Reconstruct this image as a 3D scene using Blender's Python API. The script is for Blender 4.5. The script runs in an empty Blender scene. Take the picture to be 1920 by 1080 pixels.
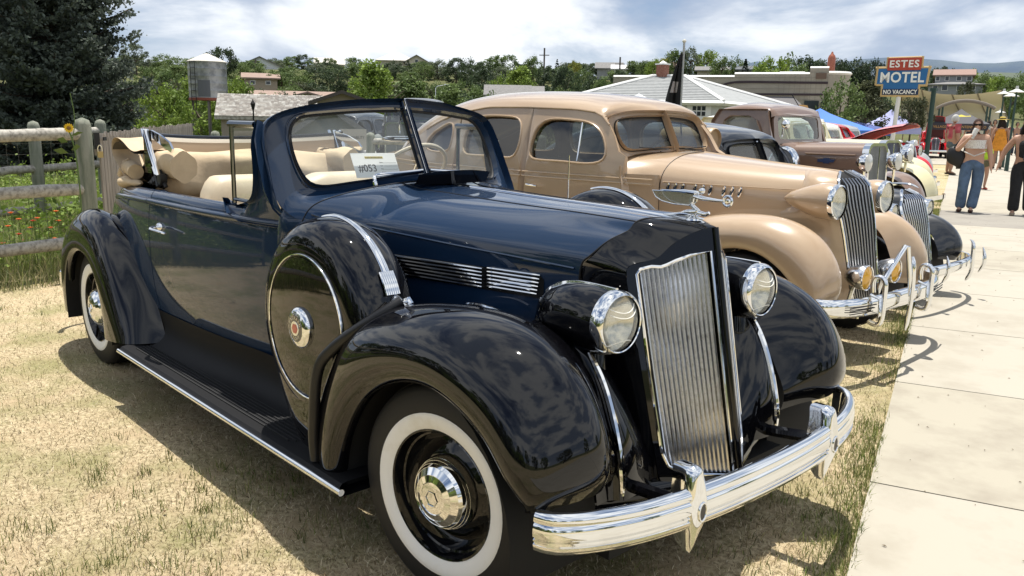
import bpy, bmesh, math, random
import numpy as np
from mathutils import Vector, Matrix
from mathutils.geometry import delaunay_2d_cdt
random.seed(7); rng = np.random.default_rng(7)
SC = bpy.context.scene
COL = SC.collection

# ---------------------------------------------------------------- camera
CAMP = (2.0235, -2.3248, 1.5704)
def setup_camera():
    yaw, pitch, roll = (math.radians(a) for a in (137.4565, 11.3989, 1.0138))
    f = Vector((math.cos(yaw)*math.cos(pitch), math.sin(yaw)*math.cos(pitch), -math.sin(pitch)))
    r = f.cross(Vector((0, 0, 1))).normalized(); u = r.cross(f)
    c, s = math.cos(roll), math.sin(roll)
    r2 = c*r + s*u; u2 = -s*r + c*u
    cd = bpy.data.cameras.new('camera'); cd.sensor_width = 36; cd.lens = 1557.6/1920*36
    cd.clip_start = 0.05; cd.clip_end = 20000
    co = bpy.data.objects.new('camera', cd); COL.objects.link(co)
    m = Matrix((r2, u2, -f)).transposed().to_4x4(); m.translation = Vector(CAMP)
    co.matrix_world = m; SC.camera = co
setup_camera()

# ---------------------------------------------------------------- world, sun, exposure
SUN_AZ, SUN_EL = math.radians(135), math.radians(78)
def setup_light():
    w = bpy.data.worlds.new('World'); SC.world = w; w.use_nodes = True
    nt = w.node_tree; N = nt.nodes; L = nt.links; N.clear()
    def n(t, **k):
        o = N.new(t)
        for a, b in k.items(): setattr(o, a, b)
        return o
    def math_(op, a, b=None, c=None):
        o = n('ShaderNodeMath', operation=op)
        for i, v in enumerate((a, b, c)):
            if v is None: continue
            if isinstance(v, (int, float)): o.inputs[i].default_value = v
            else: L.new(v, o.inputs[i])
        return o.outputs[0]
    sky = n('ShaderNodeTexSky', sky_type='NISHITA', sun_disc=False, sun_elevation=SUN_EL,
            sun_rotation=math.pi/2 - SUN_AZ, altitude=1500, air_density=1.0, dust_density=1.0, ozone_density=1.5)
    tc = n('ShaderNodeTexCoord'); sep = n('ShaderNodeSeparateXYZ'); L.new(tc.outputs['Generated'], sep.inputs[0])
    x, y, z = sep.outputs
    zc = math_('ADD', math_('MAXIMUM', z, 0.0), 0.085)
    px = math_('DIVIDE', x, zc); py = math_('DIVIDE', y, zc)
    comb = n('ShaderNodeCombineXYZ'); L.new(px, comb.inputs[0]); L.new(py, comb.inputs[1])
    def noise(scale, detail, rough, dist=0.0, off=0.0):
        mp = n('ShaderNodeMapping'); mp.inputs['Location'].default_value = (off, off*0.7, off*1.3)
        L.new(comb.outputs[0], mp.inputs[0])
        o = n('ShaderNodeTexNoise'); o.inputs['Scale'].default_value = scale
        o.inputs['Detail'].default_value = detail; o.inputs['Roughness'].default_value = rough
        o.inputs['Distortion'].default_value = dist
        L.new(mp.outputs[0], o.inputs['Vector']); return o.outputs[0]
    sq = n('ShaderNodeMapping'); sq.inputs['Scale'].default_value = (1, 1, 2.6); L.new(tc.outputs['Generated'], sq.inputs[0])
    def dnoise(scale, detail, rough, dist=0.0, off=0.0):
        mp = n('ShaderNodeMapping'); mp.inputs['Location'].default_value = (off, off*0.7, off*1.3); L.new(sq.outputs[0], mp.inputs[0])
        o = n('ShaderNodeTexNoise'); o.inputs['Scale'].default_value = scale; o.inputs['Detail'].default_value = detail
        o.inputs['Roughness'].default_value = rough; o.inputs['Distortion'].default_value = dist
        L.new(mp.outputs[0], o.inputs['Vector']); return o.outputs[0]
    def ramp(src, a, b):
        o = n('ShaderNodeMapRange', interpolation_type='SMOOTHSTEP')
        o.inputs[1].default_value = a; o.inputs[2].default_value = b; L.new(src, o.inputs[0]); return o.outputs[0]
    big = dnoise(1.7, 8, 0.58, 0.4, 3.1)
    fine = dnoise(3.4, 8, 0.5, 0.2, 9.7)
    cover = ramp(big, 0.30, 0.48)
    white = math_('MULTIPLY', ramp(fine, 0.40, 0.57), ramp(big, 0.34, 0.54))
    grey = n('ShaderNodeMixRGB'); grey.inputs[1].default_value = CLOUD_GREY; grey.inputs[2].default_value = CLOUD_WHITE
    L.new(white, grey.inputs[0])
    mix = n('ShaderNodeMixRGB'); L.new(math_('MULTIPLY', cover, 0.93), mix.inputs[0])
    skb = n('ShaderNodeMixRGB', blend_type='MULTIPLY'); skb.inputs[0].default_value = 1; skb.inputs[2].default_value = SKY_TINT
    L.new(sky.outputs[0], skb.inputs[1])
    L.new(skb.outputs[0], mix.inputs[1]); L.new(grey.outputs[0], mix.inputs[2])
    # thin bright haze low on the horizon
    hz = n('ShaderNodeMixRGB'); hz.inputs[2].default_value = HORIZON
    hf = math_('MULTIPLY', math_('POWER', math_('SUBTRACT', 1.0, math_('MINIMUM', math_('MAXIMUM', z, 0.0), 1.0)), 16.0), 0.5)
    L.new(hf, hz.inputs[0]); L.new(mix.outputs[0], hz.inputs[1])
    bg = n('ShaderNodeBackground'); bg.inputs[1].default_value = SKY_STRENGTH
    L.new(hz.outputs[0], bg.inputs[0])
    out = n('ShaderNodeOutputWorld'); L.new(bg.outputs[0], out.inputs[0])
    sd = bpy.data.lights.new('sun', 'SUN'); sd.energy = SUN_STRENGTH; sd.angle = math.radians(0.5); sd.color = (1, 0.955, 0.88)
    so = bpy.data.objects.new('sun', sd); COL.objects.link(so)
    d = Vector((math.cos(SUN_AZ)*math.cos(SUN_EL), math.sin(SUN_AZ)*math.cos(SUN_EL), math.sin(SUN_EL)))
    so.rotation_euler = d.to_track_quat('Z', 'Y').to_euler(); so.location = (0, 0, 30)
    SC.view_settings.view_transform = 'Standard'; SC.view_settings.look = 'None'
    SC.view_settings.gamma = 1; SC.view_settings.use_curve_mapping = False
    SC.view_settings.exposure = EXPOSURE
SKY_STRENGTH = 0.10; SUN_STRENGTH = 5.0; EXPOSURE = 0.42
CLOUD_GREY = (2.9, 3.6, 4.9, 1); CLOUD_WHITE = (8.8, 9.0, 9.1, 1); HORIZON = (6.6, 7.1, 7.8, 1); SKY_TINT = (0.62, 0.66, 0.72, 1)
setup_light()
try:
    SC.cycles.use_denoising = True
    SC.cycles.max_bounces = 8; SC.cycles.transparent_max_bounces = 24
    SC.cycles.sample_clamp_indirect = 6
except Exception: pass

# ---------------------------------------------------------------- terrain height
def gz(x, y):
    """height of the ground: level under the near car, gently rising, then a hillside"""
    x = np.asarray(x, float); y = np.asarray(y, float)
    yy = np.maximum(y, 0)
    a = 0.17*(1-np.exp(-yy/5.0))*np.clip((x+30)/20, 0, 1)
    d = np.hypot(x-2, y+2.3)
    t = np.clip((d-52)/95, 0, 1); t = t*t*(3-2*t)
    az = np.degrees(np.arctan2(y+2.3, x-2))
    k = 1 - 0.55*np.clip((125-az)/20, 0, 1)
    h = 9.0*t*k
    t2 = np.clip((d-16)/40, 0, 1)
    dip = -1.1*t2*t2*(3-2*t2)*np.clip((az-128)/12, 0, 1)*(1-t)
    return a + h + dip + 0.25*t2*np.sin(x*0.07)*np.cos(y*0.05)*0.4
def gzf(x, y): return float(gz(x, y))

# ---------------------------------------------------------------- object helpers
def link(o, parent=None):
    COL.objects.link(o)
    if parent is not None: o.parent = parent
    return o
def tag(o, label=None, cat=None, group=None, kind=None):
    if label: o['label'] = label
    if cat: o['category'] = cat
    if group: o['group'] = group
    if kind: o['kind'] = kind
    return o
def empty(name, loc=(0, 0, 0), rz=0, label=None, cat=None, group=None, parent=None):
    o = bpy.data.objects.new(name, None); link(o, parent)
    o.location = loc; o.rotation_euler = (0, 0, rz); o.empty_display_size = 0.1
    return tag(o, label, cat, group)
def copy_tree(o, parent=None):
    c = o.copy(); COL.objects.link(c); c.parent = parent
    for ch in [k for k in bpy.data.objects if k.parent == o]: copy_tree(ch, c)
    return c

def nspline(P, n, closed=False, even=False):
    """interpolating cubic spline through points, chord parameter"""
    P = np.asarray(P, float)
    if closed: P = np.vstack([P, P[:1]])
    m = len(P)
    if m == 2: 
        t = np.linspace(0, 1, n)[:, None]; return P[0]*(1-t)+P[1]*t
    d = np.sqrt(np.linalg.norm(np.diff(P, axis=0), axis=1)*1.0)+1e-9
    d = d**1.4
    t = np.concatenate([[0], np.cumsum(d)]); h = np.diff(t)
    k = m-1
    A = np.zeros((m, m)); B = np.zeros((m, P.shape[1]))
    s = np.diff(P, axis=0)/h[:, None]
    for i in range(1, k):
        A[i, i-1] = h[i-1]; A[i, i] = 2*(h[i-1]+h[i]); A[i, i+1] = h[i]; B[i] = 6*(s[i]-s[i-1])
    if closed:
        A[0, 0] = 2*(h[-1]+h[0]); A[0, 1] = h[0]; A[0, k-1] += h[-1]; B[0] = 6*(s[0]-s[-1])
        A[k, k] = 1; A[k, 0] = -1
    else: A[0, 0] = 1; A[k, k] = 1
    Mm = np.linalg.solve(A, B)
    u = np.linspace(0, t[-1], n) if not closed else np.linspace(0, t[-1], n+1)[:-1]
    i = np.clip(np.searchsorted(t, u, 'right')-1, 0, k-1)
    a = (t[i+1]-u)[:, None]; b = (u-t[i])[:, None]; hh = h[i][:, None]
    return (Mm[i]*a**3+Mm[i+1]*b**3)/(6*hh)+(P[i]/hh-Mm[i]*hh/6)*a+(P[i+1]/hh-Mm[i+1]*hh/6)*b
def net(rows, nu, nv, cu=False, cv=False):
    R = np.array(rows, float)
    A = np.array([nspline(r, nv, cv) for r in R])
    B = np.array([nspline(A[:, j], nu, cu) for j in range(A.shape[1])])
    return B.transpose(1, 0, 2)
def lerp_net(rows, per):
    R = np.array(rows, float); out = []
    for i in range(len(R)-1):
        for k in range(per): out.append(R[i]+(R[i+1]-R[i])*k/per)
    out.append(R[-1]); return np.array(out)
def tab(T, u):
    """smooth table lookup: T list of (u, val...)"""
    T = np.asarray(T, float)
    return np.array([np.interp(u, T[:, 0], T[:, k]) for k in range(1, T.shape[1])])
def rrect(w, h, r, n=5, cx=0, cy=0):
    r = min(r, w/2-1e-4, h/2-1e-4); out = []
    for (sx, sy, a0) in ((1, 1, 0), (-1, 1, 90), (-1, -1, 180), (1, -1, 270)):
        for k in range(n+1):
            a = math.radians(a0+90*k/n)
            out.append((cx+sx*(w/2-r)+r*math.cos(a), cy+sy*(h/2-r)+r*math.sin(a)))
    return out
def inpoly(P, poly):
    poly = np.asarray(poly); x, y = P[:, 0], P[:, 1]; c = np.zeros(len(P), bool)
    j = len(poly)-1
    for i in range(len(poly)):
        xi, yi = poly[i]; xj, yj = poly[j]
        m = ((yi > y) != (yj > y)) & (x < (xj-xi)*(y-yi)/(yj-yi+1e-15)+xi)
        c ^= m; j = i
    return c

def text_obj(name, body, size, mt, parent=None, extrude=.0005, ax='CENTER', ay='CENTER', bold=0, sx=1.0, spacing=1.0, smooth=False, width=None, height=None):
    cu = bpy.data.curves.new(name, 'FONT'); cu.body = body; cu.size = size; cu.align_x = ax; cu.align_y = ay; cu.extrude = extrude; cu.offset = bold; cu.space_character = spacing; cu.resolution_u = 3
    t = bpy.data.objects.new(name, cu); me = bpy.data.meshes.new_from_object(t); bpy.data.objects.remove(t)
    if width:
        v = np.empty(len(me.vertices)*3); me.vertices.foreach_get('co', v); v = v.reshape(-1, 3); e = np.ptp(v, axis=0)
        sx = width/e[0]; me.transform(Matrix.Translation((-(v[:, 0].min()+e[0]/2), -(v[:, 1].min()+e[1]/2), 0))); me.transform(Matrix.Diagonal((1, (height or size)/e[1], 1, 1)))
    me.transform(Matrix.Diagonal((sx, 1, 1, 1))); me.materials.clear(); me.materials.append(mt)
    o = bpy.data.objects.new(name, me); return link(o, parent)
class MB:
    """collects geometry, then links it as one mesh object"""
    def __init__(s): s.v = []; s.f = []; s.m = []; s.n = 0; s.cur = 0
    def add(s, V, F, T=None):
        V = np.asarray(V, float).reshape(-1, 3)
        if T is not None: V = V@np.array(T.to_3x3()).T+np.array(T.translation)
        b = s.n; s.v.append(V); s.n += len(V)
        s.f.extend([tuple(i+b for i in f) for f in F]); s.m.extend([s.cur]*len(F)); return s
    def grid(s, A, cu=False, cv=False, flip=False, T=None):
        A = np.asarray(A, float); nu, nv = A.shape[:2]; F = []
        for i in range(nu if cu else nu-1):
            i2 = (i+1) % nu
            for j in range(nv if cv else nv-1):
                j2 = (j+1) % nv
                q = (i*nv+j, i2*nv+j, i2*nv+j2, i*nv+j2)
                F.append(q[::-1] if flip else q)
        return s.add(A.reshape(-1, 3), F, T)
    def both(s, A, mirror=(1, -1, 1), **k):
        s.grid(A, **k); B = np.asarray(A)*np.array(mirror); k['flip'] = not k.get('flip', False); s.grid(B, **k); return s
    def box(s, c, d, T=None, rz=0):
        x, y, z = (k/2 for k in d)
        V = np.array([(a*x, b*y, e*z) for a in (-1, 1) for b in (-1, 1) for e in (-1, 1)])
        if rz: cc, ss = math.cos(rz), math.sin(rz); V = V@np.array([[cc, ss, 0], [-ss, cc, 0], [0, 0, 1]])
        V = V+np.array(c)
        return s.add(V, [(0, 1, 3, 2), (4, 6, 7, 5), (0, 4, 5, 1), (2, 3, 7, 6), (0, 2, 6, 4), (1, 5, 7, 3)], T)
    def tube(s, P, r, n=8, closed=False, cap=True, sq=1.0, T=None):
        P = np.asarray(P, float); m = len(P)
        r = np.full(m, r) if np.isscalar(r) else np.asarray(r, float)
        tg = np.gradient(P, axis=0) if not closed else np.roll(P, -1, 0)-np.roll(P, 1, 0)
        tg /= np.linalg.norm(tg, axis=1)[:, None]+1e-12
        up = np.array([0, 0, 1.]) if abs(tg[0][2]) < 0.9 else np.array([1., 0, 0])
        a = np.cross(tg[0], up); a /= np.linalg.norm(a); rings = []
        for i in range(m):
            a = a-tg[i]*(a@tg[i]); a /= np.linalg.norm(a); b = np.cross(tg[i], a)
            th = np.linspace(0, 2*math.pi, n, endpoint=False)
            rings.append(P[i]+r[i]*(np.cos(th)[:, None]*a+sq*np.sin(th)[:, None]*b))
        R = np.array(rings); s.grid(R, cu=closed, cv=True, T=T, flip=True)
        if cap and not closed:
            b0 = s.n-m*n; s.f.append(tuple(b0+k for k in range(n))); s.f.append(tuple(b0+(m-1)*n+n-1-k for k in range(n))); s.m += [s.cur]*2
        return s
    def lathe(s, prof, c, axis=(0, 0, 1), n=24, T=None, a0=0, a1=360):
        ax = np.array(axis, float); ax /= np.linalg.norm(ax)
        up = np.array([0, 0, 1.]) if abs(ax[2]) < 0.9 else np.array([1., 0, 0])
        e1 = np.cross(up, ax); e1 /= np.linalg.norm(e1); e2 = np.cross(ax, e1)
        full = (a1-a0) >= 359.9
        th = np.radians(np.linspace(a0, a1, n, endpoint=not full))
        A = np.array([[np.array(c)+r*(math.cos(t)*e1+math.sin(t)*e2)+h*ax for (r, h) in prof] for t in th])
        return s.grid(A, cu=full, T=T)
    def poly(s, P3, T=None):
        return s.add(P3, [tuple(range(len(P3)))], T)
    def slab(s, P2, fn, t, T=None):
        """prism: 2d outline -> 3d by fn(a,b,h), from h=0 to h=t"""
        n = len(P2); V = [fn(a, b, 0) for a, b in P2]+[fn(a, b, t) for a, b in P2]
        F = [tuple(range(n))[::-1], tuple(range(n, 2*n))]+[(i, (i+1) % n, n+(i+1) % n, n+i) for i in range(n)]
        return s.add(V, F, T)
    def mesh(s, name, smooth=True, angle=40):
        me = bpy.data.meshes.new(name); me.from_pydata(np.vstack(s.v).tolist() if s.v else [], [], s.f)
        if any(s.m): me.polygons.foreach_set('material_index', s.m)
        if smooth:
            me.shade_smooth()
            if angle: me.set_sharp_from_angle(angle=math.radians(angle))
        me.update(); return me
    def obj(s, name, mat=None, parent=None, smooth=True, angle=40, fixn=False, label=None, cat=None, group=None, kind=None, merge=False):
        me = s.mesh(name, smooth, angle)
        if fixn or merge:
            bm = bmesh.new(); bm.from_mesh(me)
            if merge: bmesh.ops.remove_doubles(bm, verts=bm.verts, dist=1e-4)
            if fixn: bmesh.ops.recalc_face_normals(bm, faces=bm.faces)
            bm.to_mesh(me); bm.free()
            if smooth and angle: me.set_sharp_from_angle(angle=math.radians(angle))
        for m in (mat if isinstance(mat, (list, tuple)) else [mat]):
            if m: me.materials.append(m)
        o = bpy.data.objects.new(name, me); link(o, parent)
        return tag(o, label, cat, group, kind)

def sheet(mb, outer, holes, fn, h=0.06, thick=0.02, flip=False, mirror=None, rim=True):
    """panel over a 2d outline with holes, mapped to a curved surface by fn(u,v)->xyz; rims give it thickness"""
    outer = [tuple(p) for p in outer]; V = []; E = []
    loops = [outer]+[list(map(tuple, q)) for q in holes]; L = []
    for lp in loops:
        b = len(V); V += lp; k = len(lp); E += [(b+i, b+(i+1) % k) for i in range(k)]; L.append((b, k))
    O = np.array(outer); mn, mx = O.min(0), O.max(0)
    gx = np.arange(mn[0]+h/2, mx[0], h); gy = np.arange(mn[1]+h/2, mx[1], h)
    G = np.array([(a+(h/2 if (j % 2) else 0), b) for j, b in enumerate(gy) for a in gx]) if len(gx) and len(gy) else np.zeros((0, 2))
    if len(G):
        keep = inpoly(G, outer)
        for q in holes: keep &= ~inpoly(G, q)
        B = np.array(V)
        G = G[keep]
        if len(G):
            dd = np.min(np.linalg.norm(G[:, None]-B[None], axis=2), axis=1); G = G[dd > h*0.4]
        V += [tuple(p) for p in G]
    r = delaunay_2d_cdt([Vector(p) for p in V], E, [], 0, 1e-6)
    P = np.array([tuple(p) for p in r[0]]); F = [tuple(f) for f in r[2]]
    C = np.array([P[list(f)].mean(0) for f in F]); k = inpoly(C, outer)
    for q in holes: k &= ~inpoly(C, q)
    F = [f for f, kk in zip(F, k) if kk]
    X = np.array([fn(*p) for p in P]); e = 1e-3
    nrm = np.cross(np.array([fn(p[0]+e, p[1]) for p in P])-X, np.array([fn(p[0], p[1]+e) for p in P])-X)
    nrm /= np.linalg.norm(nrm, axis=1)[:, None]+1e-15
    if flip: F = [f[::-1] for f in F]; nrm = -nrm
    def put(X, F):
        if mirror is None: mb.add(X, F)
        else: mb.add(X*np.array(mirror), [f[::-1] for f in F])
    put(X, F)
    if rim and thick:
        for (b, kk), lp in zip(L, loops):
            q = np.array(lp); XX = np.array([fn(*p) for p in q])
            nn = np.cross(np.array([fn(p[0]+e, p[1]) for p in q])-XX, np.array([fn(p[0], p[1]+e) for p in q])-XX)
            nn /= np.linalg.norm(nn, axis=1)[:, None]; nn = -nn if flip else nn
            A = np.array([XX, XX-nn*thick])
            a = 0.5*np.sum(q[:, 0]*np.roll(q[:, 1], -1)-np.roll(q[:, 0], -1)*q[:, 1])
            fl = (a > 0) == (b == 0)
            if flip: fl = not fl
            n_ = len(q); FF = [(i, (i+1) % n_, n_+(i+1) % n_, n_+i) for i in range(n_)]
            if fl: FF = [f[::-1] for f in FF]
            put(A.reshape(-1, 3), FF)

# ---------------------------------------------------------------- materials
MATS = {}
def mat(name, col=(0.5, 0.5, 0.5), rough=0.5, metal=0, coat=0, coat_rough=0.03, spec=0.5, trans=0, ior=1.45,
        noise=None, bump=None, alpha=1, emit=None, sheen=0, rvar=None):
    """noise=(scale, colour2, lo, hi[, detail]) mixes a second colour; bump=(scale, strength, distance)"""
    if name in MATS: return MATS[name]
    m = bpy.data.materials.new(name); m.use_nodes = True; nt = m.node_tree; b = nt.nodes['Principled BSDF']; L = nt.links
    b.inputs['Base Color'].default_value = (*col, 1); b.inputs['Roughness'].default_value = rough
    b.inputs['Metallic'].default_value = metal; b.inputs['Coat Weight'].default_value = coat
    b.inputs['Coat Roughness'].default_value = coat_rough; b.inputs['Specular IOR Level'].default_value = spec
    b.inputs['Transmission Weight'].default_value = trans; b.inputs['IOR'].default_value = ior
    b.inputs['Alpha'].default_value = alpha; b.inputs['Sheen Weight'].default_value = sheen
    if emit: b.inputs['Emission Color'].default_value = (*emit[0], 1); b.inputs['Emission Strength'].default_value = emit[1]
    tc = nt.nodes.new('ShaderNodeTexCoord')
    def noi(sc, det=6, src='Object'):
        o = nt.nodes.new('ShaderNodeTexNoise')
        if isinstance(sc, (tuple, list)):
            mp = nt.nodes.new('ShaderNodeMapping'); mp.inputs['Scale'].default_value = sc
            L.new(tc.outputs[src], mp.inputs[0]); L.new(mp.outputs[0], o.inputs['Vector']); o.inputs['Scale'].default_value = 1
        else: o.inputs['Scale'].default_value = sc; L.new(tc.outputs[src], o.inputs['Vector'])
        o.inputs['Detail'].default_value = det; o.inputs['Roughness'].default_value = 0.6; return o
    if noise:
        o = noi(noise[0], noise[4] if len(noise) > 4 else 6); mr = nt.nodes.new('ShaderNodeMapRange')
        mr.inputs[1].default_value = noise[2]; mr.inputs[2].default_value = noise[3]; L.new(o.outputs[0], mr.inputs[0])
        mx = nt.nodes.new('ShaderNodeMixRGB'); mx.inputs[1].default_value = (*col, 1); mx.inputs[2].default_value = (*noise[1], 1)
        L.new(mr.outputs[0], mx.inputs[0]); L.new(mx.outputs[0], b.inputs['Base Color'])
    if rvar:
        o = noi(rvar[0]); mr = nt.nodes.new('ShaderNodeMapRange'); mr.inputs[1].default_value = 0.3; mr.inputs[2].default_value = 0.7
        mr.inputs[3].default_value = rvar[1]; mr.inputs[4].default_value = rvar[2]; L.new(o.outputs[0], mr.inputs[0]); L.new(mr.outputs[0], b.inputs['Roughness'])
    if bump:
        o = noi(bump[0], 8); bp = nt.nodes.new('ShaderNodeBump'); bp.inputs['Strength'].default_value = bump[1]
        bp.inputs['Distance'].default_value = bump[2]; L.new(o.outputs[0], bp.inputs['Height']); L.new(bp.outputs[0], b.inputs['Normal'])
    MATS[name] = m; return m
def glass(name='window_glass', tint=(0.93, 0.97, 0.96), refl=1.0, dens=0.0):
    """thin glass: clear with a fresnel reflection"""
    if name in MATS: return MATS[name]
    m = bpy.data.materials.new(name); m.use_nodes = True; nt = m.node_tree; nt.nodes.clear(); L = nt.links
    lw = nt.nodes.new('ShaderNodeLayerWeight'); lw.inputs[0].default_value = 0.5
    fr = nt.nodes.new('ShaderNodeMath'); fr.operation = 'POWER'; fr.inputs[1].default_value = 5.0; L.new(lw.outputs['Facing'], fr.inputs[0])
    gl = nt.nodes.new('ShaderNodeBsdfGlossy'); gl.inputs['Roughness'].default_value = 0.0
    tr = nt.nodes.new('ShaderNodeBsdfTransparent'); tr.inputs[0].default_value = (*tint, 1)
    mu = nt.nodes.new('ShaderNodeMath'); mu.operation = 'MULTIPLY_ADD'; mu.inputs[1].default_value = .92; mu.inputs[2].default_value = 0.055*refl; mu.use_clamp = True
    mx = nt.nodes.new('ShaderNodeMixShader'); o = nt.nodes.new('ShaderNodeOutputMaterial')
    L.new(fr.outputs[0], mu.inputs[0]); L.new(mu.outputs[0], mx.inputs[0]); L.new(tr.outputs[0], mx.inputs[1]); L.new(gl.outputs[0], mx.inputs[2])
    if dens:
        di = nt.nodes.new('ShaderNodeBsdfDiffuse'); di.inputs[0].default_value = (0.75, 0.78, 0.78, 1)
        m2 = nt.nodes.new('ShaderNodeMixShader'); m2.inputs[0].default_value = dens
        L.new(mx.outputs[0], m2.inputs[1]); L.new(di.outputs[0], m2.inputs[2]); L.new(m2.outputs[0], o.inputs[0])
    else: L.new(mx.outputs[0], o.inputs[0])
    MATS[name] = m; return m
M_chrome = mat('chrome', (0.82, 0.83, 0.84), 0.04, 1, rvar=(9.0, 0.02, 0.07))
M_chrome_old = mat('aged_chrome', (0.78, 0.78, 0.79), 0.2, 1, noise=(55, (0.55, 0.54, 0.52), 0.55, 0.85), rvar=(40.0, 0.16, 0.24))
M_black = mat('black_paint', (0.003, 0.003, 0.004), 0.5, 0, coat=1, coat_rough=0.022, spec=0.0)
M_navy = mat('navy_paint', (0.0055, 0.0205, 0.053), 0.5, 0.0, coat=1, coat_rough=0.03, spec=0.1)
M_rubber = mat('black_rubber', (0.012, 0.012, 0.013), 0.6, bump=(60, 0.2, 0.002))
M_white_rubber = mat('white_rubber', (0.84, 0.83, 0.80), 0.55, noise=(8, (0.72, 0.69, 0.62), 0.55, 0.8))
M_dark = mat('dark_underside', (0.006, 0.006, 0.006), 0.8)
M_glass = glass()
M_lens = mat('headlamp_glass', (0.93, 0.93, 0.9), 0.08, trans=0.0, spec=0.8, coat=1)
M_leather = mat('cream_leather', (0.62, 0.52, 0.37), 0.45, noise=(5, (0.52, 0.42, 0.29), 0.45, 0.75), bump=(150, 0.2, 0.002))
M_canvas = mat('tan_canvas', (0.56, 0.44, 0.29), 0.85, noise=(7, (0.45, 0.345, 0.225), 0.4, 0.7), bump=(7, 0.35, 0.02))
# ================================================================ picking places by sight line
_CM = SC.camera.matrix_world.copy()
def ray_dir(px, py):
    d = _CM.to_3x3()@Vector(((px-960)/1557.6, -(py-540)/1557.6, -1.0)); return d
def spot(px, py, D):
    """point seen at photo pixel (px,py) at horizontal distance D from the viewpoint"""
    d = ray_dir(px, py); k = D/math.hypot(d.x, d.y); return Vector(CAMP)+d*k
def ground_at(px, py, D=None):
    """point of the ground seen at a photo pixel"""
    d = ray_dir(px, py); z = 0.0
    for _ in range(25):
        t = (z-CAMP[2])/d.z; p = Vector(CAMP)+d*t; z = gzf(p.x, p.y)
    return Vector((p.x, p.y, z))
def face(p):
    """rotation so that local -Y looks back at the viewpoint"""
    return math.atan2(p.y-CAMP[1], p.x-CAMP[0])-math.pi/2

# ---------------------------------------------------------------- walk frame: E along the edge, P across it
E_ = np.array([-.3365, .9417]); P_ = np.array([.9417, .3365]); O_ = np.array([.86, .38])
def walk(a, b): q = O_+E_*a+P_*b; return q
def ground_material():
    m = bpy.data.materials.new('dry_lawn'); m.use_nodes = True; nt = m.node_tree; L = nt.links; b = nt.nodes['Principled BSDF']
    b.inputs['Roughness'].default_value = 0.95; b.inputs['Specular IOR Level'].default_value = 0.1
    tc = nt.nodes.new('ShaderNodeTexCoord')
    def noi(sc, det=8, ro=.6):
        o = nt.nodes.new('ShaderNodeTexNoise'); o.inputs['Scale'].default_value = sc; o.inputs['Detail'].default_value = det; o.inputs['Roughness'].default_value = ro
        L.new(tc.outputs['Object'], o.inputs['Vector']); return o.outputs[0]
    def rng_(s, a, b_, c=0, d=1):
        o = nt.nodes.new('ShaderNodeMapRange'); o.inputs[1].default_value = a; o.inputs[2].default_value = b_; o.inputs[3].default_value = c; o.inputs[4].default_value = d; L.new(s, o.inputs[0]); return o.outputs[0]
    def mix(f, a, b_):
        o = nt.nodes.new('ShaderNodeMixRGB')
        for i, v in ((0, f), (1, a), (2, b_)):
            if isinstance(v, tuple): o.inputs[i].default_value = v
            else: L.new(v, o.inputs[i])
        return o.outputs[0]
    c = mix(rng_(noi(42, 10, .8), .44, .60), (.58, .48, .31, 1), (.15, .105, .055, 1))
    c = mix(rng_(noi(3.5, 6), .48, .66), c, (.42, .32, .20, 1))
    c = mix(rng_(noi(1.3, 8, .7), .46, .62, 0, .75), c, (.17, .18, .06, 1))
    c = mix(rng_(noi(160, 4, .7), .35, .75, 0, .35), c, (.62, .52, .33, 1))
    geo = nt.nodes.new('ShaderNodeVertexColor'); geo.layer_name = 'green'
    c = mix(geo.outputs[0], c, mix(rng_(noi(.35, 6), .4, .65), (.075, .09, .035, 1), (.13, .125, .06, 1)))
    L.new(c, b.inputs['Base Color'])
    bp = nt.nodes.new('ShaderNodeBump'); bp.inputs['Strength'].default_value = 0.9; bp.inputs['Distance'].default_value = 0.012; L.new(noi(75, 10, .75), bp.inputs['Height']); L.new(bp.outputs[0], b.inputs['Normal'])
    return m
def fence_side(x, y):
    """signed distance beyond the rail fence line (positive = meadow side)"""
    a = np.array([-6.7, -.80]); d = np.array([-6.89, .12])-a; d /= np.linalg.norm(d); n = np.array([-d[1], d[0]])
    return (np.asarray(x)-a[0])*n[0]+(np.asarray(y)-a[1])*n[1]
def build_ground():
    r = np.concatenate([np.linspace(-1, 1, 81)*24, ])
    far = 24*np.exp(np.linspace(0, 1, 46)[1:]*math.log(7000/24))
    X = np.concatenate([-far[::-1], r, far]); m = MB()
    XX, YY = np.meshgrid(X-4, X+4, indexing='ij'); Z = gz(XX, YY)
    m.grid(np.dstack([XX, YY, Z]), flip=False)
    o = m.obj('ground', ground_material(), kind='structure', angle=0)
    me = o.data; ca = me.color_attributes.new('green', 'FLOAT_COLOR', 'POINT')
    g = np.clip((fence_side(XX, YY)-.0)/.8, 0, 1); d = np.hypot(XX-2, YY+2); g = np.maximum(g, np.clip((d-38)/20, 0, 1)); g = np.maximum(g, np.clip((-5.6-YY-np.maximum(XX, 0)*.3)/.8, 0, 1))
    ca.data.foreach_set('color', np.dstack([g, g, g, np.ones_like(g)]).ravel().astype(np.float32))
build_ground()
M_conc = mat('pale_concrete', (.375, .345, .285), .85, noise=(2.6, (.30, .27, .215), .46, .74, 14), bump=(120, .25, .002))
M_conc3 = mat('warm_concrete', (.35, .32, .255), .85, noise=(3.4, (.27, .24, .19), .45, .72, 14), bump=(120, .25, .002))
M_conc2 = mat('grey_concrete', (.27, .25, .215), .85, noise=(2.2, (.22, .20, .175), .4, .7), bump=(120, .25, .002))
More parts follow.
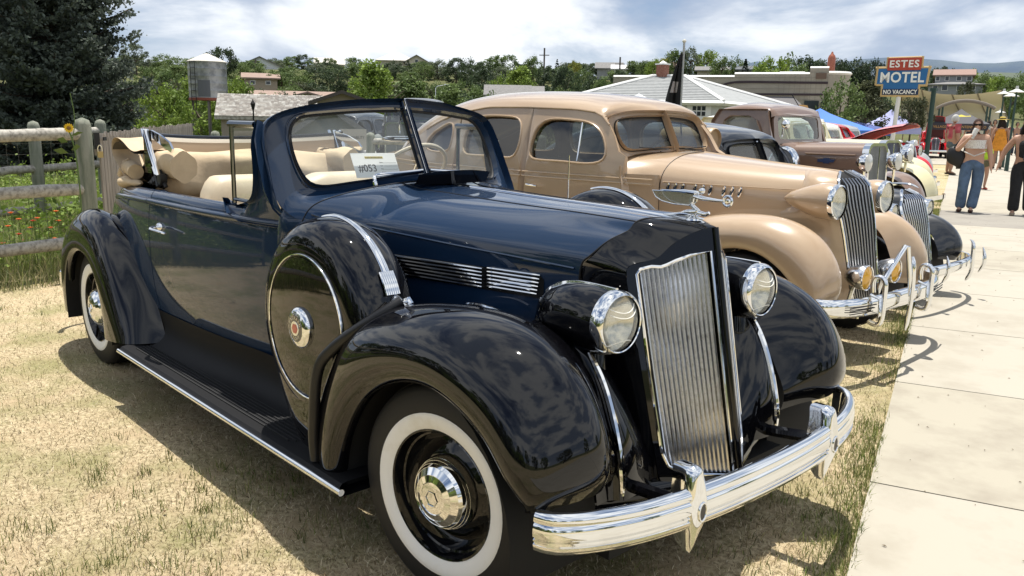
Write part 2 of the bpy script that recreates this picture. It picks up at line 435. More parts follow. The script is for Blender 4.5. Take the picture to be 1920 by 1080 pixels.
def build_walk():
    w = empty('pavement', (0, 0, 0)); tag(w, kind='structure')
    edges = [-3.4, -1.9, -.41, .79, 2.32, 3.82, 5.33, 6.85, 8.4, 9.9, 10.95, 13.25, 15.6, 18.5, 22, 26]
    cols = [0, 5.2, 9.5, 14]
    for i in range(len(edges)-1):
        for j in range(len(cols)-1):
            a0, a1 = edges[i]+.005, edges[i+1]-.005; b0, b1 = cols[j]+(0 if j == 0 else .006), cols[j+1]-.006
            m = MB(); nb = 6
            top = [[(*walk(a, b), gzf(*walk(a, b))+.022) for b in np.linspace(b0, b1, nb)] for a in (a0, a1)]
            m.grid(top, flip=False)
            t = np.array(top); lo = t.copy(); lo[:, :, 2] -= .09
            m.grid([t[0], lo[0]], flip=False); m.grid([t[1], lo[1]], flip=True); m.grid([t[:, 0], lo[:, 0]], flip=True); m.grid([t[:, -1], lo[:, -1]], flip=False)
            m.obj('concrete_slab', M_conc2 if edges[i] == 10.95 else (M_conc3 if (i*3+j) % 4 == 1 else M_conc), w, smooth=False)
    # base showing dark in the joints and the far plaza
    m = MB(); m.grid([[(*walk(a, b), gzf(*walk(a, b))+.004) for b in np.linspace(.01, 14, 8)] for a in np.linspace(-3.4, 26, 30)]); m.obj('joint_filler', mat('joint_dark', (.10, .09, .075), .9), w, smooth=False)
    m = MB(); A = [[(*walk(a, b), gzf(*walk(a, b))+.014) for b in np.linspace(-9 if a > 34 else 0, 26, 12)] for a in np.linspace(26, 62, 24)]; m.grid(A); m.obj('plaza', M_conc, kind='structure', smooth=False)
build_walk()
def build_cracks():
    r = random.Random(9)
    for k in range(9):
        a, b = r.uniform(-.5, 9), r.uniform(.3, 3); P = []; ang = r.uniform(-.6, .6)
        for i in range(int(r.uniform(6, 16))):
            q = walk(a, b); P.append((q[0], q[1], gzf(*q)+.0225)); ang += r.uniform(-.5, .5); a += .05*math.sin(ang); b += .06*math.cos(ang)
        m = MB(); m.tube(P, [.0016+.001*r.random() for _ in P], 4); m.obj('concrete_crack', MATS['joint_dark'], bpy.data.objects['pavement'])
    m = MB()
    for k in range(260):
        a, b = r.uniform(-1, 12), abs(r.gauss(0, 1.1))+.02; q = walk(a, b); z = gzf(*q)+.024; s_ = r.uniform(.003, .011); t = r.uniform(0, 6.28); c, sn = math.cos(t)*s_, math.sin(t)*s_
        m.add([(q[0]-c, q[1]-sn, z), (q[0]+sn*.4, q[1]-c*.4, z+.004), (q[0]+c, q[1]+sn, z+.001), (q[0]-sn*.4, q[1]+c*.4, z+.003)], [(0, 1, 2, 3)])
    m.obj('path_debris', mat('brown_debris', (.13, .10, .06), .9), smooth=False, kind='stuff')
build_cracks()

# ---------------------------------------------------------------- grass
def blades(name, P, h, wdt, lean, cols, kind='stuff', parent=None, seed=1, seg=2, label=None, cat=None):
    """many single blades in one mesh: P (n,2) roots, per-blade height and colour choice"""
    r = np.random.default_rng(seed); n = len(P); z = gz(P[:, 0], P[:, 1])
    a = r.uniform(0, 2*np.pi, n); ln = lean[0]+(lean[1]-lean[0])*r.random(n); H = h[0]+(h[1]-h[0])*r.random(n)**1.5
    dx, dy = np.cos(a)*ln*H, np.sin(a)*ln*H; up = H*np.sqrt(np.maximum(1-ln**2, .05))
    b = r.uniform(0, 2*np.pi, n); wx_, wy_ = np.cos(b)*wdt/2, np.sin(b)*wdt/2
    B = np.c_[P, z-.002]; V = np.empty((n, 5, 3))
    V[:, 0] = B+np.c_[wx_, wy_, 0*z]; V[:, 1] = B-np.c_[wx_, wy_, 0*z]
    M = B+np.c_[dx*.35, dy*.35, up*.62]; V[:, 2] = M-np.c_[wx_, wy_, 0*z]*.75; V[:, 3] = M+np.c_[wx_, wy_, 0*z]*.75
    V[:, 4] = B+np.c_[dx, dy, up]
    me = bpy.data.meshes.new(name); me.vertices.add(n*5); me.vertices.foreach_set('co', V.ravel())
    i0 = np.arange(n)*5; F4 = np.c_[i0, i0+1, i0+2, i0+3].ravel(); F3 = np.c_[i0+3, i0+2, i0+4].ravel()
    me.loops.add(len(F4)+len(F3)); me.loops.foreach_set('vertex_index', np.concatenate([F4, F3]).astype(np.int32))
    me.polygons.add(2*n); me.polygons.foreach_set('loop_start', np.concatenate([np.arange(n)*4, 4*n+np.arange(n)*3]).astype(np.int32))
    try: me.polygons.foreach_set('loop_total', np.concatenate([np.full(n, 4), np.full(n, 3)]).astype(np.int32))
    except Exception: pass
    me.update(calc_edges=True)
    C = np.array(cols)[r.integers(0, len(cols), n)]*r.uniform(.5, 1.3, n)[:, None]
    ca = me.color_attributes.new('col', 'FLOAT_COLOR', 'POINT'); ca.data.foreach_set('color', np.repeat(np.c_[C, np.ones(n)], 5, axis=0).ravel().astype(np.float32))
    me.materials.append(blade_mat()); o = bpy.data.objects.new(name, me); link(o, parent); return tag(o, label, cat, kind=kind)
def blade_mat():
    if 'blade' in MATS: return MATS['blade']
    m = bpy.data.materials.new('grass_blade'); m.use_nodes = True; nt = m.node_tree; b = nt.nodes['Principled BSDF']
    v = nt.nodes.new('ShaderNodeVertexColor'); v.layer_name = 'col'; nt.links.new(v.outputs[0], b.inputs['Base Color']); b.inputs['Roughness'].default_value = .7; b.inputs['Specular IOR Level'].default_value = .25
    tr = nt.nodes.new('ShaderNodeBsdfTranslucent'); nt.links.new(v.outputs[0], tr.inputs[0]); mx = nt.nodes.new('ShaderNodeMixShader'); mx.inputs[0].default_value = .3
    nt.links.new(b.outputs[0], mx.inputs[1]); nt.links.new(tr.outputs[0], mx.inputs[2]); nt.links.new(mx.outputs[0], nt.nodes['Material Output'].inputs[0]); MATS['blade'] = m; return m
def build_grass():
    r = np.random.default_rng(3)
    def on_lawn(P):
        b = (P-O_)@P_; return (b < -.005) & (fence_side(P[:, 0], P[:, 1]) < .3)
    # straw mat, denser near the viewpoint
    n = 240000; d = 1.4+11*r.random(n)**1.35; a = np.radians(r.uniform(92, 178, n)); P = np.c_[2.02+d*np.cos(a), -2.32+d*np.sin(a)]
    P = P[on_lawn(P)]
    blades('dry_grass', P, (.012, .042), .0032, (.5, .97), [(.64, .54, .37), (.54, .45, .29), (.76, .67, .49), (.22, .16, .09), (.34, .27, .16), (.28, .25, .11)], seed=4)
    # green tufts
    T = []; C = []
    n = 2600; d = 1.5+12*r.random(n)**1.2; a = np.radians(r.uniform(92, 178, n)); Q = np.c_[2.02+d*np.cos(a), -2.32+d*np.sin(a)]; Q = Q[on_lawn(Q)]
    from mathutils import noise as N
    for q in Q:
        v = N.noise(Vector((q[0]*.9, q[1]*.9, .3)))+.6*N.noise(Vector((q[0]*2.7, q[1]*2.7, 4.3)))
        k = int(max(0, (v+.22))*40)
        if k: T.append(q+r.normal(0, .022+.02*r.random(), (k, 2)))
    P = np.vstack(T); P = P[on_lawn(P)]
    blades('green_grass_tufts', P, (.02, .075), .0034, (.1, .8), [(.14, .19, .05), (.20, .24, .07), (.26, .27, .09), (.11, .14, .04), (.38, .34, .16)], seed=5)
    # lusher strip along the edge of the concrete
    n = 24000; s_ = r.uniform(-1.2, 16, n); w_ = -np.abs(r.normal(0, .095, n))+.015; keep = (np.sin(s_*2.1)+np.sin(s_*5.3+1)*.7+r.normal(0, .5, n)) >= -.2
    P = O_+np.outer(s_, E_)+np.outer(w_, P_); P = P[keep]
    blades('edge_grass', P, (.02, .07), .0034, (.1, .75), [(.16, .22, .05), (.24, .29, .08), (.31, .33, .11), (.42, .38, .18), (.13, .17, .05)], seed=6)
    # small fallen leaves and stones on the lawn
    m = MB()
    for k in range(90):
        d = 1.6+6*r.random(); a = math.radians(r.uniform(100, 178)); x, y = 2.02+d*math.cos(a), -2.32+d*math.sin(a)
        if (np.array([x, y])-O_)@P_ > 0: continue
        s_ = r.uniform(.006, .014); t = r.uniform(0, 6.28); c, sn = math.cos(t)*s_, math.sin(t)*s_
        m.add([(x-c, y-sn, gzf(x, y)+.014), (x+sn*.5, y-c*.5, .02+gzf(x, y)), (x+c, y+sn, gzf(x, y)+.016), (x-sn*.5, y+c*.5, gzf(x, y)+.024)], [(0, 1, 2, 3)])
    m.obj('leaf_litter', mat('brown_leaf', (.12, .07, .03), .8), smooth=False, kind='stuff')
    # taller meadow beyond the fence
    n = 200000; x = r.uniform(-24, -6.2, n); y = r.uniform(-6.5, 7, n); P = np.c_[x, y]; f = fence_side(x, y); P = P[(f > .12) & (r.random(n) < np.exp(-np.maximum(f-4, 0)/5))]
    k = np.array([N.noise(Vector((p[0]*.5, p[1]*.5, 1))) for p in P[:, :]])
    P1 = P[k > -.1]; P2 = P[k <= -.1]
    blades('meadow_grass', P1, (.12, .50), .010, (.1, .6), [(.26, .34, .09), (.36, .43, .13), (.44, .46, .19), (.50, .47, .24), (.17, .25, .06)], seed=8)
    blades('meadow_weeds', P2, (.08, .38), .014, (.1, .7), [(.18, .24, .07), (.26, .31, .10), (.45, .41, .20), (.30, .34, .13)], seed=9)
    n = 30000; x = r.uniform(-9, -5.4, n); y = r.uniform(-4.5, 1.5, n); f = fence_side(x, y); P = np.c_[x, y][(np.abs(f) < .45)]
    blades('fence_line_grass', P, (.05, .28), .006, (.2, .8), [(.12, .16, .05), (.2, .22, .08), (.34, .31, .17)], seed=10)
build_grass()
def build_flowers():
    r = random.Random(5); pet = {'orange': mat('orange_petal', (.75, .16, .02), .6), 'red': mat('red_petal', (.6, .05, .02), .6), 'yellow': mat('yellow_petal', (.78, .55, .03), .6)}
    stem = mat('stem_green', (.10, .16, .04), .7)
    spots = [(35, 412, 'orange'), (62, 415, 'red'), (110, 415, 'orange'), (57, 428, 'orange'), (5, 457, 'orange'), (102, 448, 'orange'), (20, 400, 'orange'), (95, 428, 'orange'), (45, 452, 'red'), (105, 397, 'orange'), (52, 368, 'yellow'), (58, 370, 'yellow'), (82, 362, 'yellow'), (70, 410, 'orange'), (35, 440, 'red'), (15, 425, 'orange')]
    for i, (px, py, c) in enumerate(spots):
        D = 9.2+r.uniform(0, .7); p = spot(px, py, D); g = gzf(p.x, p.y); z = max(p.z, g+.12)
        names = {'orange': 'orange poppy', 'red': 'deep red poppy', 'yellow': 'small yellow flower'}
        o = empty('wild_flower', (p.x, p.y, g), 0, f'{names[c]} blooming in the green meadow behind the rail fence', 'flower', f'{c} flowers in the meadow behind the fence')
        m = MB(); m.tube([(0, 0, 0), (.01, .01, (z-g)*.5), (0, 0, z-g)], .003, 4); m.obj('stem', stem, o)
        m = MB(); R = .030
        for k in range(7):
            a = k*6.283/7; ca, sa = math.cos(a), math.sin(a)
            m.add([(0, 0, z-g), (ca*R*.6-sa*R*.35, sa*R*.6+ca*R*.35, z-g+.012), (ca*R, sa*R, z-g+.010), (ca*R*.6+sa*R*.35, sa*R*.6-ca*R*.35, z-g+.012)], [(0, 1, 2, 3)])
        m.lathe([(.012, 0), (.009, .014), (.0005, .016)], (0, 0, z-g), (0, 0, 1), 8); m.obj('petals', pet[c], o, smooth=False)
build_flowers()

# ---------------------------------------------------------------- trees
def leaf_mesh(name, C, size, seed, up=.3):
    """leaf quads at centres C (n,3), normals roughly random"""
    r = np.random.default_rng(seed); n = len(C)
    a = r.normal(size=(n, 3)); a[:, 2] *= .8; a /= np.linalg.norm(a, axis=1)[:, None]
    b = r.normal(size=(n, 3)); b -= a*(a*b).sum(1)[:, None]; b /= np.linalg.norm(b, axis=1)[:, None]
    s = size*r.uniform(.6, 1.4, n)[:, None]
    V = np.stack([C-a*s, C+b*s*.55, C+a*s, C-b*s*.55], 1)
    me = bpy.data.meshes.new(name); me.vertices.add(4*n); me.vertices.foreach_set('co', V.ravel())
    me.loops.add(4*n); me.loops.foreach_set('vertex_index', np.arange(4*n, dtype=np.int32)); me.polygons.add(n); me.polygons.foreach_set('loop_start', np.arange(n, dtype=np.int32)*4)
    try: me.polygons.foreach_set('loop_total', np.full(n, 4, np.int32))
    except Exception: pass
    me.update(calc_edges=True)
    k = r.uniform(.62, 1.38, n).astype(np.float32); ca = me.color_attributes.new('var', 'FLOAT_COLOR', 'POINT'); ca.data.foreach_set('color', np.repeat(np.c_[k, k, k, np.ones(n)], 4, axis=0).ravel().astype(np.float32))
    return me
def leaf_mat(name, col, col2):
    if name in MATS: return MATS[name]
    m = bpy.data.materials.new(name); m.use_nodes = True; nt = m.node_tree; L = nt.links; b = nt.nodes['Principled BSDF']
    tc = nt.nodes.new('ShaderNodeTexCoord'); o = nt.nodes.new('ShaderNodeTexNoise'); o.inputs['Scale'].default_value = 1.2; o.inputs['Detail'].default_value = 4; L.new(tc.outputs['Object'], o.inputs['Vector'])
    mr = nt.nodes.new('ShaderNodeMapRange'); mr.inputs[1].default_value = .38; mr.inputs[2].default_value = .62; L.new(o.outputs[0], mr.inputs[0])
    mx = nt.nodes.new('ShaderNodeMixRGB'); mx.inputs[1].default_value = (*col, 1); mx.inputs[2].default_value = (*col2, 1); L.new(mr.outputs[0], mx.inputs[0])
    v = nt.nodes.new('ShaderNodeVertexColor'); v.layer_name = 'var'; mu = nt.nodes.new('ShaderNodeMixRGB'); mu.blend_type = 'MULTIPLY'; mu.inputs[0].default_value = 1; L.new(mx.outputs[0], mu.inputs[1]); L.new(v.outputs[0], mu.inputs[2])
    L.new(mu.outputs[0], b.inputs['Base Color']); b.inputs['Roughness'].default_value = .6; b.inputs['Specular IOR Level'].default_value = .3
    tr = nt.nodes.new('ShaderNodeBsdfTranslucent'); L.new(mu.outputs[0], tr.inputs[0]); ms = nt.nodes.new('ShaderNodeMixShader'); ms.inputs[0].default_value = .3
    L.new(b.outputs[0], ms.inputs[1]); L.new(tr.outputs[0], ms.inputs[2]); L.new(ms.outputs[0], nt.nodes['Material Output'].inputs[0]); MATS[name] = m; return m
LEAF = {'bright': leaf_mat('bright_leaf', (.24, .32, .06), (.14, .21, .04)), 'mid': leaf_mat('mid_leaf', (.15, .205, .065), (.09, .135, .045)),
        'dark': leaf_mat('dark_leaf', (.075, .108, .05), (.045, .068, .036)), 'grey': leaf_mat('grey_leaf', (.15, .18, .11), (.10, .125, .075)),
        'yellow': leaf_mat('yellow_leaf', (.28, .28, .05), (.17, .20, .05)), 'olive': leaf_mat('olive_leaf', (.095, .105, .05), (.06, .07, .035)),
        'conifer': leaf_mat('conifer_needle', (.022, .038, .026), (.035, .052, .03)), 'spruce': leaf_mat('spruce_needle', (.12, .145, .115), (.055, .07, .055))}
M_bark = mat('bark', (.11, .085, .06), .9, noise=(14, (.06, .045, .035), .4, .7), bump=(30, .5, .02))
def crown_points(seed, n, nclump, shape):
    r = np.random.default_rng(seed); out = []
    for k in range(nclump):
        while True:
            p = r.uniform(-1, 1, 3)
            if np.linalg.norm(p) < 1: break
        q = p/np.linalg.norm(p)*np.linalg.norm(p)**.45
        if shape == 'round': c = np.array([q[0]*.80, q[1]*.80, 1.02+q[2]*.80]); rad = r.uniform(.14, .30)
        elif shape == 'tall': c = np.array([q[0]*.62, q[1]*.62, 1.28+q[2]*1.10]); rad = r.uniform(.13, .26)
        elif shape == 'spread': c = np.array([q[0]*.88, q[1]*.88, 1.25+q[2]*.45]); rad = r.uniform(.12, .24)
        elif shape == 'flame':
            h = r.random()**.9; c = np.array([q[0], q[1], 0])*(.15+.72*(1-h)**.7*min(1, h*6+.4)); c[2] = .35+h*1.75; rad = r.uniform(.10, .2)
        elif shape == 'cone':
            h = r.random()**1.3; a = r.uniform(0, 6.28); rr = .62*(1-h)**.9*r.uniform(.55, 1); c = np.array([rr*math.cos(a), rr*math.sin(a), .2+2.2*h]); rad = .05+.12*(1-h)
        m = int(n/nclump); g = r.normal(size=(m, 3)); g /= np.linalg.norm(g, axis=1)[:, None]; g *= (rad*r.random(m)**.5)[:, None]
        if shape == 'cone': g[:, 2] *= .5
        out.append(c+g)
    return np.vstack(out)
def trunk_mesh(seed, limbs=7, h=1.3, r0=.06):
    r = random.Random(seed); m = MB(); P = [(0, 0, -.15)]
    for k in range(1, 6): P.append((P[-1][0]+r.uniform(-.03, .03), P[-1][1]+r.uniform(-.03, .03), h*k/5))
    P = nspline(P, 12); m.tube(P, np.linspace(r0, r0*.35, 12), 8)
    for k in range(limbs):
        b = P[r.randint(4, 10)]; a = r.uniform(0, 6.28); l = r.uniform(.35, .7)
        m.tube([b, b+np.array([math.cos(a)*l*.5, math.sin(a)*l*.5, l*.35]), b+np.array([math.cos(a)*l, math.sin(a)*l, l*.8])], [r0*.45, r0*.3, r0*.1], 5)
    return m.mesh('trunk')
TREE_KINDS = {}
for nm, shape, n, ncl, sz, v in (('round', 'round', 4200, 60, .045, 3), ('tall', 'tall', 4200, 60, .045, 2), ('spread', 'spread', 3400, 50, .045, 1), ('flame', 'flame', 5200, 90, .04, 1), ('cone', 'cone', 3600, 110, .035, 2)):
    for i in range(v): TREE_KINDS[(nm, i)] = (leaf_mesh('crown', crown_points(hash((nm, i)) % 97+i if False else len(TREE_KINDS)*13+5, n, ncl, shape), sz, len(TREE_KINDS)+20), trunk_mesh(len(TREE_KINDS)+3, 7, 1.3 if nm != 'cone' else 1.9, .06 if nm != 'cone' else .04))
HB = {'round': 1.95, 'tall': 2.5, 'spread': 1.85, 'flame': 2.2, 'cone': 2.5}; HW = {'round': .84, 'tall': .68, 'spread': .9, 'flame': .60, 'cone': .55}
_tn = 0
def tree(px, top, hw, D, kind, colr, label, group=None, cat='tree', name=None, lift=None):
    """a tree whose top shows at (px, top) and whose crown is hw pixels to each side, standing on the ground at distance D"""
    global _tn; _tn += 1; r = random.Random(_tn)
    p = spot(px, top, D); g = gzf(p.x, p.y)-(.25 if D > 60 else 0); H = max(p.z-g, 1.5); W = max(hw/1557.6*D*1.05, H*(.20 if kind == 'cone' else .30))
    v = r.choice([k for k in TREE_KINDS if k[0] == kind]); cm, tm = TREE_KINDS[v]
    o = empty(name or {'cone': 'conifer_tree'}.get(kind, 'broadleaf_tree'), (p.x, p.y, g), r.uniform(0, 6.28), label, cat, group)
    for nm, me, mt in (('crown', cm, LEAF[colr]), ('trunk', tm, M_bark)):
        if not me.materials: me.materials.append(mt)
        c = bpy.data.objects.new(nm, me); link(c, o); sx = W/HW[kind]; sz = H/HB[kind]*1.0
        if nm == 'trunk': sx = min(sx, sz*1.3)
        c.scale = (sx, sx, sz); c.material_slots[0].link = 'OBJECT'; c.material_slots[0].material = mt
    return o
def build_weeds():
    r = np.random.default_rng(77); C = []
    for k in range(1500):
        x, y = r.uniform(-17, -6.6), r.uniform(-6.5, 4.5)
        if fence_side(x, y) < .35: continue
        h = r.uniform(.12, .62)*(.6+.5*math.sin(x*1.3)*math.cos(y*1.7)+.3); n = int(14+34*h); g = gzf(x, y)
        q = np.c_[x+r.normal(0, .07+.05*h, n), y+r.normal(0, .07+.05*h, n), g+h*r.random(n)**.7]; C.append(q)
    me = leaf_mesh('meadow_leaves', np.vstack(C), .035, 5); me.materials.append(LEAF['bright']); o = bpy.data.objects.new('meadow_plants', me); link(o); tag(o, kind='stuff')
build_weeds()
def build_spruce():
    p = spot(106, 240, 24.0); g = gzf(p.x, p.y); o = empty('blue_spruce', (p.x, p.y, g), .3, 'huge dark spruce filling the left of the picture behind the meadow', 'tree')
    r = np.random.default_rng(12); H = 10.6; m = MB(); m.tube([(0, 0, -.2), (.05, .02, 3), (0, .05, 7), (0, 0, H)], [.26, .2, .11, .02], 10); C = []; bt = MB()
    z = .35
    while z < H-.2:
        t = z/H; R = 2.42*(1-t)**.62*min(1, .80+t*1.6)
        nb = int(8+7*(1-t)); a0 = r.uniform(0, 6.28)
        for k in range(nb):
            a = a0+k*6.283/nb+r.normal(0, .16); L_ = R*r.uniform(.66, 1.13); droop = r.uniform(.10, .34)
            n = max(5, int(L_*16)); s = np.linspace(.12, 1, n)
            ca, sa = math.cos(a), math.sin(a)
            bz = z-droop*L_*s+.34*L_*s**2.6+r.normal(0, .03)
            bx = ca*L_*s; by = sa*L_*s
            if k % 2 == 0: bt.tube(np.c_[bx, by, bz][::max(1, n//4)], .02, 4, cap=False)
            for i in range(n):
                w = .30*L_*(s[i]*(1.15-s[i]*.8))+.07; mm = int(5+11*min(1, s[i]*1.6))
                u = r.normal(0, 1, (mm, 3)); q = np.array([bx[i], by[i], bz[i]])+np.outer(u[:, 0]*w*.55, [-sa, ca, 0])+np.outer(u[:, 1]*.07, [ca, sa, 0])
                q[:, 2] += np.abs(u[:, 2])*-.055-np.abs(u[:, 0])*w*.22; C.append(q)
        z += .19+.06*r.random()
    C = np.vstack(C)
    me = leaf_mesh('crown', C, .055, 7); me.materials.append(LEAF['spruce']); c = bpy.data.objects.new('crown', me); link(c, o)
    m.obj('trunk', M_bark, o); bt.obj('branches', M_bark, o, kind='stuff')
build_spruce()
TL = [
 (300, 152, 46, 34, 'round', 'bright', 'bright green bushy tree right beside the big spruce'), (372, 138, 40, 55, 'tall', 'bright', 'bright green tree directly behind the water tower legs'),
 (437, 140, 20, 60, 'round', 'bright', 'small yellow green tree just right of the water tower tank'), (252, 80, 24, 115, 'tall', 'grey', 'grey green rounded tree touching the spruce on the skyline'),
 (305, 101, 22, 120, 'round', 'mid', 'skyline tree between the spruce and the tower with pointed top'), (332, 106, 22, 112, 'round', 'mid', 'round tree whose crown touches the left side of the tower roof'),
 (282, 122, 26, 95, 'spread', 'mid', 'low spreading tree above the bright tree by the spruce'), (318, 128, 30, 88, 'round', 'mid', 'broad mid green tree left of the tower tank'),
 (412, 85, 27, 100, 'spread', 'dark', 'tall dark open crowned tree rising behind the tower roof'), (447, 112, 22, 105, 'round', 'mid', 'mid green tree between the tower and the white gable house'),
 (516, 108, 16, 150, 'round', 'grey', 'lone grey green round tree on the skyline right of the white gable'), (546, 103, 13, 145, 'tall', 'mid', 'narrow skyline tree, left one of the three tall ones'),
 (567, 99, 12, 145, 'tall', 'dark', 'darkest tall narrow tree standing on the skyline'), (587, 107, 12, 140, 'tall', 'mid', 'narrow tree right of the darkest tall one on the skyline'),
 (618, 107, 14, 160, 'spread', 'mid', 'little tree cresting over the flat cream house roof'), (527, 133, 30, 98, 'spread', 'mid', 'wide green tree behind the terracotta roof'), (562, 140, 26, 92, 'spread', 'mid', 'low green tree above the middle of the terracotta roof'),
 (592, 124, 20, 108, 'round', 'dark', 'dark tree right of the wide green one'), (612, 128, 16, 104, 'tall', 'dark', 'slim dark tree with bare lower trunk left of the bright maple'), (634, 122, 22, 100, 'round', 'dark', 'large dark tree just left of the bright maple'),
 (663, 106, 17, 125, 'round', 'mid', 'skyline tree directly above the bright maple'), (697, 114, 45, 52, 'flame', 'bright', 'bright lime green maple standing above the windshield'), (771, 142, 24, 56, 'flame', 'mid', 'smaller green tree right of the lime green maple'),
 (738, 113, 20, 118, 'round', 'dark', 'dark tree in front of the big cream house'), (765, 112, 14, 122, 'cone', 'dark', 'pointed dark tree at the right end of the cream house'), (795, 116, 18, 118, 'round', 'mid', 'mid green tree right of the pointed dark one'),
 (822, 111, 22, 120, 'round', 'grey', 'grey green broad tree over the windshield corner'), (845, 158, 30, 52, 'flame', 'mid', 'low young tree directly above the left end of the tan roof'), (856, 106, 22, 112, 'tall', 'dark', 'tall dark tree above the young tree at the tan roof'),
 (882, 108, 22, 106, 'round', 'dark', 'dark round tree in the middle of the belt'), (905, 113, 22, 98, 'tall', 'dark', 'deep green tree behind the low brown shed'), (930, 101, 20, 108, 'tall', 'mid', 'tallest tree of the middle belt left of the utility pole'),
 (954, 100, 18, 108, 'tall', 'mid', 'tall tree second left of the utility pole'), (975, 124, 18, 78, 'flame', 'bright', 'yellow green young tree in front of the belt'), (940, 138, 20, 82, 'round', 'bright', 'light green tree beside the young yellow green one'),
 (1000, 102, 18, 112, 'round', 'mid', 'tree next to the left side of the utility pole'), (1025, 120, 20, 92, 'tall', 'dark', 'dark shaggy tree below the utility pole'), (1045, 109, 10, 120, 'cone', 'conifer', 'small pointed conifer right of the utility pole'),
 (1062, 120, 20, 88, 'round', 'dark', 'dark clump of tree in front of the yellow one'), (1078, 111, 12, 118, 'round', 'yellow', 'yellow leaved tree left of the hip roofed house'), (1092, 125, 16, 95, 'round', 'mid', 'round tree right of the yellow leaved one'),
 (1112, 138, 20, 80, 'round', 'dark', 'low dark tree where the grey roof begins'), (1133, 142, 18, 78, 'round', 'mid', 'bushy tree above the left end of the diner wall'), (1160, 128, 14, 110, 'round', 'dark', 'small dark tree by the grey roofed bungalow'),
 (1187, 110, 13, 118, 'tall', 'mid', 'green tree left of the brick chimney on the skyline'), (1206, 113, 12, 112, 'round', 'mid', 'round tree just left of the brick chimney'), (1228, 107, 14, 110, 'round', 'bright', 'light green tree behind the brick chimney'),
 (1247, 104, 11, 118, 'tall', 'yellow', 'yellowish tree behind the flagpole top'), (1268, 90, 20, 112, 'round', 'mid', 'tall full tree hidden partly by the flagpole'), (1298, 86, 24, 112, 'round', 'grey', 'highest cottonwood on the skyline right of the flagpole'), (1327, 91, 22, 112, 'round', 'bright', 'light green cottonwood right of the highest one'),
 (1356, 102, 15, 105, 'round', 'mid', 'round mid green tree above the diner roof step'), (1384, 105, 15, 105, 'round', 'mid', 'round tree left of the little conifer over the diner'), (1399, 107, 9, 100, 'cone', 'conifer', 'single small blue conifer over the diner roof'),
 (1450, 101, 22, 75, 'round', 'bright', 'bright broad tree behind the diner roof'), (1484, 102, 22, 78, 'round', 'mid', 'green tree behind the diner tower, left one'), (1514, 101, 16, 90, 'round', 'dark', 'dark tree left of the red neon pillar'), (1540, 108, 16, 92, 'tall', 'dark', 'dark tree behind the red neon pillar'),
 (1580, 106, 20, 95, 'round', 'dark', 'dark pine like tree right of the red neon pillar'), (1607, 105, 20, 95, 'round', 'dark', 'dark tree midway between the pillar and the motel sign'), (1636, 107, 20, 95, 'round', 'conifer', 'blackish tree touching the left side of the motel sign'),
 (1582, 146, 28, 40, 'round', 'mid', 'sunlit green tree beside the end of the diner'), (1628, 150, 22, 42, 'flame', 'olive', 'slender olive tree left of the motel sign pole'), (1650, 172, 22, 46, 'round', 'dark', 'dark leafy tree under the motel sign'), (1716, 178, 24, 44, 'spread', 'olive', 'olive tree right of the motel sign pole'),
 (1755, 128, 10, 140, 'round', 'dark', 'dark tree between the motel sign and the stone house'), (1772, 122, 14, 150, 'spread', 'dark', 'dark tree crowning the stone house roof'), (1826, 130, 14, 135, 'round', 'bright', 'fresh green tree right of the stone house'),
 (1850, 134, 18, 125, 'round', 'mid', 'round tree further right of the stone house'), (1878, 138, 20, 115, 'round', 'bright', 'green tree above the tip of the fabric canopy'), (1905, 142, 22, 105, 'round', 'mid', 'mid green tree at the right border on the hillside'),
 (1815, 150, 12, 120, 'round', 'olive', 'small olive bush tree below the stone house'), (1895, 165, 26, 70, 'spread', 'mid', 'leafy tree behind the lamp posts at the right border')]
for t in TL: tree(*t)
# the belt continues behind: individually placed trees nothing tells apart
_r = random.Random(44)
for k in range(78):
    px = _r.uniform(-240, 1240); D = _r.uniform(100, 165); top = 124+_r.uniform(-10, 16)-(px > 400)*4
    tree(px, top, _r.uniform(15, 26)*1.2, D, _r.choice(['round', 'round', 'tall', 'spread']), _r.choice(['mid', 'dark', 'mid', 'dark', 'grey']), 'one of the many background trees filling the wooded hillside', 'background trees on the wooded hillside')
for k in range(26):
    px = _r.uniform(1290, 2250); D = _r.uniform(120, 180); tree(px, 141+_r.uniform(-6, 12), _r.uniform(16, 24)*1.2, D, 'round', _r.choice(['mid', 'dark', 'bright']), 'one of the many background trees on the slope behind the plaza', 'background trees on the slope behind the plaza')
for k in range(90):
    px = 215+k*11.5+_r.uniform(-8, 8); D = _r.uniform(56, 96); tree(px, (156 if D > 75 else 176)+_r.uniform(-9, 9), _r.uniform(20, 30)*1.15, D, 'round', _r.choice(['mid', 'dark', 'mid', 'olive']), 'one of the low bushes along the foot of the wooded hillside', 'low bushes at the foot of the hillside', cat='bush', name='bush')

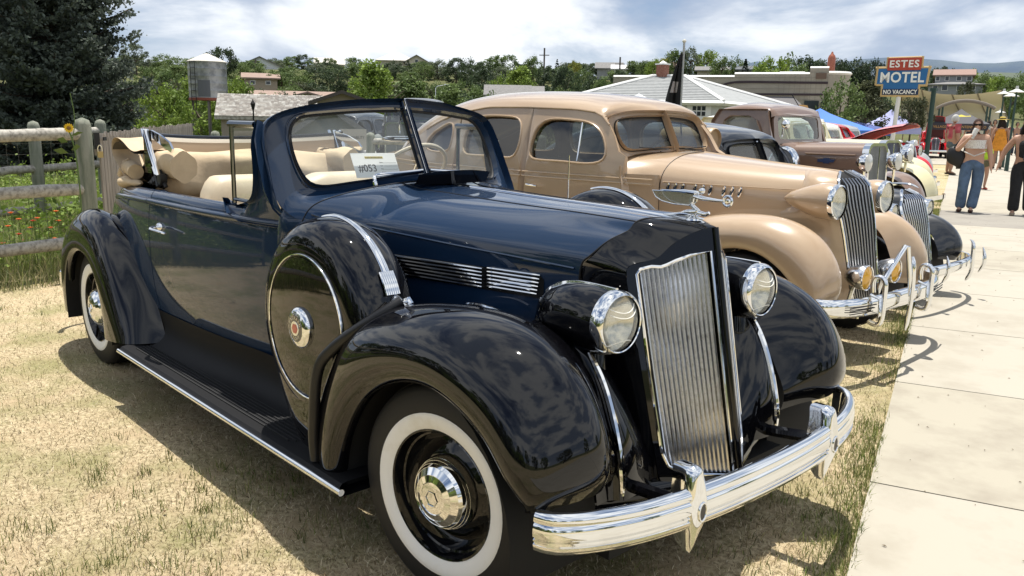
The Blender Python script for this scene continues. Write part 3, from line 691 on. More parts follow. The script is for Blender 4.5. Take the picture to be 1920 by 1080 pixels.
# ---------------------------------------------------------------- mountains
def ridge(name, D, pts, col, seed, width):
    m = MB(); r = np.random.default_rng(seed); px = np.array([a for a, b in pts]); py = np.array([b for a, b in pts])
    xs = np.linspace(px.min(), px.max(), 90); A = []
    t = np.interp(xs, px, py)+np.convolve(r.normal(0, 1.6, 90), np.ones(4)/4, 'same')
    for x, y in zip(xs, t):
        p = spot(x, y, D); d = Vector((p.x-CAMP[0], p.y-CAMP[1], 0)).normalized(); g = -5
        A.append([(p.x-d.x*width*k, p.y-d.y*width*k, g+(p.z-g)*(1-k)**1.1) for k in (1, .75, .5, .3, .12, 0)]+[(p.x+d.x*width, p.y+d.y*width, g)])
    m.grid(A, flip=True); m.obj(name, col, kind='structure', angle=0, fixn=False)
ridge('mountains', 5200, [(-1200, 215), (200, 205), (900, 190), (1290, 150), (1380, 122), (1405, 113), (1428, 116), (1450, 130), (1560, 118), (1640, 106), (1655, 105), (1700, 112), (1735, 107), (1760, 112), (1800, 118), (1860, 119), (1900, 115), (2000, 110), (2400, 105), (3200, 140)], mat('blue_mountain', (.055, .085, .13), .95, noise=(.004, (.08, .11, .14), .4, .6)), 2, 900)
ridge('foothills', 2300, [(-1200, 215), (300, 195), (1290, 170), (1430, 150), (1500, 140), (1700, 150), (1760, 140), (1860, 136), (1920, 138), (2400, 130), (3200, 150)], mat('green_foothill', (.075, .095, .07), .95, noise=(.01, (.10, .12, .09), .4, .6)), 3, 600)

for k, (az, D, kd, cl) in enumerate([(-88, 24, 'round', 'mid'), (-70, 22, 'round', 'dark'), (-52, 26, 'tall', 'mid'), (-35, 24, 'round', 'dark'), (-18, 27, 'round', 'mid'), (2, 30, 'round', 'dark'), (24, 33, 'tall', 'mid'), (-100, 20, 'round', 'dark'), (-118, 22, 'round', 'mid'), (-135, 26, 'tall', 'dark'), (196, 30, 'round', 'mid'), (205, 24, 'round', 'dark'), (218, 22, 'round', 'mid'), (50, 42, 'round', 'mid')]):
    a = math.radians(az); x, y = CAMP[0]+D*math.cos(a), CAMP[1]+D*math.sin(a); v = TREE_KINDS[(kd, 0)]; o = empty('broadleaf_tree', (x, y, gzf(x, y)), k, 'shade tree standing behind the viewpoint, mirrored in the black fenders', 'tree', 'shade trees mirrored in the black fenders')
    for nm, me, mt in (('crown', v[0], LEAF[cl]), ('trunk', v[1], M_bark)): c = bpy.data.objects.new(nm, me); link(c, o); c.scale = (3.4, 3.4, 3.3); c.material_slots[0].link = 'OBJECT'; c.material_slots[0].material = mt

# garden shrubs on the near side of the row, mirrored in the door
for k in range(34):
    x = -13+k*.52+_r.uniform(-.2, .2); y = -7.2-_r.uniform(0, 2.6)-max(0, x)*.3; kd = _r.choice([('round', 0), ('round', 1), ('spread', 0)]); v = TREE_KINDS[kd]; q = _r.uniform(.8, 1.25)
    o = empty('garden_shrub', (x, y, -.05), k, 'leafy garden shrub beside the lawn, mirrored in the convertible door', 'shrub', 'garden shrubs mirrored in the convertible door')
    for nm, me, mt in (('crown', v[0], LEAF[_r.choice(['mid', 'dark', 'olive', 'bright'])]), ('trunk', v[1], M_bark)): c = bpy.data.objects.new(nm, me); link(c, o); c.scale = (q, q, q*.95); c.location.z = -.35; c.material_slots[0].link = 'OBJECT'; c.material_slots[0].material = mt
# ================================================================ generic car pieces
def tmpl_transform(z=0, rz=0, loc=(0, 0, 0)):
    return Matrix.Translation(Vector(loc))@Matrix.Rotation(rz, 4, 'Z')
def make_wheel(parent, c, s, R=0.36, w=0.17, rw=0.285, ri=0.225, cap=0.125, steer=0, rimmat=None, white=True, capmat=None, name='wheel', n=64, spokes=0):
    """wheel centred on c; s=-1 right side, +1 left side; outward along s*y"""
    T = Matrix.Translation(Vector(c))@Matrix.Rotation(steer, 4, 'Z')
    ax = (0, s, 0); rimmat = rimmat or M_black
    ty = MB(); prof = [(ri-0.005, w*0.42), (rw*0.9, w*0.49), (rw, w*0.5), (rw+0.02, w*0.495), (R-0.025, w*0.46), (R-0.006, w*0.40), (R, w*0.33), (R, 0), (R, -w*0.33), (R-0.02, -w*0.45), (rw, -w*0.5), (ri, -w*0.42)]
    ty.lathe(prof, (0, 0, 0), ax, n, T)
    for g in (-0.22, -0.08, 0.08, 0.22): ty.lathe([(R+0.002, w*(g-0.035)), (R+0.006, w*(g-0.03)), (R+0.006, w*(g+0.03)), (R+0.002, w*(g+0.035))], (0, 0, 0), ax, n, T)
    o = ty.obj('tyre', M_rubber, parent, fixn=False)
    if white:
        ww = MB(); ww.lathe([(ri-0.004, w*0.43), (ri+0.006, w*0.475), (rw*0.93, w*0.515), (rw-0.004, w*0.52), (rw, w*0.508)], (0, 0, 0), ax, n, T)
        ww.obj('whitewall', M_white_rubber, parent)
    rm = MB()
    rm.lathe([(0.02, w*0.16), (cap*0.9, w*0.17), (cap+0.012, w*0.15), (cap+0.03, w*0.05), (ri*0.80, w*0.02), (ri*0.86, w*0.10), (ri*0.90, w*0.24), (ri*0.93, w*0.26), (ri*0.955, w*0.38), (ri*0.975, w*0.455), (ri, w*0.47), (ri+0.004, w*0.43), (ri-0.01, w*0.3), (ri-0.02, 0), (ri-0.01, -w*0.4)], (0, 0, 0), ax, n, T)
    rm.lathe([(ri*0.5, -w*0.2), (ri, -w*0.25)], (0, 0, 0), ax, 24, T)
    rm.obj('rim', rimmat, parent)
    hc = MB(); k = cap
    hc.lathe([(k, w*0.15), (k*1.0, w*0.24), (k*0.96, w*0.34), (k*0.955, w*0.335), (k*0.925, w*0.41), (k*0.92, w*0.405), (k*0.87, w*0.48), (k*0.865, w*0.475), (k*0.80, w*0.54), (k*0.79, w*0.535), (k*0.62, w*0.62), (k*0.60, w*0.612), (k*0.44, w*0.655), (k*0.42, w*0.645), (k*0.25, w*0.665), (0.0005, w*0.675)], (0, 0, 0), ax, n, T)
    hc.lathe([(k*0.24, w*0.66), (k*0.22, w*0.69), (k*0.2, w*0.69), (k*0.19, w*0.672)], (0, 0, 0), ax, 6, T)
    hc.obj('hubcap', capmat or M_chrome, parent)
def wheel_group(car, *a, name='wheel', **k):
    e = empty(name, parent=car); make_wheel(e, *a, **k); return e

def fender_net(st, s, nu=44, nv=26, bulge=0.03, round_=1.0):
    rows = []
    for (l, c, i) in st:
        l = np.array(l, float); c = np.array(c, float); i = np.array(i, float)   # (x, z, w)
        def P(t, w, push=0): q = l+(c-l)*t; return (q[0], w, q[1])
        rows.append([(l[0], l[2]-0.035, l[1]), (l[0], l[2], l[1]+0.0), P(0.25, l[2]+bulge*0.8), P(0.55, l[2]*0.93+c[2]*0.07+bulge*0.75),
                     P(0.84, l[2]*0.62+c[2]*0.38+bulge*0.4), (c[0], c[2], c[1]),
                     (c[0]*0.5+i[0]*0.5, c[2]*0.5+i[2]*0.5, c[1]*0.62+i[1]*0.38), (i[0], i[2], i[1])])
    A = net(rows, nu, nv); A[:, :, 1] *= s
    return A
def prof_sweep(mb, path, prof, nrm, T=None, cap=True):
    """sweep a (out, up) profile along a path; nrm gives the outward direction at each point"""
    path = np.array(path, float); nrm = np.array(nrm, float); nrm /= np.linalg.norm(nrm, axis=1)[:, None]
    up = np.array([0, 0, 1.])
    A = np.array([[p+n*a+up*b for (a, b) in prof] for p, n in zip(path, nrm)])
    mb.grid(A, cv=True, T=T, flip=True)
    if cap:
        k = len(prof); b0 = mb.n-len(path)*k
        mb.f.append(tuple(b0+i for i in range(k))); mb.f.append(tuple(b0+(len(path)-1)*k+k-1-i for i in range(k))); mb.m += [mb.cur]*2
def plan_path(pts, n=60):
    """symmetric plan curve from (x, w) half points; returns path and outward normals"""
    half = nspline(np.array([(x, w) for x, w in pts]), n)
    P = np.vstack([np.c_[half[::-1, 0], -half[::-1, 1]], half[1:]])
    t = np.gradient(P, axis=0); N = np.c_[t[:, 1], -t[:, 0]]
    return P, N

# ================================================================ the navy and black convertible
def build_convertible():
    car = empty('vintage_convertible', (0, 0, 0), 0, 'dark navy and black open vintage convertible with whitewall tyres, nearest car', 'car')
    # ---- body side: plan half-width and section
    WX = nspline(np.array([(-1.06, .545), (-1.2, .61), (-1.4, .662), (-1.7, .70), (-2.1, .725), (-2.6, .735), (-3.0, .715), (-3.4, .66), (-3.8, .57), (-4.2, .45), (-4.5, .33), (-4.62, .22)]), 120)
    def Wb(x): return float(np.interp(-x, -WX[:, 0], WX[:, 1]))
    ZT = [(-4.62, .60), (-4.45, .74), (-4.2, .88), (-3.9, .99), (-3.6, 1.07), (-3.3, 1.145), (-2.9, 1.163), (-2.6, 1.168), (-1.8, 1.168), (-1.3, 1.168), (-1.0, 1.16)]
    def Zt(x): return float(np.interp(x, [a for a, b in ZT], [b for a, b in ZT]))
    def row(x, s=-1):
        W = Wb(x); z = Zt(x); k = (z-0.36)/0.808
        return [(x, s*w, 0.36+(zz-0.36)*k) for w, zz in ((W-.075, 1.150), (W-.055, 1.166), (W-.035, 1.166), (W-.018, 1.152), (W-.008, 1.13), (W, 1.10), (W+.012, 1.0), (W+.016, .88), (W+.012, .74), (W-.002, .60), (W-.022, .50), (W-.035, .44))]
    def side(x0, x1, s, n):
        xs = np.linspace(x0, x1, n); rows = [row(x, s) for x in xs]
        return net(rows, n, 34)
    for s in (-1, 1):
        for nm, x0, x1, mt in (('quarter_panel', -4.55, -2.628, M_navy), ('door', -2.620, -1.288, M_navy), ('cowl_side', -1.282, -1.0, M_navy)):
            mb = MB(); A = side(x0, x1, s, 40 if nm == 'quarter_panel' else 30)
            if nm == 'cowl_side':   # cut the top so the cowl net meets it
                pass
            mb.grid(A, flip=(s > 0))
            # return edges of the gap
            for e in (0, -1):
                B = A[e].copy(); B2 = B.copy(); B2[:, 1] -= s*0.03; mb.grid(np.array([B, B2]), flip=(s > 0) ^ (e == 0))
            o = mb.obj(nm, mt, car, angle=50)
            if nm == 'door':
                h = MB()   # handle: curved chrome lever on a round boss
                y = s*(Wb(-2.35)+.017)
                h.tube(nspline([(-2.455, y+s*.0, .985), (-2.46, y+s*.03, .985), (-2.44, y+s*.05, .983), (-2.36, y+s*.052, .98), (-2.26, y+s*.043, .975)], 16), [.012]*3+[.013]*4+[.011]*5+[.010]*3+[.006], 10, sq=0.75)
                h.lathe([(.0005, .022), (.016, .02), (.024, .01), (.026, 0)], (-2.455, y-s*.003, .985), (0, s, 0), 16)
                h.obj('door_handle', M_chrome, o)
        # belt moulding along quarter, door and cowl: half round with the same gaps
        for x0, x1 in ((-3.42, -2.626), (-2.620, -1.288), (-1.283, -.98)):
            xs = np.linspace(x0, x1, 26); P = [(x, s*(Wb(x)+.004), Zt(x)-.058) for x in xs]
            m = MB(); r = [.017]*26
            if x0 < -3: r[:4] = [.004, .010, .014, .016]
            m.tube(P, r, 10, sq=1.0); m.obj('belt_moulding', M_navy, car)
        # dark sill apron down to the running board
        xs = np.linspace(-3.2, -.6, 20)
        m = MB(); m.grid(net([[(x, s*(w_-.017), .50), (x, s*(w_-.020), .44), (x, s*(w_+.0), .375), (x, s*(w_+.045), .335), (x, s*.80, .3235)] for x in xs for w_ in [Wb(max(min(x, -1.5), -3.1))]], 30, 14), flip=(s > 0)); m.obj('sill', mat('board_rubber', (.006, .006, .007), .6, spec=.25), car)
        # running board with rubber ribs and a chrome edge
        rb = MB(); pr = [(.60, .30), (.74, .322), (.90, .322), (.925, .318), (.938, .305), (.938, .285), (.925, .27), (.60, .27)]
        xs = np.linspace(-2.66, -.36, 24)
        rb.grid([[(x, s*w, z) for w, z in pr] for x in xs], flip=(s > 0)); b = rb.obj('running_board', mat('board_rubber', (.006, .006, .007), .6, spec=.25), car, angle=30)
        for k in range(7):
            m = MB(); w = .765+k*.0195
            m.box((-1.62-.04*k*.3, s*w, .3235), (1.9-.03*k, .006, .007)); m.obj('tread_rib', M_rubber, b)
        m = MB(); m.tube([(x, s*.941, .296) for x in np.linspace(-2.665, -.34, 12)], .0125, 10, sq=1.0); m.obj('chrome_edge', M_chrome, b)
        # rear fender
        st = [((-3.00, .29, .905), (-2.65, .325, .885), (-2.50, .345, .735)),
              ((-3.07, .42, .89), (-2.83, .55, .835), (-2.66, .50, .715)),
              ((-3.21, .60, .875), (-3.06, .81, .80), (-2.92, .76, .70)),
              ((-3.36, .69, .865), (-3.24, .925, .78), (-3.12, .88, .69)),
              ((-3.55, .725, .858), (-3.48, .985, .76), (-3.42, .94, .65)),
              ((-3.78, .66, .85), (-3.85, .93, .73), (-3.8, .88, .57)),
              ((-3.93, .50, .84), (-4.14, .73, .70), (-4.08, .70, .47)),
              ((-3.97, .34, .83), (-4.26, .48, .68), (-4.2, .48, .42)),
              ((-3.98, .24, .82), (-4.28, .26, .67), (-4.2, .26, .42))]
        m = MB(); m.grid(fender_net(st, s, 56, 30, .022), flip=(s < 0)); m.obj('rear_fender', M_black, car, angle=60)
        # front fender
        st = [((-.45, .275, .885), (-.60, .31, .885), (-.74, .30, .62)),
              ((-.42, .40, .89), (-.585, .52, .878), (-.72, .50, .56)),
              ((-.35, .545, .89), (-.52, .735, .83), (-.62, .70, .50)),
              ((-.22, .68, .89), (-.40, .89, .745), (-.42, .84, .46)),
              ((.03, .775, .89), (-.02, .985, .71), (-.05, .92, .44)),
              ((.22, .755, .89), (.27, .975, .69), (.22, .90, .45)),
              ((.37, .67, .885), (.48, .88, .675), (.38, .80, .47)),
              ((.455, .575, .875), (.59, .72, .66), (.46, .66, .485)),
              ((.485, .52, .845), (.605, .60, .655), (.50, .56, .49)),
              ((.47, .505, .83), (.575, .535, .65), (.49, .50, .49))]
        m = MB(); F = fender_net(st, s, 70, 36, .034); m.grid(F, flip=(s < 0)); m.obj('front_fender', M_black, car, angle=60)
        # inner lining of the wheel arches
        for cx, R in ((0.0, .44), (-3.50, .46)):
            th = np.radians(np.linspace(-14, 194, 20)); m = MB()
            m.grid([[(cx+R*math.cos(t), s*w, .34+R*math.sin(t)) for w in (.86, .5)] for t in th])
            m.grid([[(cx+r*math.cos(t), s*.5, .34+r*math.sin(t)) for r in (.02, R)] for t in th])
            m.obj('wheel_well', M_dark, car)
        # catwalk / valance between fender and grille with its chrome strip
        rows = [[(-.35, s*.52, .80), (.1, s*.53, .86), (.30, s*.53, .80), (.40, s*.53, .68), (.445, s*.53, .55), (.47, s*.53, .42)],
                [(-.35, s*.49, .86), (.08, s*.485, .90), (.29, s*.475, .86), (.395, s*.47, .74), (.45, s*.468, .58), (.475, s*.465, .42)],
                [(-.35, s*.46, .88), (.08, s*.455, .92), (.33, s*.452, .86), (.425, s*.45, .73), (.478, s*.449, .56), (.495, s*.448, .42)],
                [(-.35, s*.42, .86), (.08, s*.41, .90), (.32, s*.405, .85), (.435, s*.40, .70), (.49, s*.40, .55), (.50, s*.40, .42)],
                [(-.35, s*.36, .82), (.05, s*.34, .84), (.27, s*.325, .80), (.41, s*.32, .66), (.47, s*.32, .54), (.49, s*.32, .42)],
                [(-.35, s*.30, .76), (.05, s*.28, .76), (.20, s*.265, .72), (.35, s*.255, .62), (.44, s*.25, .52), (.47, s*.25, .42)]]
        m = MB(); m.grid(net(rows, 40, 36), flip=(s > 0)); m.obj('valance', M_black, car, angle=60)
        m = MB(); P = nspline([(.345, s*.454, .865), (.395, s*.452, .80), (.44, s*.451, .71), (.476, s*.45, .60), (.497, s*.449, .50), (.50, s*.449, .44)], 22)
        m.tube(P, [.006, .009, .011, .012]+[.0125]*14+[.012, .011, .009, .006], 8, sq=1); m.obj('valance_trim', M_chrome, car)
        # headlamp: pod, chrome ring, ribbed lens, top fin
        hl = empty('headlamp', parent=car); m = MB()
        cx, cy, cz = .385, s*.404, .965
        prof = []
        for x, r, dz in ((.40, .092, 0), (.37, .099, 0), (.32, .103, .002), (.25, .102, .004), (.18, .093, .004), (.11, .075, .0), (.06, .050, -.006), (.035, .027, -.012), (.028, .008, -.016)):
            th = np.linspace(0, 2*math.pi, 36, endpoint=False)
            down = np.where(np.sin(th) < 0, 1.12, 1.0)
            prof.append(np.array([np.full(36, .40-(.40-x)*.87), cy+r*.97*np.cos(th)*1.0, cz+dz+r*np.sin(th)*down]).T)
        m.grid(np.array(prof), cv=True)
        # stalk flowing down into the valance
        rows = []
        for z, xr, xf, w in ((.97, .07, .33, .055), (.90, .05, .345, .052), (.86, .02, .36, .055), (.80, -.04, .37, .07)):
            xc = (xr+xf)/2; h = (xf-xr)/2
            rows.append([(xc+h*math.cos(t), cy+w*math.sin(t), z) for t in np.linspace(0, 2*math.pi, 24, endpoint=False)])
        m.grid(np.array(rows), cv=True); m.obj('lamp_pod', M_black, hl, angle=60)
        m = MB(); m.lathe([(.093, -.01), (.101, -.006), (.104, .006), (.102, .022), (.096, .034), (.090, .038), (.087, .036)], (.395, cy, cz), (1, 0, 0), 48); m.obj('lamp_ring', M_chrome, hl)
        m = MB(); m.lathe([(.0005, .002), (.03, .004), (.05, .012), (.072, .026), (.088, .04)], (.365, cy, cz), (1, 0, 0), 40); m.obj('reflector', mat('lamp_reflector', (.80, .78, .70), .18, 1), hl)
        m = MB(); nn = 40
        ys = np.linspace(-.088, .088, 41)
        A = []
        for i, a in enumerate(ys):
            r2 = []
            for b in np.linspace(-1, 1, 21):
                zz = b*math.sqrt(max(.0882**2-a*a, 1e-9)); rr = (a*a+zz*zz)/.0882**2
                r2.append((.418+.034*(1-rr)+(0.0030 if i % 2 else 0), cy+a, cz+zz))
            A.append(r2)
        m.grid(A); m.obj('lens', GLASS_LENS, hl, angle=80)
        # faint arcs moulded in the lens
        for q, (dz_, rad) in enumerate(((.038, .11), (.022, .13), (-.05, .12))):
            P = []
            for a in np.linspace(-.06, .06, 15):
                zz = cz+dz_+(rad-math.sqrt(rad*rad-a*a))*(1 if dz_ > 0 else -1); rr = (a*a+(zz-cz)**2)/.0882**2
                P.append((.4205+.034*(1-rr), cy+a, zz))
            m = MB(); m.tube(P, .0016, 5); m.obj('lens_arc', mat('lens_arc_glass', (.9, .88, .8), .2), hl)
        m = MB(); P = nspline([(.105, cy, 1.025), (.16, cy, 1.056), (.24, cy, 1.074), (.33, cy, 1.076), (.405, cy, 1.074)], 18)
        m.grid([[(p[0], p[1]-.010, p[2]-.016), (p[0], p[1]-.006, p[2]-.002), (p[0], p[1], p[2]), (p[0], p[1]+.006, p[2]-.002), (p[0], p[1]+.010, p[2]-.016)] for p in P], flip=True)
        m.poly([(.405, cy-.010, 1.058), (.405, cy-.006, 1.072), (.405, cy, 1.074), (.405, cy+.006, 1.072), (.405, cy+.010, 1.058)]); m.obj('lamp_fin', M_chrome, hl)
        # parking of the side-mounted spare in the fender
        sp = empty('spare_wheel_cover', parent=car); cw = .72; c0 = (-.72, s*cw, .80)
        if s > 0: sp.location = (.10, 0, .055)
        RR = .405; m = MB()
        m.lathe([(.0005, .150), (.08, .150), (.20, .146), (.262, .140), (.264, .136), (.30, .134), (.345, .124), (.378, .102), (.398, .066), (RR, .02), (RR-.006, -.045), (.385, -.09), (.35, -.125), (.2, -.14)], c0, (0, s, 0), 96); m.obj('cover_shell', M_black, sp, angle=50)
        m = MB(); m.lathe([(.2705, .1365), (.2708, .1420), (.2725, .1438), (.2755, .1435), (.2772, .1400), (.2772, .1340)], c0, (0, s, 0), 96); m.obj('ring_trim', M_chrome, sp)
        m = MB(); m.lathe([(.076, .145), (.079, .152), (.076, .162), (.066, .170), (.052, .174), (.0505, .172), (.050, .1745)], c0, (0, s, 0), 48); m.obj('cap_ring', M_chrome, sp)
        m = MB(); m.lathe([(.0005, .1762), (.03, .1758), (.0505, .1742)], c0, (0, s, 0), 40); cap = m.obj('cap_face', mat('badge_black', (.015, .014, .013), .3, coat=1), sp)
        m = MB(); m.lathe([(.0005, .1775), (.0275, .1772), (.028, .176)], c0, (0, s, 0), 30); m.obj('badge_disc', M_chrome_old, sp)
        m = MB(); m.lathe([(.0005, .1795), (.0195, .1790), (.020, .177)], c0, (0, s, 0), 6); m.obj('badge_hexagon', mat('badge_red', (.45, .03, .015), .3, coat=1), sp)
        for word, a0, dr in (('PACKARD', 90, -1), ('EIGHT', 270, 1)):
            for q, chh in enumerate(word):
                o = text_obj('badge_letter', chh, .0165, mat('badge_letter_metal', (.75, .74, .70), .3, 1), cap, .0006)
                off = (q-(len(word)-1)/2)*21*dr
                a = math.radians(a0+off)   # angle seen from outside: x right is forward on the right side
                fwd = 1 if s < 0 else -1
                pos = Vector((c0[0]+fwd*.0395*math.cos(a), c0[1]+s*.1758, c0[2]+.0395*math.sin(a)))
                rot = (a-math.pi/2) if dr < 0 else (a+math.pi/2)
                # local X -> along fwd, local Y -> up, facing outward
                M0 = Matrix(((fwd, 0, 0), (0, 0, s), (0, 1, 0))).to_4x4()
                o.matrix_world = Matrix.Translation(pos)@M0@Matrix.Rotation(rot, 4, 'Z')
        # chrome band over the cover and its clamp
        m = MB(); A = []
        for t in np.radians(np.linspace(104, 27, 40)):
            w_ = .010+.009*max(0, 1-(math.degrees(t)-27)/50); ct, st_ = math.cos(t), math.sin(t)
            A.append([(-.72+r*ct, s*(cw-.012+q*w_), .80+r*st_) for q, r in ((-1, RR+.000), (-.8, RR+.006), (0, RR+.009), (.8, RR+.006), (1, RR+.000))])
        m.grid(A, flip=(s > 0)); m.obj('cover_band', M_chrome, sp, angle=60)
        for k in range(7):
            y = s*(cw-.03+k*.0085)
            m = MB(); m.tube([(-.72+(RR+.010)*math.cos(t), y, .80+(RR+.010)*math.sin(t)) for t in np.radians(np.linspace(36, 24, 7))], .0042, 6); m.obj('band_rib', M_chrome, sp)
        m = MB(); m.tube(nspline([(-.365, s*.70, .955), (-.34, s*.70, .945), (-.29, s*.70, .937), (-.235, s*.70, .93)], 10), [.022, .026, .028, .028, .027, .026, .025, .022, .018, .010], 10, sq=.55)
        m.tube([(-.30, s*.70, .95), (-.27, s*.70, .962), (-.25, s*.70, .95)], [.008, .01, .006], 6); m.obj('clamp', M_chrome, sp)
        rows = []
        for z, xl, xr in ((.84, -1.115, -.60), (.72, -1.105, -.56), (.60, -1.065, -.59), (.50, -1.015, -.60), (.41, -.955, -.61), (.345, -.90, -.615), (.322, -.87, -.62)):
            rows.append([(xl, s*.70, z), (xl+.008, s*.78, z), (xl+.04, s*.83, z), ((xl*.6+xr*.4), s*.85, z), (xr, s*.862, z)])
        m = MB(); m.grid(net(rows, 30, 20), flip=(s < 0)); m.obj('well_panel', M_black, sp, angle=60)
        # black strap / well edge between cover and fender
        m = MB(); P = nspline([(-.285, s*.72, .955), (-.314, s*.785, .913), (-.424, s*.86, .819), (-.492, s*.886, .758), (-.523, s*.90, .719), (-.540, s*.912, .66), (-.548, s*.916, .60), (-.56, s*.916, .50), (-.577, s*.91, .42), (-.585, s*.90, .33)], 44)
        m.tube(P, .021, 10, sq=1.0); m.obj('well_strap', mat('strap_rubber', (.008, .008, .009), .35), sp)
    # ---- tail: rear deck closing the back
    m = MB(); rows = []
    for x in np.linspace(-3.25, -4.62, 26):
        W = Wb(max(x, -4.6))-.074; z = Zt(x)-.014; rows.append([(x, W*math.cos(t)*1.0, z+.05*math.sin(t)) for t in np.linspace(math.pi, 0, 18)])
    m.grid(np.array(rows), flip=True)
    W = .24; m.grid([[(-4.60-.02*math.sin(t), W*1.3*math.cos(t), zz) for t in np.linspace(math.pi, 0, 10)] for zz in (.65, .45, .3)], flip=True)
    m.obj('rear_deck', M_navy, car, angle=60)
    m = MB(); m.box((-4.0, 0, .42), (1.3, 1.0, .3)); m.box((-1.6, 0, .30), (4.2, 1.0, .12)); m.box((.0, 0, .5), (.7, .5, .3)); m.obj('chassis', M_dark, car)
    # rear bumper peeping out behind the fender
    Pp, N = plan_path([(-4.80, 0), (-4.79, .4), (-4.74, .60), (-4.66, .70), (-4.56, .74)], 20)
    m = MB(); prof_sweep(m, np.c_[Pp, np.full(len(Pp), .38)], [(0, -.06), (-.02, -.05), (-.03, -.02), (-.022, 0), (-.03, .02), (-.02, .05), (0, .06), (.006, 0)], np.c_[-N, np.zeros(len(N))]); m.obj('rear_bumper', M_chrome, car, fixn=True)
    # ---- hood, cowl, shell
    def Wh(x): return .30+(.16-x)*.158
    def hrow(x, zt):
        w = Wh(x); return [(0, zt), (.165, zt-.012), (.62*w, zt-.030), (.80*w, zt-.062), (.92*w, zt-.098), (.985*w, zt-.128), (w, zt-.145), (w+.004, zt-.175), (w+.003, zt-.25), (w-.002, zt-.38), (w-.01, .76)]
    def zt(x): return float(np.interp(x, [-1.1, -.8, -.4, 0, .24, .47], [1.292, 1.283, 1.271, 1.264, 1.256, 1.24]))
    XS = [.315, .268, .262, .235, .205, .182, .165, .158, .152, .145, .14]   # seam x for each row point
    seam = [[x, w, z] for (w, z), x in zip(hrow(.2, zt(.25)), XS)]
    X0 = -1.02
    def hood_point(u, j, s):   # u 0..1 from cowl to seam
        x = X0+(XS[j]-X0)*u; w, z = hrow(x, zt(x))[j]; return (x, s*w, z)
    for s in (-1, 1):
        base = [(-1.128, 0, 1.312), (-1.157, .14, 1.300), (-1.181, .27, 1.283), (-1.204, .39, 1.268), (-1.224, .48, 1.260), (-1.248, .56, 1.256), (-1.266, .61, 1.235), (-1.272, .648, 1.20), (-1.28, .662, 1.15), (-1.30, .664, 1.0), (-1.30, .65, .76)]
        r1 = [(b[0], s*b[1], b[2]) for b in base]
        mrow = [(-1.068, 0, 1.300), (-1.08, .15, 1.291), (-1.10, .285, 1.274), (-1.125, .41, 1.255), (-1.15, .505, 1.235), (-1.17, .575, 1.208), (-1.18, .612, 1.172), (-1.19, .635, 1.135), (-1.195, .642, 1.09), (-1.19, .634, .98), (-1.185, .61, .76)]
        r1 = [(x+.004, y, z+(.010 if j < 7 else 0)) for j, (x, y, z) in enumerate(r1)]; fil = [(x+(.020 if j < 8 else .03), y*(1.0 if j < 7 else 1.003), z-(.026 if j < 6 else .02 if j < 8 else .0)) for j, (x, y, z) in enumerate(r1)]
        rows = [r1, fil, [(b[0], s*b[1], b[2]) for b in mrow]]+[[hood_point(u, j, s) for j in range(11)] for u in np.linspace(.07, 1, 9)]
        B_ = net(rows, 66, 60); i0 = int(np.argmin(np.abs(B_[:, 0, 0]+1.03))); A = B_[i0:]
        m = MB(); m.grid(B_[:i0+1], flip=(s < 0)); m.obj('cowl', M_navy, car, angle=60)
        m = MB(); m.tube(B_[i0]+np.array([0, 0, .0008]), .0024, 5); m.obj('cowl_seam', mat('panel_gap', (.002, .002, .003), .6), car)
        # top panel (down to the shoulder) and side panel
        cut = 38
        def split(A, cut):
            return A[:, :cut+1], A[:, cut:]
        # locate shoulder column: where z drop becomes steep
        zz = A[20, :, 2]; cut = int(np.argmin(np.abs(zz-(zz[0]-.150))))
        T_, S_ = split(A, cut)
        m = MB(); m.grid(T_, flip=(s < 0)); hp = m.obj('hood_top', M_navy, car, angle=60)
        m = MB(); S2 = S_.copy(); m.grid(S2, flip=(s < 0)); m.obj('hood_side', M_navy_side, car, angle=60)
        m = MB(); P = T_[:, -1]+np.array([0, s*.003, 0]); m.tube(P[1:-1], .0042, 6); m.obj('hood_seam', M_navy, car)
        # hinge line
        jj = int(np.argmin(np.abs(np.abs(A[20, :, 1])-.165)))
        m = MB(); m.tube(A[1:, jj]+np.array([0, 0, .0008]), .0022, 5); m.obj('hinge_line', mat('panel_gap', (.002, .002, .003), .6), car)
        # seam between hood and shell
        m = MB(); m.tube(A[-1]+np.array([.001, 0, .0005]), .0032, 6); m.obj('shell_seam', MATS['panel_gap'], car)
        # louvre strips in two groups
        for (xa, xb, n0) in ((-.80, -.262, 0), (-.238, .0, 1)):
            for k in range(6):
                z = 1.035-k*.0135 if not n0 else 1.041-k*.0135
                xa2 = xa+(0 if not n0 else 0); xb2 = xb+(.0 if not n0 else -.006*k*.4)
                P = [(x, s*(Wh(x)+.0105), z+(x+.3)*.012) for x in np.linspace(xa2, xb2, 14)]
                m = MB(); m.tube(P, [.003]+[.0052]*12+[.004], 8, sq=1); m.obj('louvre_strip', M_chrome, car)
        m = MB(); P = [(-.01, 1.046), (-.85, 1.036), (-.85, .952), (.0, .962), (.012, .985), (.012, 1.03)]
        m.poly([(x, s*(Wh(x)+.0056), z) for x, z in (P if s < 0 else P[::-1])]); m.obj('louvre_recess', mat('louvre_black', (.002, .002, .003), .3), car)
        m = MB(); m.tube(nspline([(-.29, s*.42, .905), (-.22, s*.425, .915), (-.14, s*.42, .91), (-.10, s*.41, .90)], 10), .010, 8, sq=.7)
        m.obj('hood_latch', M_chrome, car)
    # centre chrome strip on the hood
    m = MB(); xs = np.linspace(-1.0, .43, 40)
    m.grid([[(x, -.010, zt(x)+.0005), (x, -.006, zt(x)+.006), (x, 0, zt(x)+.008), (x, .006, zt(x)+.006), (x, .010, zt(x)+.0005)] for x in xs]); m.obj('hood_centre_strip', M_chrome, car, angle=60)
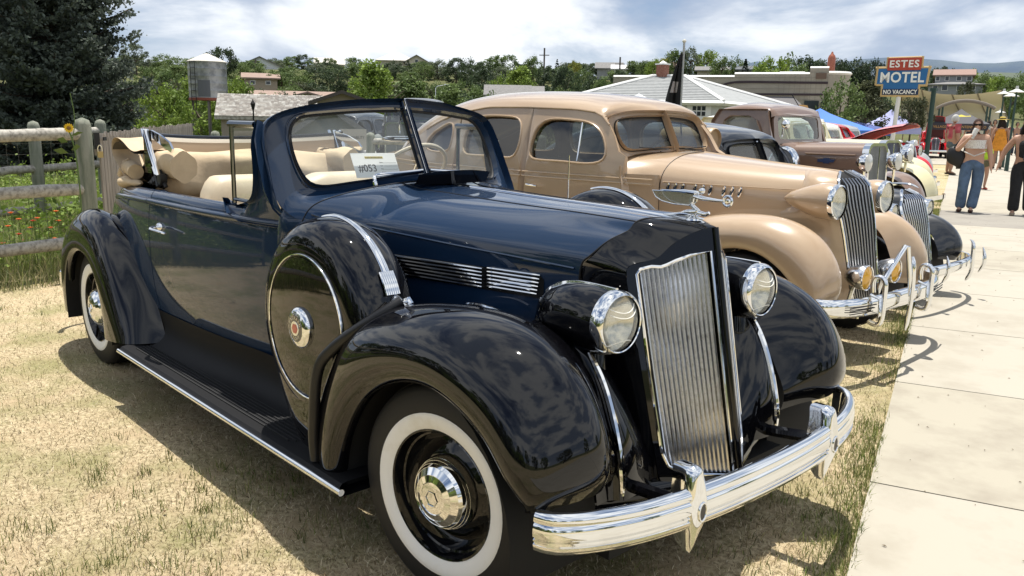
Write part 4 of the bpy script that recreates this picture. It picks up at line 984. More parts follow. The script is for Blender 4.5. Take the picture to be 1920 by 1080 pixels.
    # radiator shell: profile in (w,z), front edge on the raked V plane
    def fx(w, z): return .474+.197*(1.238-z)-.60*w
    yoke = [(0, 1.240), (.035, 1.234), (.075, 1.219), (.115, 1.198), (.150, 1.172), (.172, 1.151), (.186, 1.141), (.215, 1.133), (.262, 1.121), (.276, 1.108), (.279, 1.07)]
    for s in (-1, 1):
        front = [(fx(w, z), s*w, z) for w, z in yoke]
        back = [tuple(np.array(seam_p)*np.array([1, s, 1])+np.array([.003, 0, 0])) for seam_p in seam[:7]]
        sm = nspline(np.array(back), 60); ff = nspline(np.array(front), 60)
        A = np.array([sm+(ff-sm)*t+np.array([0, 0, .006*math.sin(math.pi*t)]) for t in np.linspace(0, 1, 14)])
        m = MB(); m.grid(A, flip=(s > 0))
        # side of the shell, tapering down
        rows = []
        for z in np.linspace(1.10, .42, 14):
            wf = .279-(1.10-z)*.045; rows.append([(.155+.0*(1.1-z)+(1.1-z)*.12, s*(.302-(1.1-z)*.06), z), (.25+(1.1-z)*.13, s*(.300-(1.1-z)*.06), z), (fx(wf, z)-.02, s*(wf+.006), z), (fx(wf, z), s*wf, z)])
        m.grid(net(rows, 20, 16), flip=(s < 0)); m.obj('radiator_shell', M_black, car, angle=45)
        # front face of the shell around the grille opening
        outl = [(0.0, 1.240)]+[(w, z) for w, z in yoke[1:]]+[(.262, .75), (.248, .45), (.235, .40), (.0, .36)]
        gr = [(.022, 1.163), (.087, 1.149), (.130, 1.134), (.160, 1.120), (.178, 1.114), (.205, 1.116), (.238, 1.108), (.250, 1.092), (.243, .78), (.232, .52), (.216, .472), (.180, .448), (.11, .436), (.022, .432)]
        mm = MB(); sheet(mm, outl, [gr], lambda w, z: (fx(w, z), s*w, z), .06, .03, flip=(s < 0)); mm.obj('shell_face', M_black, car, angle=50)
        # thin chrome frame of the opening
        m = MB(); gg = np.array(gr); g2 = np.vstack([gg, gg[:1]]); P = [(fx(w, z)+.002, s*w, z) for w, z in gg]; m.tube(P, .0055, 6, closed=True); m.obj('grille_frame', M_chrome, car)
        # vertical bars, each one a part
        def top(w): return float(np.interp(w, [g[0] for g in gr[:8]], [g[1] for g in gr[:8]]))-.006
        def bot(w): return float(np.interp(w, [.022, .11, .18, .216, .232], [.436, .440, .452, .476, .53]))
        nb = 15
        for k in range(nb):
            w0 = .034+k*(.214/nb); w1 = .030+k*(.198/nb)
            zz = np.linspace(top(w0), bot(w1), 10); m = MB(); A = []
            for i, z in enumerate(zz):
                w = w0+(w1-w0)*i/9; xx = fx(w, z)-.004
                d = (-.6*0, 0)
                hw = .0056; A.append([(xx-.030, s*(w-hw*.9), z), (xx-.010+.6*hw, s*(w-hw*.8), z), (xx+.002, s*w, z), (xx-.010-.6*hw, s*(w+hw*.8), z), (xx-.030, s*(w+hw*.9), z)])
            m.grid(A, flip=(s > 0)); m.obj('grille_bar', M_chrome_old, car, angle=35)
        m = MB(); m.add([(fx(0, 1.16)-.06, 0, 1.2), (fx(.25, 1.1)-.05, s*.255, 1.13), (fx(.24, .5)-.05, s*.24, .42), (fx(0, .45)-.06, 0, .42)], [(0, 1, 2, 3)]); m.obj('radiator_core', mat('radiator_core', (.03, .029, .027), .6), car)
    m = MB(); zc = np.linspace(1.238, .38, 16); m.tube([(fx(0, z)-.004, 0, z) for z in zc], .013, 10); m.obj('grille_centre_bar', M_black, car)
    # valance pan beneath the grille and bumper brackets
    m = MB(); rows = [[(.36+.0, y, .44), (.56-abs(y)*.35, y, .43), (.60-abs(y)*.35, y, .40), (.58-abs(y)*.35, y, .35), (.40, y, .33)] for y in np.linspace(-.55, .55, 16)]
    m.grid(net(rows, 30, 12), flip=True); m.obj('lower_pan', M_black, car, angle=60)
    for s in (-1, 1):
        m = MB(); m.tube([(.40, s*.38, .44), (.56, s*.39, .455), (.69, s*.40, .47)], .022, 8); m.obj('bumper_bracket', M_black, car)
    # mascot: a kneeling winged figure holding a wheel, on a long base
    mo = empty('hood_ornament', parent=car)
    m = MB(); m.grid(net([[(.28, -.004, 1.257), (.34, -.006, 1.262), (.42, -.004, 1.257)], [(.30, -.004, 1.264), (.36, -.004, 1.270), (.43, -.003, 1.262)], [(.30, .004, 1.264), (.36, .004, 1.270), (.43, .003, 1.262)]], 6, 10))
    m.lathe([(.028, 0), (.026, .006), (.016, .012), (.010, .018)], (.385, 0, 1.254), (0, 0, 1), 24)
    m.tube(nspline([(.26, 0, 1.262), (.31, 0, 1.267), (.36, 0, 1.272), (.41, 0, 1.262)], 14), [.003, .005, .007, .009, .011, .012, .013, .013, .013, .012, .011, .010, .008, .005], 10, sq=.5)
    m.obj('ornament_base', M_chrome, mo)
    m = MB()
    m.tube(nspline([(.33, 0, 1.272), (.365, 0, 1.279), (.40, 0, 1.286), (.378, 0, 1.30), (.372, 0, 1.318), (.385, 0, 1.337), (.398, 0, 1.345)], 24), [.004, .006, .008, .010, .011, .012, .012, .011, .010, .009, .009, .008, .0085, .009, .0095, .010, .010, .009, .008, .007, .005, .005, .005, .005], 10, sq=.8)
    m.tube([(.402, 0, 1.280), (.43, 0, 1.276), (.445, 0, 1.283)], [.009, .008, .005], 8)
    m.lathe([(.0005, .011), (.006, .010), (.010, .004), (.0105, -.002), (.008, -.008), (.0005, -.012)], (.411, 0, 1.352), (.7, 0, .7), 12)
    m.tube([(.388, -.010, 1.333), (.42, -.012, 1.328), (.47, -.006, 1.326), (.50, -.002, 1.326)], [.006, .0055, .0045, .004], 8); m.tube([(.388, .010, 1.333), (.42, .012, 1.328), (.47, .006, 1.326), (.50, .002, 1.326)], [.006, .0055, .0045, .004], 8)
    m.obj('ornament_figure', M_chrome, mo, angle=60)
    m = MB(); P = [(.512+.016*math.cos(t), 0, 1.327+.016*math.sin(t)) for t in np.linspace(0, 2*math.pi, 20, endpoint=False)]; m.tube([(p[0], 0, p[2]) for p in P], .0045, 8, closed=True); m.lathe([(.0005, -.006), (.007, -.005), (.007, .005), (.0005, .006)], (.512, 0, 1.327), (0, 1, 0), 12); m.obj('ornament_wheel', M_chrome, mo)
    for s in (-1, 1):
        W_ = [(.39, 1.342), (.345, 1.345), (.29, 1.345), (.225, 1.343), (.24, 1.322), (.265, 1.310), (.31, 1.303), (.37, 1.302), (.385, 1.315)]
        m = MB(); m.slab(W_, lambda a, b, h: (a, s*(.009+(.39-a)*.10)+h, b), .003); m.obj('ornament_wing', mat('wing_glass', (.45, .43, .38), .12, .5, alpha=.55), mo, smooth=False, fixn=True)
        m = MB(); m.tube([(a, s*(.009+(.39-a)*.10)+.0015, b) for a, b in W_], .0022, 6, closed=True); m.tube([(.39, s*.01, 1.345), (.33, s*.016, 1.348), (.27, s*.021, 1.346)], [.006, .0045, .002], 6); m.obj('wing_edge', M_chrome, mo)
    # ---- bumper with two guards
    Pp, N = plan_path([(.735, 0), (.73, .2), (.712, .40), (.685, .56), (.64, .70), (.595, .785), (.56, .822), (.53, .832)], 60)
    bp = [(.0, .068), (.016, .075), (.030, .071), (.038, .059), (.041, .044), (.036, .037), (.041, .030), (.044, .012), (.043, -.006), (.035, -.010), (.035, -.013), (.041, -.017), (.041, -.021), (.035, -.025), (.035, -.028), (.041, -.032), (.037, -.052), (.022, -.064), (.004, -.066), (-.004, -.05), (-.004, .05)]
    m = MB(); prof_sweep(m, np.c_[Pp, np.full(len(Pp), .470)], [(a*.92, b*.90) for a, b in bp], np.c_[N, np.zeros(len(N))]); b = m.obj('front_bumper', M_chrome, car, fixn=True, angle=50)
    for s in (-1, 1):
        m = MB(); rows = []
        for z, w, f, bk in ((.600, .006, .045, .0), (.597, .018, .060, -.006), (.590, .026, .070, -.006), (.578, .030, .075, -.004), (.56, .034, .078, .0), (.52, .040, .084, .0), (.47, .044, .088, .0), (.43, .040, .085, .0), (.40, .030, .078, .0), (.365, .017, .068, .005), (.335, .007, .058, .02), (.322, .002, .052, .03)):
            rows.append([(.672+bk, -w, z), (.672+bk+.02, -w, z), (.672+f-.012, -w*.85, z), (.672+f, 0, z+.002), (.672+f-.012, w*.85, z), (.672+bk+.02, w, z), (.672+bk, w, z)])
        A = net(rows, 30, 26); A[:, :, 1] += s*.40; m.grid(A, flip=False); A2 = A[:, [0, -1]]; m.grid(A2, flip=True); g = m.obj('bumper_guard', M_chrome, b, angle=60)
        m = MB(); ox = .7615; P = [(ox-.002, s*.40+.018*math.cos(t), .468+.028*math.sin(t)) for t in np.linspace(0, 2*math.pi, 24, endpoint=False)]; m.tube(P, .004, 6, closed=True); m.obj('guard_ring', M_chrome, g)
        m = MB(); m.poly([(ox-.001, s*.40+.018*math.cos(t), .468+.028*math.sin(t)) for t in np.linspace(0, 2*math.pi, 24, endpoint=False)]); m.obj('guard_inset', mat('guard_dark', (.03, .025, .02), .3), g)
        m = MB(); m.lathe([(.0005, .006), (.016, .005), (.022, .0)], (0, 0, 0), (1, 0, 0), 16, Matrix.Translation((.605, s*.80, .470))@Matrix.Rotation(s*.95, 4, 'Z')@Matrix.Diagonal((1, 1, .5, 1))); m.obj('bumper_bolt', M_chrome, b)
    # ---- windshield
    def wx(w, z): return -.447-.25*w-.52*z-(max(0, w-.50)/.18)**2*.045
    fo = [(0, 1.648), (.14, 1.643), (.27, 1.633), (.45, 1.607), (.565, 1.577), (.625, 1.535), (.650, 1.46), (.663, 1.36), (.668, 1.26), (.662, 1.20), (.635, 1.15), (.59, 1.12), (.52, 1.14), (.40, 1.195), (.25, 1.235), (.12, 1.262), (0, 1.275)]
    gh = [(.010, 1.322), (.13, 1.309), (.25, 1.292), (.38, 1.277), (.48, 1.268), (.525, 1.280), (.548, 1.32), (.558, 1.39), (.556, 1.46), (.54, 1.52), (.50, 1.562), (.42, 1.580), (.30, 1.592), (.15, 1.602), (.010, 1.607)]
    fo = [tuple(p) for p in nspline(np.array(fo), 60)]
    gh2 = nspline(np.array(gh[:]), 50); gh2 = [tuple(p) for p in gh2]
    for s in (-1, 1):
        m = MB(); sheet(m, fo, [gh2], lambda w, z: (wx(w, z), s*w, z), .035, .034, flip=(s > 0))
        # inside face
        m.obj('windshield_frame', M_navy, car, angle=42, fixn=False)
        m = MB(); P = [(wx(w, z)-.004, s*w, z) for w, z in gh2]; m.tube(P, .008, 8, closed=True); m.obj('glass_seal', M_rubber, car)
        m = MB(); P = [(wx(w, z)+.004, s*w, z) for w, z in nspline(np.array([(w*1.0+(.016 if w > .1 else 0), z+(.014 if z > 1.45 else -.008)) for w, z in gh]), 50)]; m.tube(P, .0035, 6); m.obj('frame_bead', M_navy, car)
        m = MB(); sheet(m, gh2, [], lambda w, z: (wx(w, z)-.010, s*w, z), .2, 0, flip=(s > 0)); m.obj('windshield_glass', WS_GLASS, car)
        # pillar side running down into the cowl
        rows = []
        for z, x0, x1, w in ((1.60, -1.43, -1.46, .50), (1.55, -1.405, -1.455, .615), (1.48, -1.385, -1.45, .648), (1.36, -1.33, -1.43, .660), (1.26, -1.27, -1.405, .667), (1.165, -1.10, -1.31, .655), (1.13, -1.02, -1.28, .62)):
            rows.append([(wx(w, z)+.002, s*w, z), ((wx(w, z)+x1)/2+.01, s*(w+.012), z), (x1, s*(w+.006), z), (x1-.004, s*(w-.03), z)])
        m = MB(); m.grid(net(rows, 26, 14), flip=(s > 0)); m.obj('windshield_pillar', M_navy, car, angle=60)
        FO = nspline(np.array([(-1.80, 1.166), (-1.64, 1.170), (-1.53, 1.182), (-1.462, 1.215), (-1.432, 1.28), (-1.432, 1.40), (-1.452, 1.53)]), 30).tolist()+[(-1.435, 1.545), (-1.41, 1.46), (-1.37, 1.36), (-1.325, 1.265), (-1.30, 1.19), (-1.27, 1.15), (-1.25, 1.12), (-1.25, 1.10), (-1.56, 1.10), (-1.68, 1.125)]
        def fy(x, z):
            W_ = Wb(x); y0 = float(np.interp(z, [1.10, 1.13, 1.152, 1.168], [W_, W_-.008, W_-.018, W_-.045]))+.002; t = min(1, max(0, (x+1.66)/.16)); t = t*t*(3-2*t)
            t2 = min(1, max(0, (z-1.16)/.08)); return (x, s*(y0*(1-t)+((W_+.004)*(1-t2)+.672*t2)*t-max(0, z-1.45)*.35), z)
        m = MB(); sheet(m, FO, [], fy, .04, .03, flip=(s < 0)); m.obj('cowl_fillet', M_navy, car, angle=50)
        # vent window frame with its glass
        vf = MB(); q = [(-1.425, 1.185), (-1.708, 1.185), (-1.706, 1.535), (-1.480, 1.535), (-1.440, 1.40), (-1.415, 1.28)]
        y = s*.665; vf.tube([(-1.708, y, 1.17), (-1.706, y, 1.53)], .011, 8); vf.tube([(-1.72, y, 1.533), (-1.46, y, 1.533)], .016, 8); vf.tube([(-1.70, y, 1.19), (-1.45, y, 1.19)], .009, 8)
        fo_ = vf.obj('vent_window_frame', mat('dark_chrome', (.16, .17, .18), .12, 1), car); m = MB(); m.poly([(a, y, b) for a, b in (q if s < 0 else q[::-1])]); m.obj('vent_window_glass', M_glass, fo_)
        # hinge of the wiper and the wipers
        m = MB(); m.tube(nspline([(-1.125, s*.27, 1.275), (-1.13, s*.272, 1.30), (-1.145, s*.26, 1.318), (-1.14, s*.18, 1.328), (-1.11, s*.02, 1.340)], 14), [.010, .010, .009, .007]+[.005]*10, 8); m.tube([(wx(.25, 1.312)+.012, s*.24, 1.312), (wx(.02, 1.335)+.012, s*.015, 1.337)], .0045, 6); m.obj('wiper', M_chrome, car)
    m = MB(); m.tube([(wx(0, z)+.012, 0, z) for z in (1.650, 1.5, 1.30)], .012, 10, sq=.8); m.obj('windshield_post', M_navy, car)
    m = MB(); m.tube([(wx(0, z)+.022, 0, z) for z in (1.652, 1.5, 1.305)], .007, 8); m.obj('post_trim', M_chrome, car)
    m = MB(); rows = [[(wx(w, zz)-.02, y, zz+.003), (wx(w, zz)-.06, y, zz+.006), (wx(w, zz)-.10, y, zz-.008)] for y in np.linspace(-.56, .56, 25) for w in [abs(y)] for zz in [float(np.interp(w, [0, .27, .45, .565], [1.648, 1.633, 1.607, 1.577]))]]
    m.grid(rows, flip=False); m.obj('header_cap', M_black, car, angle=60)
    # raised cowl ventilator, black, open in front of the windshield
    q = [(-1.03, -.155), (-.93, -.175), (-.90, 0), (-.93, .175), (-1.03, .155)]
    m = MB(); A = [[(-1.06, y*1.0, 1.322-.3*y*y), (-.98, y, 1.340-.3*y*y), (-.86-abs(y)*.15, y, 1.352-.35*y*y)] for y in np.linspace(-.20, .20, 13)]
    m.grid(A, flip=False); A2 = [[(-.86-abs(y)*.15, y, 1.352-.35*y*y), (-.90-abs(y)*.12, y, 1.29)] for y in np.linspace(-.20, .20, 13)]; m.grid(A2); m.obj('cowl_vent', M_black, car, angle=60)
    # aerial
    m = MB(); m.tube([(-.62, .44, 1.14), (-.62, .44, 1.30), (-.62, .44, 1.42)], [.003, .0022, .0018], 6); m.lathe([(.008, 0), (.006, .012), (.003, .02)], (-.62, .44, 1.14), (0, 0, 1), 10); m.obj('aerial', M_chrome, car)
    # ---- interior
    m = MB(); m.grid([[(-1.22, y, 1.22), (-1.32, y, 1.235), (-1.40, y, 1.22), (-1.42, y, 1.05), (-1.35, y, .95)] for y in np.linspace(-.56, .56, 12)]); m.obj('dashboard', mat('dash_navy', (.02, .025, .035), .35), car, angle=60)
    m = MB(); m.box((-2.3, 0, .42), (2.4, 1.3, .04)); m.obj('floor_mat', M_dark, car)
    for s in (-1, 1):
        xs = np.linspace(-3.25, -1.35, 20)
        m = MB(); m.grid([[(x, s*(Wb(x)-.075), 1.150), (x, s*(Wb(x)-.085), 1.13), (x, s*(Wb(x)-.095), .95), (x, s*(Wb(x)-.095), .45)] for x in xs], flip=(s < 0)); m.obj('door_lining', M_leather, car)
    def cushion(x0, x1, y0, y1, z0, z1, r=.07, nseam=6, tilt=0):
        m = MB(); A = []
        for i, y in enumerate(np.linspace(y0, y1, 49)):
            e = min(1, min(y-y0, y1-y)/.09); e = math.sqrt(max(0, 1-(1-e)**2)) if e < 1 else 1
            gro = 1-.10*abs(math.cos(math.pi*(y-y0)/(y1-y0)*nseam))**24
            hx, hz = (x1-x0)/2, (z1-z0)/2; row_ = []
            for t in np.linspace(0, 2*math.pi, 28, endpoint=False):
                c_, s_ = math.cos(t), math.sin(t); k = .55
                xx = math.copysign(abs(c_)**k, c_)*hx*(.75+.25*e)*gro; zz = math.copysign(abs(s_)**k, s_)*hz*(.6+.4*e)*gro
                row_.append(((x0+x1)/2+xx-tilt*zz, y, (z0+z1)/2+zz-(1-e)*hz*.25))
            A.append(row_)
        m.grid(np.array(A), cv=True, flip=False)
        return m
    seat = empty('bench_seat', parent=car)
    cushion(-2.34, -2.12, -.60, .60, .72, 1.262, nseam=2, tilt=.15).obj('seat_back', M_leather, seat, angle=60, fixn=True)
    cushion(-2.15, -1.62, -.60, .60, .58, .80, nseam=2).obj('seat_cushion', M_leather, seat, angle=60, fixn=True)
    rs = empty('rear_seat', parent=car)
    cushion(-3.15, -2.95, -.55, .55, .75, 1.12, nseam=4, tilt=.2).obj('seat_back', mat('brown_leather', (.33, .19, .10), .5), rs, angle=60, fixn=True)
    # steering wheel, column and mirror
    c = Vector((-1.72, .34, 1.28)); ax = Vector((-.72, 0, .69)).normalized(); e1 = Vector((0, 1, 0)); e2 = ax.cross(e1)
    sw = empty('steering_wheel', parent=car); m = MB(); m.tube([tuple(c+.215*(math.cos(t)*e1+math.sin(t)*e2)) for t in np.linspace(0, 2*math.pi, 48, endpoint=False)], .0115, 8, closed=True); m.obj('wheel_rim', mat('ivory_plastic', (.62, .55, .42), .3), sw)
    m = MB()
    for a in (0, 120, 240):
        for d in (-.04, 0, .04):
            t = math.radians(a-90)+d*1.5; m.tube([tuple(c-.02*ax), tuple(c+.21*(math.cos(t)*e1+math.sin(t)*e2))], .0025, 5)
    m.lathe([(.03, -.03), (.03, 0), (.02, .012), (.0005, .014)], tuple(c-.01*ax), tuple(ax), 16); m.obj('wheel_spokes', M_chrome, sw)
    m = MB(); m.tube([tuple(c-.03*ax), tuple(c-.5*ax)], .022, 8); m.obj('steering_column', M_black, sw)
    m = MB(); m.tube([(-1.30, 0, 1.60), (-1.33, 0, 1.54), (-1.325, 0, 1.50)], .005, 6); m.tube([(-1.33, -.09, 1.475), (-1.335, -.05, 1.475), (-1.335, .05, 1.475), (-1.33, .09, 1.475)], [.01, .022, .022, .01], 10, sq=.6); m.obj('rear_view_mirror', M_chrome, car, fixn=True)
    # ---- lowered canvas top
    ct = empty('folded_top', parent=car)
    def zh(y): return 1.432+.030*(abs(y)/.62)**2.2
    def xh(y): return -3.20+.24*(abs(y)/.62)**1.6
    ys = np.linspace(-.60, .60, 41)
    m = MB(); m.grid([[(xh(y)-.02, y, zh(y)-.012), (xh(y)-.015, y, zh(y)+.006), (xh(y)+.0, y, zh(y)+.010), (xh(y)+.012, y, zh(y)+.004), (xh(y)+.014, y, zh(y)-.010)] for y in ys], flip=True); m.obj('header_edge', M_black, ct, angle=60)
    m = MB(); m.grid([[(xh(y)+.013, y, zh(y)-.008), (xh(y)+.018, y, zh(y)-.02), (xh(y)+.022, y, zh(y)-.034)] for y in ys], flip=True); m.obj('header_piping', mat('cream_piping', (.72, .66, .55), .5), ct)
    m = MB(); m.grid([[(xh(y)+.020, y, zh(y)-.034), (xh(y)+.026, y, zh(y)-.06), (xh(y)+.030, y, zh(y)-.105)] for y in ys], flip=True); m.obj('header_band', mat('header_cloth', (.40, .31, .22), .8, bump=(200, .2, .002)), ct)
    # the big soft fold of canvas
    A = []
    for y in np.linspace(-.57, .57, 61):
        e = min(1, (.60-abs(y))/.10); w1 = .012*math.sin(y*11+.6)+.008*math.sin(y*23); sag = .02*math.cos(y*3.2)
        hx, hz = .20*e**.5, .130*e**.5; r_ = []
        for t in np.linspace(0, 2*math.pi, 36, endpoint=False):
            c_, s_ = math.cos(t), math.sin(t)
            r_.append((-3.13+xh(y)+3.18+hx*math.copysign(abs(c_)**.8, c_)+.02*math.sin(t*3+y*6), y, 1.215+sag*.5+hz*math.copysign(abs(s_)**.75, s_)+w1*.6*c_+.01*math.sin(t*4+y*9)))
        A.append(r_)
    m = MB(); m.grid(np.array(A), cv=True); m.obj('canvas_fold', M_canvas, ct, angle=70, fixn=True)
    for s in (-1, 1):
        # end roll of canvas under the side rail
        A = []
        for t in np.linspace(0, 1, 20):
            x = -2.62-.48*t; r_ = []
            for a in np.linspace(0, 2*math.pi, 24, endpoint=False):
                r_.append((x+.0*math.cos(a), s*(.54)+.075*math.cos(a)*(1-.25*t), 1.285+.010*math.sin(8*t)+.085*math.sin(a)*(1-.1*t)+.02*t+.006*math.sin(5*a+4*t)))
            A.append(r_)
        m = MB(); m.grid(np.array(A), cv=True)
        k = 24; b0 = m.n-20*k; m.f.append(tuple(b0+i for i in range(k))); m.m.append(0)
        m.obj('canvas_roll', M_canvas, ct, angle=70, fixn=True)
        # three chromed side rails, sloping down to the pivot
        for k in range(3):
            m = MB(); dx = -.02-.055*k
            m.tube([(-2.90+dx, s*(.625-.008*k), 1.485), (-2.84+dx*.9, s*(.625-.008*k), 1.36), (-2.745+dx*.75, s*(.63-.008*k), 1.235)], .0115, 8, sq=.6); m.obj('side_rail', M_chrome, ct)
        m = MB(); m.box((-2.93, s*.62, 1.36), (.10, .012, .24), T=None); m.obj('rail_web', M_black, ct)
        m = MB(); m.slab([(-2.93, 1.482), (-2.93, 1.44), (-2.72, 1.385), (-2.64, 1.365), (-2.62, 1.385), (-2.66, 1.42), (-2.78, 1.455)], lambda a, b, h: (a, s*.60+h, b), .012); m.obj('latch_plate', M_chrome, ct, smooth=False, fixn=True)
        m = MB()
        for k in range(9): m.tube([(-2.74-.02*k, s*(.60+.02*(k % 2)), 1.17+.012*(k % 3)), (-2.80-.02*k, s*.61, 1.26-.01*k)], .012, 6)
        m.lathe([(.0005, .02), (.03, .018), (.03, -.02)], (-2.77, s*.61, 1.215), (0, s, 0), 12); m.obj('pivot_linkage', mat('black_linkage', (.02, .02, .02), .5), ct)
        # loose flap of canvas looping behind the rails
        P = nspline([(-2.93, s*.60, 1.37), (-3.08, s*.60, 1.37), (-3.20, s*.60, 1.405), (-3.33, s*.60, 1.425), (-3.43, s*.60, 1.39), (-3.44, s*.60, 1.33), (-3.36, s*.60, 1.27), (-3.27, s*.60, 1.22), (-3.2, s*.60, 1.18)], 40)
        m = MB(); m.grid([[(p[0], s*(.60+.10*q)*1.0, p[2]-.012*abs(q)*5*math.sin(i*.2)*.3) for q in (-1, -.6, -.2, .2, .6)] for i, p in enumerate(P)]); m.obj('canvas_flap', M_canvas, ct, angle=80)
        m = MB(); m.grid([[(p[0]*1.0+.01, s*(.60+.10*q)*1.0, p[2]-.022) for q in (-1, -.2, .6)] for p in P[2:24]], flip=True); m.obj('flap_lining', mat('canvas_lining', (.10, .085, .065), .9), ct)
        # boot gathered on the rear quarter
        A = []
        for t in np.linspace(0, 1, 22):
            x = -3.62+.62*t; y = s*(.52+.13*min(1, t*1.6)); r0 = .035*math.sin(math.pi*min(1, .12+t*.9))**.5+.006*math.sin(t*22)
            A.append([(x, y+r0*1.6*math.cos(a), 1.172+.012*(1-t)-.05*(1-t)**2+r0*math.sin(a)) for a in np.linspace(0, 2*math.pi, 14, endpoint=False)])
        m = MB(); m.grid(np.array(A), cv=True); m.tube(nspline([(-3.42, s*.62, 1.20), (-3.36, s*.62, 1.27), (-3.32, s*.60, 1.30)], 8), [.028, .024, .02, .018, .016, .014, .012, .01], 8)
        m.tube([(-3.36, s*.60, 1.245), (-3.22, s*.62, 1.25), (-3.10, s*.64, 1.235)], [.045, .048, .045], 12); m.obj('boot_edge', M_canvas, ct, angle=70, fixn=True)
        m = MB()
        for k in range(3): m.tube(nspline([(-2.85-.05*k, s*.50, 1.18), (-3.0, s*.52, 1.27-.02*k), (-3.2, s*.53, 1.26-.03*k), (-3.3, s*.53, 1.18)], 12), .03, 8)
        m.obj('top_bow_padding', mat('dark_lining', (.03, .03, .03), .8), ct)
    # numbered entry card standing inside the windshield
    return car
M_navy_side = M_navy
GLASS_LENS = glass('lamp_glass', (.90, .89, .84), 1.3, dens=.17)
WS_GLASS = glass('windshield_glass', (.90, .93, .92), 1.35, dens=.05)
CAR1 = build_convertible()
for cx, st in ((0.01, 8.0), (-3.547, 0)):
    for s in (-1, 1): wheel_group(CAR1, (cx, s*.715, .372 if st else .362), s, R=.368, w=.17, rw=.277, ri=.220, cap=.125, steer=math.radians(st), name='wheel')
# entry card
def entry_card():
    o = empty('entry_card', (0, 0, 0), 0, 'white entry card reading #053 propped behind the convertible windshield', 'card')
    p = Vector((-1.285, -.265, 1.300)); xa = Vector((.25*.21, .215, 0)).normalized()*1; ya = Vector((-.52, -.0, 1)).normalized()
    za = xa.cross(ya).normalized()
    M0 = Matrix((xa, ya, za)).transposed().to_4x4(); M0.translation = p
    m = MB(); m.box((.108, .062, 0), (.216, .124, .0012), T=M0); m.obj('card_sheet', mat('white_card', (.82, .82, .80), .7), o, smooth=False)
    def txt(body, x, y, size, mt, nm, ax='LEFT', bold=0, **kw):
        t = text_obj(nm, body, size, mt, o, .0003, ax, 'BOTTOM_BASELINE', bold, sx=.8, **kw); t.data.transform(M0@Matrix.Translation((x, y, .0011))); return t
    ink = mat('black_ink', (.01, .01, .01), .7)
    for q_ in (0, .0014): txt('#053', .062+q_, .046, .052, ink, 'card_number', width=.086, height=.040)
    for i, wd in enumerate(('Name', 'Year', 'Make', 'Model')):
        txt(wd, .129, .073-i*.0165, .008, ink, 'form_line_text'); m = MB(); m.box((.178, .0735-i*.0165, .0009), (.066, .0009, .0004), T=M0); m.obj('form_line', ink, o, smooth=False)
    m = MB(); m.box((.108, .101, .0009), (.088, .011, .0006), T=M0); m.obj('logo_band', mat('logo_gold', (.55, .43, .05), .6), o, smooth=False)
    m = MB()
    for k in range(12): m.box((.070+k*.0068, .101, .0014), (.0038, .007, .0004), T=M0)
    m.obj('logo_lettering', ink, o, smooth=False)
entry_card()
